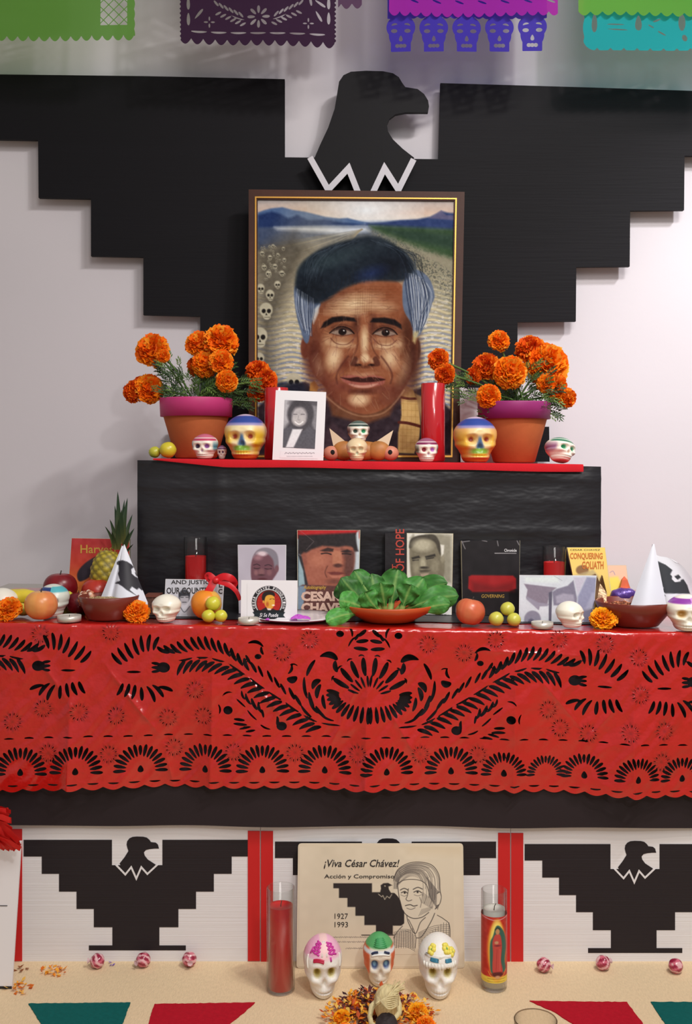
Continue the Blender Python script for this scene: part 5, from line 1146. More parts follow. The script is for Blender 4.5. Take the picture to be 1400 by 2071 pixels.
gt = thing('leafy_greens', 'bunch of fresh green bok choy leaves spilling over the orange dish', 'greens', (dl[0],dl[1],dl[2]+0.012))
for k, (a, b_, c_, w, s2) in enumerate([((790,1236,2.46),(795,1190,2.47),(806,1150,2.48),62,1.0),((770,1238,2.45),(740,1190,2.46),(716,1153,2.47),50,1.0),((800,1238,2.45),(850,1190,2.46),(905,1180,2.44),56,0.95),
     ((775,1238,2.44),(755,1195,2.45),(752,1160,2.47),54,0.9),((780,1240,2.44),(775,1200,2.42),(770,1178,2.42),52,1.05),((800,1240,2.43),(830,1205,2.42),(858,1168,2.44),56,1.1),((760,1240,2.44),(720,1205,2.42),(690,1168,2.43),46,0.85),
     ((760,1242,2.42),(715,1215,2.40),(685,1215,2.395),46,1.2),((810,1240,2.44),(870,1205,2.42),(928,1205,2.42),52,1.05),((745,1240,2.42),(690,1238,2.39),(660,1258,2.375),36,1.25),((735,1236,2.43),(715,1230,2.41),(704,1226,2.395),30,1.3),
     ((830,1240,2.42),(875,1222,2.40),(912,1222,2.40),38,1.1),((812,1236,2.41),(822,1205,2.405),(832,1182,2.40),48,1.0),((740,1238,2.46),(690,1190,2.47),(680,1185,2.47),40,0.8),((772,1240,2.41),(748,1218,2.40),(738,1196,2.395),44,1.1)]):
    greens_leaf(gt, TP(*a), TP(*b_), TP(*c_), sm(w,2.44), k, dark=s2)
# fruit
def fruit(name, label, cat, loc, r, colf, squash=0.92, tilt=0.0, stem=True, dim=0.13, group=None):
    nu, nv = 40, 26; V = []; Fc = []; Cc = []; M_ = Matrix.Rotation(tilt,3,'Y') @ Matrix.Rotation(-abs(tilt)*0.4,3,'X')
    for j in range(nv+1):
        th = PI*j/nv
        for i in range(nu):
            a = 2*PI*i/nu; c_ = math.cos(th); k = max(0,math.sin(th))**0.92*(1+0.025*math.cos(5*a)*(c_ < 0)); z = c_*squash-dim*math.exp(-(math.sin(th)/0.30)**2)*(1 if c_ > 0 else -0.6)
            V.append(tuple(M_ @ Vector((r*k*math.cos(a)*(1+0.06*c_), r*k*math.sin(a)*(1+0.06*c_), r*z)))); Cc.append(lin(np.clip(colf(a, th),0,255)/255.0))
    zmin = min(p[2] for p in V); V = [(x, y, z-zmin) for x, y, z in V]
    for j in range(nv):
        for i in range(nu): l_ = (i+1) % nu; Fc.append((j*nu+i,(j+1)*nu+i,(j+1)*nu+l_,j*nu+l_) if 0 < j < nv-1 else ((j*nu+i,(j+1)*nu+i,(j+1)*nu+l_) if j == 0 else (j*nu+i,(j+1)*nu+i,j*nu+l_)))
    t = thing(name, label, cat, loc, 0, group); obj('flesh', V, Fc, M_fruit, t, False, np.array(Cc), True)
    if stem:
        b0 = M_ @ Vector((0,0,r*(squash-dim))); e = M_ @ Vector((r*0.06,0,r*(squash+0.12))); MB().tube([tuple(b0-Vector((0,0,zmin))),tuple(e-Vector((0,0,zmin)))],r*0.035,6).build('stem', M_wick, t, False, True)
    return t
def apple(c1, c2, c3, ph=0.0):
    def f(a, th):
        n = 0.5+0.5*math.sin(a*13+ph+2*math.sin(a*5)); k = 0.5+0.5*math.sin(a+ph); top = math.exp(-(math.sin(th)/0.3)**2)*(th < 1.5)
        c = np.array(c1,float)*(1-k)+np.array(c2,float)*k; c = c*(1-0.22*n)+np.array(c3,float)*0.22*n; return c*(1-top*0.7)+np.array(c3,float)*top*0.7
    return f
fruit('apple', 'yellow and pink apple at the table\'s far left, before the blue-capped skull', 'apple', on_table(83,2.40), sm(33,2.40), apple((226,150,80),(222,120,76),(232,196,110),1))
fruit('apple', 'dark red apple behind the bananas at the left', 'apple', on_table(122,2.53,0.02), sm(34,2.53), apple((116,16,26),(90,12,20),(160,40,40)))
fruit('apple', 'bright red apple in front of the orange book', 'apple', on_table(196,2.525,0.015), sm(31,2.525), apple((170,40,30),(190,54,34),(200,90,50)))
fruit('apple', 'dark purple-red apple wedged between the bananas and the orange book', 'apple', on_table(158,2.50,0.0), sm(24,2.5), apple((90,16,26),(110,22,30),(140,40,40)))
fruit('apple', 'red-orange apple standing right of the greens, before the black book', 'apple', on_table(951,2.40), sm(30,2.40), apple((204,96,62),(196,78,52),(226,170,110),0.5), tilt=0.2)
fruit('orange', 'orange beneath the red bow with three limes stacked beside it', 'orange', on_table(417,2.44), sm(31,2.44), lambda a, th: np.array((232,140,40) if math.cos(a-3.6) > -0.2 else (226,170,70),float), stem=False, dim=0.05, squash=0.97)
LG = (206,200,60)
for (lab, px_, y_, r_, up) in (('upper lime of the three leaning on the orange',431,2.40,15,0.024),('lower left lime of the three before the orange',422,2.385,13.5,0),('lower right lime of the three before the orange',447,2.392,13,0),
    ('upper lime of the three beside the red-orange apple',1027,2.405,14.5,0.021),('lower left lime of the three beside the red-orange apple',1004,2.392,15,0),('lower right lime of the three beside the red-orange apple',1040,2.392,14,0)):
    lime(lab, on_table(px_,y_,up), sm(r_,y_), LG if px_ < 800 else (200,196,80))
# bananas
def banana(label, pts, r, cols):
    t = thing('banana', label, 'banana', pts[len(pts)//2]); P = catmull(pts, 6, False); n = len(P); b = MB()
    rr = [r*min(1, 0.35+2.6*min(i/(n-1), 1-i/(n-1))) for i in range(n)]; b.tube(P, rr, 8, cols); b.build('peel', M_fruit, t, True, True, colour=True)
    d = (Vector(P[-1])-Vector(P[-3])).normalized(); MB().tube([Vector(P[-1]), Vector(P[-1])+d*0.012], [r*0.3,r*0.2], 7).build('tip', M_wick, t); return t
tzz = tz(-0.75)+0.004
banana('long yellow banana lying behind the white skull at the far left edge', [TP(-60,1200,2.50),TP(-10,1206,2.49),TP(40,1206,2.47),TP(76,1203,2.46)], sm(15,2.47), (222,200,60))
banana('second yellow banana below the first at the far left edge', [TP(-40,1222,2.46),TP(0,1228,2.455),TP(40,1232,2.45),TP(66,1236,2.44)], sm(13,2.45), (206,196,84))
banana('greenish banana between the blue-capped skull and the left clay bowl', [TP(110,1200,2.52),TP(131,1204,2.51),TP(149,1222,2.50),TP(158,1240,2.49)], sm(14,2.46), (198,196,70))
banana('dark green banana under the greenish one beside the left clay bowl', [TP(114,1226,2.53),TP(132,1230,2.52),TP(150,1236,2.52),TP(172,1240,2.515)], sm(14,2.48), (96,104,34))
# pineapple
pa = thing('pineapple', 'pineapple leaning behind the white flag, its dark green crown against the box', 'pineapple', on_table(205,2.555))
c0 = Vector(TP(207,1190,2.545)); c1 = Vector(TP(222,1118,2.565)); ax = (c1-c0); hl = ax.length/2; q = ax.to_track_quat('Z','Y').to_matrix(); nu, nv = 48, 40; V = []; Fc = []; Cc = []
for j in range(nv+1):
    th = PI*j/nv
    for i in range(nu):
        a = 2*PI*i/nu; dm = abs(math.sin(4*a+j*0.55))*abs(math.sin(4*a-j*0.55)); k = 1+0.09*dm
        p = (c0+c1)/2+q @ Vector((0.034*k*max(0,math.sin(th))**0.7*math.cos(a),0.034*k*max(0,math.sin(th))**0.7*math.sin(a),hl*1.1*math.cos(th))); V.append(tuple(p)); cc_ = np.array((170,150,44))*(0.65+0.5*dm); Cc.append(lin(np.clip(cc_,0,255)/255.))
for j in range(nv):
    for i in range(nu): l_ = (i+1)%nu; Fc.append((j*nu+i,(j+1)*nu+i,(j+1)*nu+l_,j*nu+l_))
obj('fruit_body', V, Fc, mat('pineapple_skin', attr='Col', rough=0.5, bump=0.4, bscale=150), pa, True, np.array(Cc), True)
M_crown = mat('pineapple_leaf', attr='Col', rough=0.45, spec=0.4)
for k, (tx, ty, bx, by, w, y1) in enumerate([(238,993,240,1100,17,2.56),(232,1022,238,1095,13,2.565),(222,1050,234,1095,12,2.555),(212,1064,230,1100,10,2.55),(258,1006,246,1095,15,2.57),(268,1040,250,1100,13,2.57),(272,1068,252,1105,12,2.56),(246,1030,243,1100,18,2.545),
      (262,1075,248,1120,14,2.545),(226,1075,232,1110,13,2.54),(252,1010,243,1095,13,2.575),(240,1050,238,1112,15,2.538),(270,1100,246,1130,12,2.545)]):
    b0 = Vector(TP(bx,by,2.56)); e = Vector(TP(tx,ty,y1)); mid = (b0+e)/2+Vector(((bx-tx)*0.0002,0.006,0.0)); s_ = Vector((1,0,0)); V = []; Cc = []; n_ = 8
    for j in range(n_+1):
        u = j/n_; c = b0*(1-u)**2+mid*2*u*(1-u)+e*u*u; ww = sm(w,2.56)/2*(1-u)**0.7*(1 if u else 1)
        V += [tuple(c-s_*ww), tuple(c-Vector((0,-0.003*(1-u),0))), tuple(c+s_*ww)]; cc_ = np.array((98,92,44))*(1-u)**2+np.array((34,58,38))*(1-(1-u)**2); Cc += [lin(cc_/255.)]*3
    Fc = [(3*j+i,3*j+i+1,3*j+i+4,3*j+i+3) for j in range(n_) for i in range(2)]
    obj('crown_leaf', V, Fc, M_crown, pa, True, np.array(Cc), True)
# table skulls
W_ = (240,234,218)
plain = lambda c, R: mixc(mixc(c, R['soc']*0.35, (196,184,160)), R['gap']*0.6, (190,176,152))
capf = lambda col1, col2, eye: (lambda c, R: mixc(mixc(mixc(c, np.clip((R['Z']-0.27)/0.03,0,1)*np.clip((0.43-R['Z'])/0.02,0,1)*(R['X'] < 0.05), col1), np.clip((R['Z']-0.27)/0.03,0,1)*np.clip((0.45-R['Z'])/0.02,0,1)*(R['X'] >= 0.05), col2), R['soc']*1.2, eye))
skull('white_skull', 'plain white skull between the marigold and the grey headline card', on_table(337,2.40), sm(60,2.40), sm(54,2.40), plain, rz=-0.25, base=W_)
skull('white_skull', 'plain white skull in front of the pale flag photo, turned right', on_table(1152,2.395), sm(56,2.395), sm(52,2.395), plain, rz=0.75, base=W_)
skull('white_skull', 'white skull at the left frame edge behind the fallen marigold', on_table(4,2.447), sm(64,2.42), sm(56,2.42), plain, rz=-0.2, base=W_)
skull('white_skull', 'white skull with blue cap behind the yellow-pink apple', on_table(108,2.455), sm(66,2.455), sm(64,2.455), capf((36,60,120),(90,180,190),(150,160,150)), rz=-0.1, base=(216,218,206))
skull('white_skull', 'white skull with purple band and gold eyes at the right frame edge', on_table(1388,2.385), sm(82,2.385), sm(70,2.385), capf((140,60,160),(210,150,214),(196,150,80)), rz=-0.12, base=W_)
# tealights
for (lab, px_) in (('white tealight at the table edge between apple and left clay bowl',140),('white tealight at the table edge before the emblem card',503),('white tealight at the table edge before the pale flag photo',1097)):
    w_ = {140:32,503:23,1097:24}[px_]; l = on_table(px_,2.378); t = thing('tealight', lab, 'candle', l); r = sm(w_,2.378)*0.92
    r = min(r,0.026); MB().lathe([(r,0),(r,0.0125),(r-0.001,0.0125),(r-0.001,0.002),(0.0004,0.002)], n=32).build('cup', mat('tealight_tin', (206,200,190), 0.35, metal=0.3), t, False, True)
    MB().lathe([(r-0.0014,0.003),(r-0.0014,0.0095),(0.0004,0.009)], n=32).build('wax', M_whitewax, t, False, True); MB().tube([(0,0,0.009),(0.001,0,0.014)],0.0006,6).build('wick', M_wick, t, False)
# fallen marigold heads on the cloth
for (lab, px_, r_, me, d) in (('orange marigold head lying at the left frame edge of the table',14,32,1,(-0.1,-0.7,0.8)),('orange marigold head lying right of the left clay bowl',277,30,1,(0.2,-0.7,0.8)),('yellow-orange marigold head lying before the right clay bowl',1221,31,3,(-0.1,-0.6,0.8))):
    R = sm(r_,2.40)*1.0; l = Vector(on_table(px_,2.398)); o = put_flower(MG[me], l+Vector((0,0,R*0.72)), R, d, None, 'marigold_head', squash=0.72); tag(o, lab, 'flower')
# candles behind the cards
candle('glass_candle', 'half-burnt red candle in clear glass behind the headline card', on_table(396,2.555), sm(24,2.555), sm(150,2.555), sm(112,2.555), M_redwax)
candle('glass_candle', 'half-burnt red candle in clear glass between black and yellow books', on_table(1121,2.555), sm(24,2.555), sm(142,2.555), sm(110,2.555), M_redwax)
# red bow
M_rib = mat('red_ribbon', (206,22,34), 0.35, 0.5, vary=0.08, vscale=60); t = thing('ribbon_bow', 'bright red ribbon bow draped over the headline card above the orange', 'ribbon', TP(432,1170,2.445))
def ribbon(name, pts, w, parent, m, nrm=Vector((0,-1,0.2))):
    P = [Vector(p) for p in catmull(pts, 5, False)]; V = []; n = len(P)
    for i, p in enumerate(P):
        d = (P[min(i+1,n-1)]-P[max(i-1,0)]).normalized(); s_ = d.cross(nrm).normalized(); ww = w[0]+(w[1]-w[0])*i/(n-1) if isinstance(w, tuple) else w
        V += [tuple(p-s_*ww/2), tuple(p+nrm*0.001), tuple(p+s_*ww/2)]
    return obj(name, V, [(3*i+k,3*i+k+1,3*i+k+4,3*i+k+3) for i in range(n-1) for k in range(2)], m, parent, True, None, True)
ribbon('tail', [TP(433,1176,2.435),TP(424,1192,2.43),TP(414,1206,2.43),TP(408,1216,2.435)], (sm(16,2.43),sm(13,2.43)), t, M_rib); ribbon('loop', [TP(436,1174,2.438),TP(424,1164,2.44),TP(420,1166,2.445),TP(430,1178,2.44)], sm(13,2.43), t, M_rib)
ribbon('loop', [TP(436,1174,2.436),TP(452,1166,2.43),TP(468,1170,2.43),TP(474,1182,2.44),TP(456,1180,2.44)], sm(14,2.43), t, M_rib); ribbon('tail', [TP(440,1175,2.433),TP(462,1182,2.43),TP(478,1196,2.43),TP(486,1214,2.43)], (sm(12,2.43),sm(7,2.43)), t, M_rib); MB().ball(TP(437,1174,2.432),(0.008,0.006,0.007)).build('knot', M_rib, t, True, True)
# carved box, popcorn ball, sweets
M_carv = mat('carved_brown_wood', (96,64,52), 0.5, bump=0.9, bscale=160, vary=0.4, vscale=120); l = on_table(312,2.50); t = thing('carved_box', 'small carved brown box with a lid behind the white flag', 'box', l); w_, h_ = sm(13,2.5), sm(36,2.5)
MB().box((-w_,-0.016,0),(w_,0.016,h_)).build('box_body', M_carv, t, False); MB().box((-w_-0.002,-0.018,h_),(w_+0.002,0.018,h_+0.006)).build('lid', mat('reddish_wood', (120,70,58), 0.45), t, False)
b = MB(); rnd = random.Random(8); c = on_table(176,2.475,0.035)
for k in range(70):
    d = Vector((rnd.gauss(0,1),rnd.gauss(0,1),rnd.gauss(0,1))).normalized(); r = sm(15,2.475); b.ball((d.x*r,d.y*r,d.z*r),r*0.33,7,5,rnd.choice([(214,160,130),(196,130,100),(232,200,180),(150,90,70)]))
b.ball((0,0,0),sm(15,2.475),12,8,(180,120,90)); o = b.build('seed_ball', M_vc, None, False, True, c, True); tag(o, 'pinkish brown seed ball resting behind the left clay bowl', 'sweet')
b = MB().ball((0,0,sm(16,2.545)),(sm(28,2.545),0.018,sm(15,2.545)),28,16,fn=lambda d: 1+0.04*math.sin(9*d.x+4*d.z)); l = on_table(1262,2.545,sm(30,2.545))
o = b.build('wrapped_sweet', mat('purple_foil', (96,66,150), 0.28, 0.6, metal=0.3, bump=0.8, bscale=80, vary=0.2), None, False, True, l); tag(o, 'purple foil-wrapped sweet on the dark cup beside the yellow book', 'sweet')
cz = l[2]+sm(29,2.545); o = MB().lathe([(0.0145,0),(0.013,0.004),(0.0075,0.02),(0.0004,0.028)],(0,0,0),5).build('paper_cone', mat('orange_foil', (222,96,50), 0.4, vary=0.2), None, False, False, (sx(1263,2.555),2.555,cz)); tag(o, 'small orange pointed candy above the purple foil sweet', 'sweet')
b = MB(); P0 = [TP(1200,1166,2.52),TP(1206,1162,2.50),TP(1214,1180,2.52),TP(1219,1164,2.505),TP(1228,1200,2.51),TP(1226,1232,2.50),TP(1205,1232,2.505)]
b.prism([Vector(p) for p in P0],[Vector(p)+Vector((0,0.012,0)) for p in P0]); o = b.build('snack_bag', mat('copper_foil', (170,140,110), 0.25, metal=0.6, bump=0.6, bscale=60), None, True, False, on_table(1214,2.51)); tag(o, 'crumpled copper foil wrapper between pale photo and yellow book', 'wrapper')
# purple tissue scraps on the plate
M_tis = mat('purple_tissue', (200,90,206), 0.7, trans=0.2); rnd = random.Random(12)
for (lab, px_, w_, h_, y_) in (('crumpled purple tissue scrap on the plate right of the emblem card',608,20,13,2.395),('tiny purple tissue scrap below the emblem card',541,4,4,2.39)):
    b = MB(); w2, h2 = sm(w_,y_), sm(h_,y_); V = []; n_ = 9
    for j in range(n_):
        for i in range(n_): u, v = i/(n_-1)*2-1, j/(n_-1)*2-1; V.append((u*w2, v*0.012, max(0.0003,h2*(1-u*u*0.6)*(1-v*v*0.5)*(0.55+0.45*rnd.random()))))
    b.add(V, [(j*n_+i,j*n_+i+1,(j+1)*n_+i+1,(j+1)*n_+i) for j in range(n_-1) for i in range(n_-1)]); lx = on_table(px_,y_,0.0065); o = b.build('tissue_scrap', M_tis, None, False, False, lx); tag(o, lab, 'paper scrap')
# ---------------------------------------------------------------- things on the burlap floor
def on_floor(px, py, up=0.0008): y = floor_depth(py); return (sx(px,y), y, up)
def FP(px, py, up=0.0): y = (H-up)*F/(py-HY); return (sx(px,y), y, up)
# leaning poster
yq = 2.352; pl = Plane(yq, 0.075, 0.0, z0=0.0); t = thing('poster', 'cream poster with stepped eagle and line drawing of a man in a checked shirt', 'poster', (sx(770,yq),yq,0.0))
q = [(603,1706),(937,1706),(940,1958),(600,1958)]; cor = []
def rq(c, r=7):
    out = []; n = len(c)
    for i in range(n):
        p = np.array(c[i],float); a = np.array(c[i-1],float); b_ = np.array(c[(i+1)%n],float); d1 = (a-p)/np.linalg.norm(a-p); d2 = (b_-p)/np.linalg.norm(b_-p)
        for u in (0,0.33,0.67,1): out.append(tuple((p+d1*r)*(1-u)**2+p*2*u*(1-u)+(p+d2*r)*u*u))
    return out
slab('poster_board', pl, rq(q), M_cream, t, thick=0.0025)
cv = Cv([(606,1712),(934,1712),(936,1955),(604,1955)], 1.15, (222,209,186)); cv.mottle(60,6,3,1.6); cv.mottle(14,2.5,5); cv.poly([(820,1706),(937,1706),(937,1730),(830,1722)],(214,196,166),12,a=0.7)
K = (48,42,42); P5 = lambda *p: [(480+a/2.917, 1660+b/2.917) for a, b in p]
cv.poly(P5((567,368),(796,368),(796,420),(862,420),(862,425),(930,425),(930,440),(985,490),(985,618),(918,618),(918,670),(818,670),(818,615),(750,615),(750,560),(697,560),(697,508),(650,508),(650,455),(600,455),(600,398),(567,398)),K,0.7)
cv.line(P5((735,674),(1003,674)),2,K,smooth=False); cv.line(P5((567,369),(985,369)),0.1,K,0)
cv.poly(P5((796,368),(925,368),(925,420),(796,420)),(222,209,186),0.6)
cv.poly(P5((840,432),(848,400),(846,380),(862,368),(890,366),(915,380),(892,388),(895,404),(910,430),(896,452),(884,436),(868,458),(852,436)),K,0.6); cv.line(P5((833,432),(852,448),(860,440),(870,464),(884,444),(898,456),(912,434)),1,(222,209,186),1,0.5,False); cv.ell(*P5((872,384))[0],1.2,1.2,(222,209,186),0.5)
for (a,b_,c_) in ((520,865,686),(565,870,714),(640,770,752)):
    xx = np.arange(480+a/2.917, 480+b_/2.917, 1.2); pts = [(x, 1660+c_/2.917+1.6*math.sin(x*1.7)*math.sin(x*0.31+a)) for x in xx]; cv.line(pts,0.8,(90,80,78),0.8,0.4,False)
cv.ell(922,1921,1.6,1.6,(150,70,50),0.8)
cv.build('poster_print', M_vc, t, pl)
# drawing, finer grid
cv = Cv([(796,1738),(918,1738),(918,1930),(796,1930)], 0.6, (222,209,186)); PC = (223,211,190)
ws = np.nonzero((cv.X < 821) & (cv.Y > 1786) & (cv.Y < 1872))[0]
cv.poly(P5((885,425),(930,425),(985,490),(985,618),(918,618),(885,618)),K,0.6); cv.line(P5((885,674),(1003,674)),2,K,smooth=False); cv.poly(P5((862,425),(905,425),(905,600),(862,600)),K,0.6)
cv.poly(P5((918,362),(925,335),(950,285),(1010,250),(1080,243),(1150,262),(1190,320),(1196,400),(1200,450),(1190,500),(1165,540),(1180,560),(1255,600),(1255,750),(905,750),(915,690),(965,620),(990,600),(1000,555),(975,520),(962,470),(945,440),(922,420)),PC,0.8)
face5 = P5((945,370),(958,470),(972,520),(1000,556),(1040,575),(1090,568),(1130,540),(1160,480),(1165,400),(1130,330),(1060,310),(1000,330)); cv.line(face5[:7],1.3,K)
cv.line(P5((918,362),(925,335),(950,285),(1010,250),(1080,243),(1150,262),(1190,320),(1196,400),(1200,450),(1190,495),(1168,520)),1.2,K)
HB = [(922,400),(924,350),(950,292),(1010,258),(1080,250),(1146,270),(1184,325),(1190,400),(1186,470),(1168,520)]
for k in range(15):
    f = 1-0.028*k; cx_h, cy_h = 1040-2*k, 400; q_ = [(cx_h+(x-1040)*f*(1-0.01*k), cy_h+(y-400)*f) for x, y in HB[(k % 3):len(HB)-(k*2) % 5]]; cv.line(P5(*q_), 0.7 if k % 3 else 1.1, (66,60,60), 0.8, 0.45)
for k in range(30):
    a = k/29; x0_ = 935+200*a; y0_ = 345-62*math.sin(a*PI*0.9); cv.line(P5((x0_,y0_),(x0_+14-30*a,y0_+22),(x0_+6-34*a,y0_+44)),0.7,(84,76,74),0.7,0.45)
for k in range(18): cv.line(P5((1118+4*k,330+5*k),(1132+3.4*k,400+5*k),(1138+2.6*k,455+4*k)),0.75,(66,60,60),0.75,0.45)
cv.line(P5((945,372),(975,352),(1020,345),(1075,350),(1112,372),(1128,410),(1136,450)),1.1,K)
cv.line(P5((962,408),(985,398),(1008,408)),1.5,K); cv.line(P5((1038,404),(1065,392),(1092,402)),1.5,K); cv.line(P5((968,424),(988,416),(1004,426)),1.6,K); cv.line(P5((1042,420),(1066,412),(1088,424)),1.6,K)
cv.ell(*P5((988,424))[0],2,2,K,0.6); cv.ell(*P5((1064,420))[0],2,2,K,0.6); cv.line(P5((1010,400),(1004,440),(996,462),(1010,472),(1030,466)),1.1,K); cv.line(P5((992,500),(1020,494),(1040,502),(1062,498)),1.6,K); cv.line(P5((1000,514),(1025,522),(1050,512)),1,K,0.8)
cv.line(P5((965,436),(985,444),(1000,438)),0.8,K,0.7); cv.line(P5((1044,436),(1066,442),(1090,434)),0.8,K,0.7); cv.line(P5((1076,450),(1086,480),(1080,510)),0.9,K,0.8)
for k in range(14): cv.line(P5((1095+5*k,420+4*k),(1085+5*k,480+3*k)),0.7,(80,72,70),0.75,0.4)
for k in range(9): cv.line(P5((1090+8*k,520-2*k),(1070+8*k,562-4*k)),0.7,(80,72,70),0.7,0.4)
cv.poly(P5((1178,430),(1196,420),(1204,450),(1194,490),(1176,500)),PC,0.8); cv.line(P5((1178,430),(1196,420),(1204,450),(1194,490),(1176,500)),1,K)
cv.line(P5((1000,556),(1010,600),(1050,665),(1080,600),(1110,570)),1.2,K); cv.line(P5((1010,580),(1040,640),(1055,690)),1,K); cv.line(P5((1165,545),(1140,600),(1090,680),(1060,690)),1.3,K); cv.line(P5((1180,556),(1220,580),(1253,620),(1253,750)),1.1,K); cv.line(P5((975,620),(940,660),(910,720),(905,750)),1.1,K); cv.line(P5((1055,690),(1050,750)),1,K)
for k in range(13): cv.line(P5((918+0*k,640+9*k),(990,632+9*k),(1048,660+9*k)) if k > 1 else P5((960,640+9*k),(1000,640+9*k),(1030,650+9*k)),0.8,(70,64,62),0.85,0.4)
for k in range(15): cv.line(P5((1070,690+6*k-30),(1160,620+11*k),(1252,612+11*k)),0.8,(70,64,62),0.85,0.4)
for k in range(11): cv.line(P5((1090+16*k,700-13*k if k < 8 else 600),(1086+16*k,750)),0.8,(70,64,62),0.85,0.4)
for k in range(9): cv.line(P5((930+13*k,665-4*k),(925+14*k,750)),0.8,(70,64,62),0.85,0.4)
cv.build('drawing_print', M_vc, t, pl, off=0.0010)
text('¡Viva César Chávez!', pl, (655,1738,808,1757), M_ink, t, bold=0.012, shear=0.25, off=0.0014); text('Acción y Compromiso', pl, (656,1768,798,1778.5), M_ink, t, off=0.0014, bold=0.01); text('1927', pl, (677,1847,704,1858), M_ink, t, off=0.0014); text('1993', pl, (677,1864,704,1875), M_ink, t, off=0.0014)
cv2 = None
# big candles
candle('glass_candle', 'tall red candle in clear glass standing left of the poster', on_floor(568,2003), sm(28.5,2.255), 0.214, 0.176, M_redwax)
l = on_floor(999.5,1998); r = sm(25.8,l[1]); t = thing('glass_candle', 'clear glass candle with robed saint label, right of the poster', 'candle', l)
MB().lathe([(r*0.9,0),(r,0.004),(r,0.204),(r-0.001,0.205),(r-0.003,0.204),(r-0.003,0.006),(0.0005,0.006)], n=44).build('glass_jar', M_glass, t, False, True)
MB().lathe([(r-0.0036,0.008),(r-0.0036,0.166),(r-0.008,0.163),(0.0005,0.161)], n=44).build('wax', M_whitewax, t, False, True); MB().tube([(0,0,0.16),(0.001,0,0.170),(0.004,0,0.175)],0.0009,6).build('wick', M_wick, t, False)
A_, Zz = np.meshgrid(np.linspace(-PI*0.97,PI*0.97,220), np.linspace(1,0,190)); lx0, ly0 = 999.5, 1853.
X5 = lx0+25.8*np.where(np.abs(A_) < PI/2, np.sin(A_), np.sign(A_)*(1+(np.abs(A_)-PI/2))); Y5 = 1856+(1-Zz)*128
cv = Cv(X=X5, Y=Y5, bgc=(186,44,34)); cv.poly([(940,1972),(1060,1972),(1060,1990),(940,1990)],(226,196,70),0.8); cv.mottle(5,12,3)
cv.line([(976,1858),(999,1862),(1023,1858)],2,(214,140,150)); cv.ell(1002,1920,19,58,(226,130,50),2); cv.ell(1002,1920,15.5,54,(240,214,90),2.5); cv.ell(1002,1900,11,36,(246,226,120),3)
cv.poly([(999,1875),(1005,1872),(1012,1879),(1018,1892),(1021,1915),(1018,1940),(1019,1962),(1000,1964),(990,1962),(988,1930),(989,1905),(994,1892)],(52,100,88),1,smooth=True); cv.poly([(998,1890),(1008,1890),(1012,1912),(1010,1940),(1013,1964),(994,1964),(994,1925),(993,1905)],(190,70,64),1,smooth=True)
cv.ell(1003,1884,4.2,5.5,(190,140,96),0.9); cv.line([(998,1880),(1003,1876),(1008,1880)],1.6,(44,34,30)); cv.ell(1001,1905,4,3,(196,146,110),1); cv.ell(1003,1911,6,1.6,(120,40,50),1); cv.line([(1002,1918),(1000,1960)],1.2,(150,40,44),0.7); cv.line([(1008,1918),(1008,1960)],1,(226,140,120),0.6)
cv.ell(1003,1967,12,5,(90,30,34),1.2); cv.line([(985,1962),(990,1970),(1000,1974)],1.4,(220,150,60)); cv.line([(1020,1960),(1015,1970),(1006,1974)],1.4,(220,150,60)); cv.ell(1003,1972,5,3,(200,150,110),1)
for yy_ in (1976,1981): cv.line([(984,yy_),(1018,yy_)],1,(120,80,30),0.6,0.5,False)
rl_ = r+0.0005; Al = A_.ravel(); Zl = Zz.ravel(); cv.build('paper_label', M_vcg, t, fn=lambda a,b: np.stack([l[0]+rl_*np.sin(Al), l[1]-rl_*np.cos(Al), 0.022+0.136*Zl], -1))
# empty glass in front
l = FP(1083.5,2152); y_ = 1.93; l = (sx(1083.5,y_),y_,0.0008); R = sm(43.5,y_); hh = H-(2062-HY)*y_/F
t = thing('drinking_glass', 'empty clear glass cut by the bottom edge, before the red felt diamond', 'glass', l)
MB().lathe([(R*0.78,0),(R*0.82,0.002),(R,hh-0.001),(R-0.0008,hh),(R-0.002,hh-0.001),(R*0.80,0.008),(0.0005,0.008)], n=56).build('tumbler', glass_mat('thick_clear_glass',(0.97,0.96,0.94),0.4), t, False, True)
MB().lathe([(R-0.0022,hh-0.0012),(R-0.0008,hh+0.0006),(R+0.0002,hh-0.0012)], n=56, caps=False).build('rim', glass_mat('rim_glass',(0.55,0.5,0.46),0.5), t, False, True)
# three sugar skulls
Ms = {k: mat('icing_'+k, c, 0.45, 0.4, bump=0.2, bscale=300) for k, c in dict(pink=(236,150,190),magenta=(206,60,160),red=(190,30,70),white=(240,238,230),green=(70,160,96),navy=(40,52,84),yellow=(238,224,100),teal=(60,130,160)).items()}
def zigzag(a0, a1, e0, e1, n): return [(a0+(a1-a0)*(0.5+0.5*math.sin(k*PI/2*2.0+0.0)) if 0 else (a0 if k % 2 else a1), e0+(e1-e0)*k/n) for k in range(n+1)]
gold_eye = lambda c, R: mixc(mixc(c, np.clip(R['soc']*1.6-0.5,0,1), (196,176,70)), np.clip(R['soc']*3-2.1,0,1), (120,96,20))
def sug1(c, R): c = gold_eye(c, R); c = mixc(c, np.clip((R['Z']-0.22)/0.05,0,1)*0.9, (240,176,206)); return mixc(c, np.clip((0.11-np.abs(R['X']))/0.03,0,1)*np.clip((R['Z']-0.22)/0.05,0,1), (244,206,204))
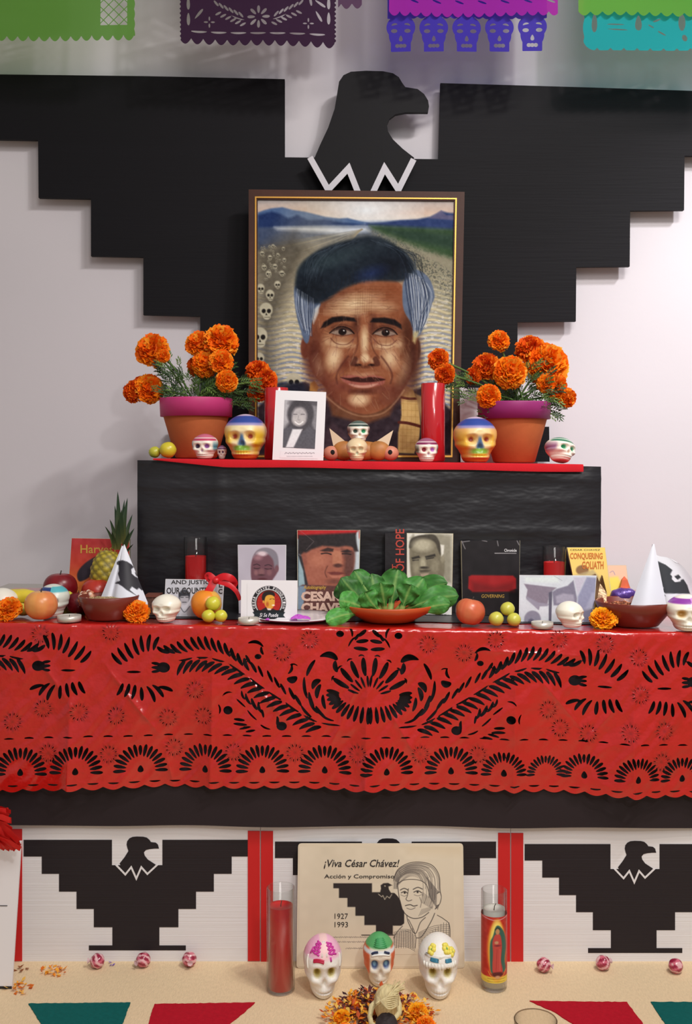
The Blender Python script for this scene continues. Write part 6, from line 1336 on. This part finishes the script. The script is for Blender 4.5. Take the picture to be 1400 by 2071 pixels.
ic1 = [('icing_scroll', Ms['magenta'], [zigzag(-46,-30,40,68,7),zigzag(-30,-18,38,66,7),zigzag(16,30,38,66,7),zigzag(32,44,36,62,7),[(20,34),(20,26)],[(-52,38),(-50,52)]], 0.0021), ('icing_band', Ms['red'], [[(-34,28),(-24,30),(-12,30),(-2,28)],[(-34,25),(-24,27),(-12,27),(-2,25)]], 0.0026),
       ('icing_cream', Ms['white'], [[(-60,34),(-58,20),(-55,8)],[(60,34),(58,20),(55,8)],[(8,36),(6,70)],[(-8,36),(-6,70)]], 0.0018)]
skull('sugar_skull', 'large white sugar skull with pink and magenta icing, left of three', on_floor(652,2006), sm(80,2.25), sm(116,2.25), sug1, dp=sm(92,2.25), rz=0.12, material=M_sugar, base=(240,236,228), icing=ic1, tilt=(0.10,0))
def sug2(c, R):
    c = mixc(c, np.clip((np.abs(R['X'])-0.30)/0.05,0,1), (222,104,62)); c = mixc(c, np.clip((R['Y']-0.05)/0.1,0,1), (214,96,56)); c = mixc(c, np.clip((R['Z']-0.30)/0.03,0,1), (90,170,104)); c = mixc(c, np.clip(1-np.abs(R['Z']-0.245)/0.05,0,1)*2*(R['f'] > 0.1), (226,232,236))
    c = mixc(c, np.clip(R['soc']*2.2-0.5,0,1), (60,84,140)); c = mixc(c, np.clip(R['soc']*5-3.8,0,1), (150,200,220)); return c
ic2 = [('icing_band', Ms['navy'], [[(-34,27),(-24,31),(-10,33)],[(14,33),(24,30),(34,27)]], 0.0026), ('icing_scroll', Ms['green'], [zigzag(-30,30,42,66,10)], 0.0020), ('icing_cream', Ms['white'], [[(-34,22),(-15,26),(0,27),(15,26),(34,22)]], 0.0020)]
skull('sugar_skull', 'small sugar skull with green cap, orange sides and blue eyes, middle of three', on_floor(766,1985), sm(66,2.29), sm(100,2.29), sug2, dp=sm(72,2.29), rz=0.08, material=M_sugar, base=(236,226,208), icing=ic2, tilt=(0.10,0))
ic3 = [('icing_flower', Ms['yellow'], [[(-32+7*math.cos(k),48+8*math.sin(k))] for k in range(6)]+[[(26+8*math.cos(k),50+8*math.sin(k))] for k in range(6)]+[[(44+6*math.cos(k),40+6*math.sin(k))] for k in range(5)], 0.0035), ('icing_leaf', Ms['green'], [[(-32,48)],[(26,50)],[(44,40)]], 0.0026),
       ('icing_scroll', Ms['teal'], [zigzag(-30,-6,26,32,9),zigzag(14,34,24,30,7)], 0.0014), ('icing_cream', Ms['white'], [[(a,22),(a,12)] for a in range(-50,52,9)]+[zigzag(-50,50,34,36,14)], 0.0024)]
skull('sugar_skull', 'large white sugar skull with yellow icing flowers and teal script, right of three', on_floor(886,2006), sm(84,2.25), sm(118,2.25), gold_eye, dp=sm(96,2.25), rz=0.02, material=M_sugar, base=(240,237,230), icing=ic3, tilt=(0.10,0))
# wrapped candies
M_candy = mat('striped_candy', attr='Col', rough=0.25, spec=0.6, coat=0.4, vary=0.05)
M_twist = mat('clear_wrapper', (230,200,206), 0.2, trans=0.3)
for k, (px_, py_, lab) in enumerate([(197,1958,'pink striped round candy, leftmost in the row before the panels'),(290,1956,'pink striped round candy, below the eagle\'s foot on the left panel'),(383,1955,'pink striped round candy, third from the left and nearest the red candle'),
        (1100,1966,'pink striped round candy just right of the saint candle'),(1220,1962,'pink striped round candy below the eagle\'s foot on the right panel'),(1367,1968,'pink striped round candy at the right frame edge')]):
    l = on_floor(px_, py_); t = thing('round_candy', lab, 'candy', l, k*0.9); r = sm(14.5,l[1]); V = []; Cc = []; nu, nv = 36, 22
    for j in range(nv+1):
        th = PI*j/nv
        for i in range(nu):
            a = 2*PI*i/nu; d = Vector((math.sin(th)*math.cos(a),math.sin(th)*math.sin(a),math.cos(th))); kk = 1+0.04*math.sin(7*d.x+k)*math.sin(6*d.z); V.append((d.x*r*kk,d.y*r*kk,d.z*r*kk+r*0.96))
            s1 = math.sin(7*d.x+5*d.z+2*math.sin(3*d.y+k)); s2 = math.sin(8*d.z-4*d.y+k); c = (228,176,180) if s1 > 0.35 else ((150,26,60) if s2 > -0.2 else (206,100,120)); Cc.append(lin(c))
    obj('sweet', V, [((j*nu+i),(j+1)*nu+i,(j+1)*nu+(i+1)%nu,j*nu+(i+1)%nu) for j in range(nv) for i in range(nu)], M_candy, t, False, np.array(Cc), True)
    V = [(-r*0.9,0,r)]; V += [(-r*1.35,0.4*r*math.cos(w*0.9),r+0.4*r*math.sin(w*0.9)) for w in range(7)]; obj('wrapper_twist', V, [(0,i+1,(i+1)%7+1) for i in range(7)], M_twist, t, False)
# felt diamonds lying on the burlap
M_gf = mat('green_felt', (16,92,88), 0.9, 0.1, bump=0.6, bscale=500, vary=0.08, vscale=120); M_rf = mat('crimson_felt', (178,22,40), 0.9, 0.1, bump=0.6, bscale=500, vary=0.08, vscale=120)
def felt(label, pts, m):
    rnd = random.Random(label); P = [FP(px_,py_,0.002) for px_,py_ in pts]; out = []
    for i in range(len(P)):
        a, b_ = Vector(P[i]), Vector(P[(i+1)%len(P)]); n = max(2,int((b_-a).length/0.006))
        for k in range(n): out.append(a.lerp(b_,k/n)+Vector((rnd.uniform(-1,1)*0.0008,rnd.uniform(-1,1)*0.0012,0)))
    c = sum(out, Vector())/len(out); b = MB().prism(out, [p-Vector((0,0,0.0016)) for p in out]); tag(b.build('felt_patch', m, None, True, False, (c.x,c.y,0.001)), label, 'felt')
felt('dark green felt trapezoid lying on the burlap at the left', [(57,2029),(264,2027),(246,2075),(222,2150),(150,2150),(84,2071)], M_gf)
felt('crimson felt trapezoid lying on the burlap left of the red candle', [(312,2030),(516,2027),(490,2050),(400,2120),(330,2150),(300,2071)], M_rf)
felt('crimson felt trapezoid lying on the burlap behind the empty glass', [(1072,2024),(1268,2026),(1302,2071),(1330,2130),(1240,2140),(1160,2071),(1120,2045)], M_rf)
felt('dark green felt trapezoid at the bottom right corner', [(1317,2026),(1480,2026),(1470,2130),(1390,2130),(1346,2071)], M_gf)
# marigold petals scattered
M_pet = mat('loose_petal', attr='Col', rough=0.6, trans=0.2)
def petals(label, cx, cy, rx_, ry_, n, cols, seed, hgt=0.004, name='scattered_petals'):
    rnd = random.Random(seed); b = MB(); c = Vector(FP(cx,cy,0.0))
    for k in range(n):
        a = rnd.uniform(0,2*PI); q = rnd.random()**0.6; p = Vector(FP(cx+rx_*q*math.cos(a),cy+ry_*q*math.sin(a),0.0)); p.z = 0.001+rnd.uniform(0,hgt)*(1-0.6*q)
        d = Vector((math.cos(a*3+k),math.sin(a*3+k),rnd.uniform(-0.05,0.7))).normalized(); s_ = d.cross(Vector((0,0,1))).normalized(); L = rnd.uniform(0.008,0.016); w = L*0.28
        m_ = p+d*L*0.6; e = p+d*L+Vector((0,0,rnd.uniform(-0.001,0.003)))
        for v in (m_, e): v.z = max(v.z, 0.0006)
        b.add([p, m_+s_*w, e, m_-s_*w], [(0,1,2,3)], rnd.choice(cols))
    o = b.build(name, M_pet, None, True, False, tuple(c), colour=True); tag(o, label, 'petals'); stuff(o); return o
OC = [(240,150,30),(250,176,50),(226,112,20),(240,190,90)]
petals('orange petals scattered between the left panel corner and first candy',108,1966,24,14,34,OC,1); petals('orange petals scattered at the lower left by the white board',38,2000,22,14,30,OC,2); petals('brown dried petals near the white board',45,1961,12,5,6,[(150,90,50)],3)
petals('small violet petal beside the leftmost candy',226,1951,7,4,3,[(120,90,190)],4)
petals('yellow and orange petals ringed around the corn husk bundle',768,2062,112,50,900,[(244,160,20),(250,186,60),(232,120,20),(248,200,90),(196,80,20)],5,0.035); petals('dark maroon petals around the corn husk bundle',755,2048,72,36,380,[(84,34,44),(110,46,50),(60,24,34)],6,0.04)
for k, (a, b_, r_, me) in enumerate([(690,2060,20,3),(722,2040,16,1),(845,2050,24,3),(862,2075,22,1),(700,2090,22,1)]):
    l = Vector(FP(a,b_,0.012)); R = sm(r_,l.y); o = put_flower(MG[me], l+Vector((0,0,R*0.25)), R, (0.1*k-0.2,-0.4,0.9), None, 'marigold_head', squash=0.7)
    tag(o, ['yellow-orange marigold head left of the corn husk bundle','small marigold head touching the left of the husk bundle','large marigold head right of the corn husk bundle','marigold head at the bottom right of the husk bundle','marigold head at the bottom left of the husk bundle'][k], 'flower')
# corn husk bundle
M_husk = mat('corn_husk', (214,198,150), 0.6, 0.3, vary=0.15, vscale=60, bump=0.4, bscale=120, stretch=(4,1,1)); M_dark = mat('dark_hair_knot', (44,34,36), 0.7, bump=0.8, bscale=150, stretch=(1,6,1))
l = on_floor(783,2060); t = thing('corn_husk_doll', 'pale corn husk doll with dark head lying among orange petals', 'doll', l); y = l[1]
def HPt(px_, py_, up): yy_ = (H-up)*F/(py_-HY); return (sx(px_,yy_), yy_, up)
b = MB(); P = []
ctr = Vector(HPt(784,2030,0.05)); b.ball(tuple(ctr),(0.026,0.024,0.036),24,16,fn=lambda d: 1+0.05*math.sin(16*math.atan2(d.y,d.x))); b.build('torso', M_husk, t, True, True)
MB().tube([HPt(768,2022,0.07),HPt(752,2036,0.066),HPt(748,2056,0.05),HPt(752,2072,0.045),HPt(766,2078,0.05)],[0.007,0.006,0.005,0.005,0.004],10).build('arm', M_husk, t, True, True)
MB().tube([HPt(798,2018,0.07),HPt(807,2032,0.066),HPt(808,2048,0.055),HPt(798,2060,0.05),HPt(786,2058,0.052)],[0.007,0.006,0.005,0.005,0.004],10).build('arm', M_husk, t, True, True)
MB().ball(HPt(782,2072,0.05),(0.021,0.019,0.02),24,16,fn=lambda d: 1+0.04*math.sin(14*math.atan2(d.y,d.x))).build('dark_head', M_dark, t, True, True)
rnd = random.Random(5); b = MB()
for k in range(16):
    a = rnd.uniform(0,1); b.tube(catmull([HPt(775+14*a,2024-2*a,0.075),HPt(790+10*a+rnd.uniform(-6,6),2008,0.083),HPt(798+24*a+rnd.uniform(-5,5),1990+rnd.uniform(-8,10),0.085+rnd.uniform(0,0.01))],4,False),[0.0011]*9,4)
for k in range(7): b.tube(catmull([HPt(760,2030-5*k*0.6,0.082),HPt(785,2016+4*k,0.09),HPt(806,2014+3*k,0.08)],4,False),0.0016,5)
stuff(b.build('husk_strands', M_husk, t, True, True))
# white board and red tissue at the left edge
bp_ = Plane(2.26,0.045,0.0,z0=0.0); o = thing('leaning_board', 'white board edge leaning at the far left below the red tissue', 'board', (sx(-60,2.26),2.26,0.0))
qz = [(-160,1702),(43,1702),(24,1983),(-160,1983)]; P4 = ppts(bp_, qz); P4[2] = (P4[2][0],P4[2][1],0.0012); P4[3] = (P4[3][0],P4[3][1],0.0012); MB().prism(P4,[(x,y+0.006,z) for x,y,z in P4]).build('board_sheet', M_white, o)
slab('ruled_line', bp_, [(-140,1831),(15,1831),(15,1832.3),(-140,1832.3)], M_ink, o, off=0.0008, thick=0.0006)
MB().prism([(x,y-0.0005,z) for x,y,z in (P4[3],P4[2],(P4[2][0],P4[2][1],0.006),(P4[3][0],P4[3][1],0.006))],[(x,y+0.0065,z) for x,y,z in (P4[3],P4[2],(P4[2][0],P4[2][1],0.006),(P4[3][0],P4[3][1],0.006))]).build('dark_edge', M_ink, o)
M_rt = mat('red_tissue', (216,30,26), 0.6, trans=0.25, vary=0.12, vscale=60); rnd = random.Random(9); b = MB()
for k in range(150):
    a = rnd.uniform(0,1); y1 = 2.25-rnd.uniform(0,0.04); p0 = Vector(TP(-40+rnd.uniform(-30,10),1640+rnd.uniform(-22,40),y1)); e = Vector(TP(rnd.uniform(-60,46),1716-rnd.uniform(0,16)*(1-a),y1-0.01)) if k % 3 else Vector(TP(rnd.uniform(-10,26),1632+rnd.uniform(0,70),y1))
    m_ = (p0+e)/2+Vector((rnd.uniform(-0.01,0.02),-0.015,0.012)); s_ = (e-p0).cross(Vector((0,1,rnd.uniform(-0.5,0.5)))).normalized()*rnd.uniform(0.003,0.008)
    V = []
    for u in (0,0.25,0.5,0.75,1): c = p0*(1-u)**2+m_*2*u*(1-u)+e*u*u; V += [c-s_, c+s_*(0.6+0.4*math.sin(u*9))+Vector((0,-0.004,0))]
    b.add(V, [(2*i,2*i+1,2*i+3,2*i+2) for i in range(4)])
tag(stuff(b.build('tissue_pompom', M_rt, None, True, True, TP(-20,1690,2.24))), 'bright red tissue pompom at the far left above the white board', 'pompom')

# ---------------------------------------------------------------- papel picado hanging above
yp = 2.98; pk = Plane(yp)
def sheet(name, label, x0, x1, ytop, phi, m, y, wave=0.004, step=1.5):
    xs3 = np.arange(x0-12, x1+12, step); ys3 = np.arange(ytop, 112, step); seed = len(label)
    def mp(px_, py_):
        yy = y+wave*np.sin(px_/47.+seed)+wave*0.7*np.sin(py_/33.+px_/70.); return np.stack([sx(px_,y), yy, sz(py_,y)], -1)
    px_, py_, V, Fc = cut_sheet(xs3, ys3, phi, mp); c = (float(V[:,0].mean()), y, float(V[:,2].max()))
    return tag(obj(name, V, Fc, m, None, True, None, True, c), label, 'paper banner')
def holes(X, Y, base, L_):
    dx = X[0,1]-X[0,0]; dy = Y[1,0]-Y[0,0]
    for h in L_: slit_phi(base, X, Y, dx, dy, *h)
    return base
YT = -170
def scal(X, c0, p, a): return a*np.abs(np.sin((X-c0)/p*PI))
def phi_purple(X, Y):
    e = np.minimum(X-(363+3*np.abs(np.sin(Y/9.*PI))), (676+4*np.abs(np.sin((Y+3)/9.*PI)))-X); bot = 75+(X-363)*0.036+12*np.abs(np.sin((X-363+1)/24.3*PI))**0.9; ph = np.minimum(np.minimum(e, bot-Y), 5.0)
    Lh = []
    for row, y0 in ((0,35),(1,-75)):
        for k in range(8): a = k*PI/4; Lh.append((523+15*math.cos(a),y0-2+15*math.sin(a),16,6,a,0,0.2))
        for sg in (-1,1):
            for k in range(6): bx_2 = 523+sg*(32+10*k); by_ = y0+4-4.5*k*1.0; Lh.append((bx_2,by_+9,14,4.5,rad(28*sg),0,0)); Lh.append((bx_2+sg*4,by_-11,15,4.5,rad(62 if sg > 0 else 118)+PI*0 if 0 else rad(-50*sg),0,0))
            Lh.append((523+sg*42,y0-1,30,2.6,rad(-20*sg),1.5,0))
        for (cx_,cy_) in ((423,y0+8),(624,y0+14)):
            for k in range(4): a = k*PI/2; Lh.append((cx_+7*math.cos(a),cy_+7*math.sin(a),9,3.4,a,0,0))
    for k in range(7): Lh.append((402+40*k,62+1.4*k,33,4.2,0.03,1.0,0))
    for sx_ in (381,665):
        for k in range(8): Lh.append((sx_,38-31*k,25,6.5,PI/2,0,0.2))
    for (a1,a2,an) in ((402,27,-50),(645,34,60),(648,8,35),(628,0,80),(395,-20,60),(640,-50,50),(470,-40,20),(575,-40,-20),(500,-60,70),(548,-60,-70),(430,-60,0),(610,-90,30)): Lh.append((a1,a2,26,5,rad(an),0,0.3))
    return holes(X, Y, ph, Lh)
def phi_green(X, Y):
    ph = np.minimum(np.minimum(272+2*np.abs(np.sin(Y/20*PI))-X, 5.0), 70-0.02*(X-130)*0+11*np.abs(np.sin((X-272)/21.5*PI))**0.8-Y+2)
    ph = np.where(X < 36, np.minimum(ph, 5), ph)
    # diamond lattice window at right and a row of flowers
    def lat(x0,x1,y0,y1,s_):
        inn = (X > x0) & (X < x1) & (Y > y0) & (Y < y1); u = np.abs(((X+Y)/s_) % 1-0.5)*s_; v = np.abs(((X-Y)/s_) % 1-0.5)*s_; hole = np.minimum(s_/2-0.0-u-1.2, s_/2-v-1.2)
        edge = np.minimum(np.minimum(X-x0, x1-X), np.minimum(Y-y0, y1-Y)); return np.where(inn, -np.minimum(hole, edge), 5.0)
    ph = np.minimum(ph, lat(203,259,-70,53,21)); Lh = []
    for cx_ in (30,85,140):
        for k in range(8): a = k*PI/4+0.2; Lh.append((cx_+16*math.cos(a),-40+16*math.sin(a),16,6,a,0,0.2))
    for k in range(5): Lh.append((60+28*k,-100,18,6,PI/2,0,0))
    return holes(X, Y, ph, Lh)
def sk_shape(X, Y, cx_, cy_):
    x = X-cx_; y = Y-cy_; a = 1-np.sqrt((x/29.)**2+((y+12)/25.)**2); b_ = 1-np.sqrt((x/24.)**2+((y-4)/27.)**2); c_ = np.minimum(20-np.abs(x)+0*y, np.minimum(y+5, 37-y))
    ph = np.maximum(np.maximum(a*25, b_*24), c_)
    return ph
def phi_skulls(X, Y):
    ph = np.full(X.shape, -5.0); Lh = []
    for k in range(5):
        cx_, cy_ = 811+66.5*k, 67+1.5*math.sin(k); ph = np.maximum(ph, sk_shape(X, Y, cx_, cy_))
        for sg in (-1,1): Lh += [(cx_+sg*13,cy_-17,13,4,rad(12*sg),-1.5,0),(cx_+sg*13.5,cy_-5,13,8,0,0,0)]
        Lh += [(cx_,cy_+10,12,7,PI/2,0,0.5)]
        Lh += [(cx_-7,cy_+25,9,8,0,0,0),(cx_,cy_+25,9,8,0,0,0),(cx_+7,cy_+25,9,8,0,0,0)]
    ph = np.maximum(ph, np.minimum(5, np.minimum(34-Y+4*np.abs(np.sin((X-778)/16.6*PI)), np.minimum(X-784, 1106-X)))); ph = np.minimum(ph, 5.0); return holes(X, Y, ph, Lh)
def phi_magenta(X, Y):
    ph = np.minimum(np.minimum(np.minimum(X-(787-0*X), 1128-X), 24+9*np.abs(np.sin((X-787)/21.5*PI))**0.8-Y), 5.0); Lh = []
    for k in range(7): Lh.append((815+46*k,-22,34,6,0,0,0)); Lh.append((815+46*k,-52,16,26,0,0,0)); Lh.append((838+46*k,3,20,4,rad(20),0,0))
    return holes(X, Y, ph, Lh)
def phi_lime(X, Y):
    ph = np.minimum(np.minimum(X-1170, 5.0), 24+8*np.abs(np.sin((X-1170)/24*PI))-Y); Lh = [(1215+60*k,-20,30,8,0.3,0,0) for k in range(6)]; return holes(X, Y, ph, Lh)
def phi_cyan(X, Y):
    ph = np.minimum(np.minimum(X-(1182-3*np.abs(np.sin(Y/12.))-0*X), 5.0), 97+9*np.abs(np.sin((X-1208)/27.*PI))-Y); c = np.hypot(np.minimum(X-1205,0), np.maximum(Y-76,0)); ph = np.minimum(ph, 26-c)
    Lh = [(1202,48,36,11,PI/2,0,0.2),(1292,46,30,13,PI/2,0,0.4),(1381,44,34,14,PI/2,0,0),(1386,76,14,10,1.2,0,0),(1340,66,20,3.5,0.5,0,0),(1245,50,40,2.6,0,0,0),(1250,60,44,2.6,0.03,0,0),(1330,40,18,4,-0.4,0,0),(1318,52,14,3,0.5,0,0),(1470,48,30,12,PI/2,0,0)]
    return holes(X, Y, ph, Lh)
T_ = tissue_mat
sheet('paper_banner', 'bright green cut tissue banner with lattice window at top left', -120, 276, YT, phi_green, T_('green_tissue',(118,182,74),0.3), 2.98)
sheet('paper_banner', 'dark plum cut tissue banner with flower and leaf sprays', 355, 686, YT, phi_purple, T_('plum_tissue',(70,46,72),0.06), 2.97)
sheet('paper_banner', 'blue-violet cut tissue banner with a row of five skulls', 776, 1112, YT, phi_skulls, T_('violet_tissue',(84,70,200),0.12), 2.985)
sheet('paper_banner', 'magenta scalloped tissue banner in front of the skull row', 780, 1132, YT, phi_magenta, T_('magenta_tissue',(196,60,190),0.15), 2.97)
sheet('paper_banner', 'lime green scalloped tissue banner at top right', 1165, 1540, YT, phi_lime, T_('lime_tissue',(140,206,90),0.25), 2.97)
sheet('paper_banner', 'turquoise cut tissue banner hanging below the lime one', 1172, 1540, YT, phi_cyan, T_('turquoise_tissue',(50,200,206),0.2), 2.985)
def phi_pl2(X, Y): return np.minimum(np.minimum(np.minimum(X-684, 732-X), 5.0), 8-8*0+11*np.abs(np.sin((X-690)/22*PI))-Y-4*(X > 708)*0)
sheet('paper_banner', 'narrow dusty plum tissue scrap with scalloped foot between two banners', 680, 736, YT, phi_pl2, T_('dusty_plum_tissue',(110,80,110),0.15), 2.99)
cz = sz(YT,2.98)+0.002
tag(MB().tube([(-3.9,2.98,cz),(3.9,2.98,cz)],0.0025,6).build('banner_cord', M_whiteline, None, True, True, (0,2.98,cz)), 'thin cord carrying the tissue banners above the eagle', 'cord')
# ---------------------------------------------------------------- repeats share a group phrase
GR = {'eagle_sign':'eagle panels under the table','pillar_candle':'red pillar candles on the upper step','painted_skull':'small painted skulls on the upper step','ceramic_skull':'large ceramic skulls on the upper step',
      'lime':'limes on the altar','apple':'apples on the table','banana':'bananas on the table','white_skull':'white skulls on the table','sugar_skull':'iced sugar skulls on the floor','glass_candle':'candles in clear glass',
      'tealight':'tealights along the table edge','round_candy':'striped round candies on the floor','felt_patch':'felt pieces on the burlap','paper_banner':'tissue banners above the eagle','marigold_head':'loose marigold heads',
      'paper_flag':'white paper flags with eagle','clay_bowl':'brown clay bowls','hardcover_book':'books on the table','paperback_book':'books on the table','photo_card':'grey photo cards','scattered_petals':'petals scattered on the floor'}
for o in scene.collection.objects:
    if o.parent is None and 'category' in o and 'group' not in o:
        k = o.name.split('.')[0]
        if k in GR: o['group'] = GR[k]
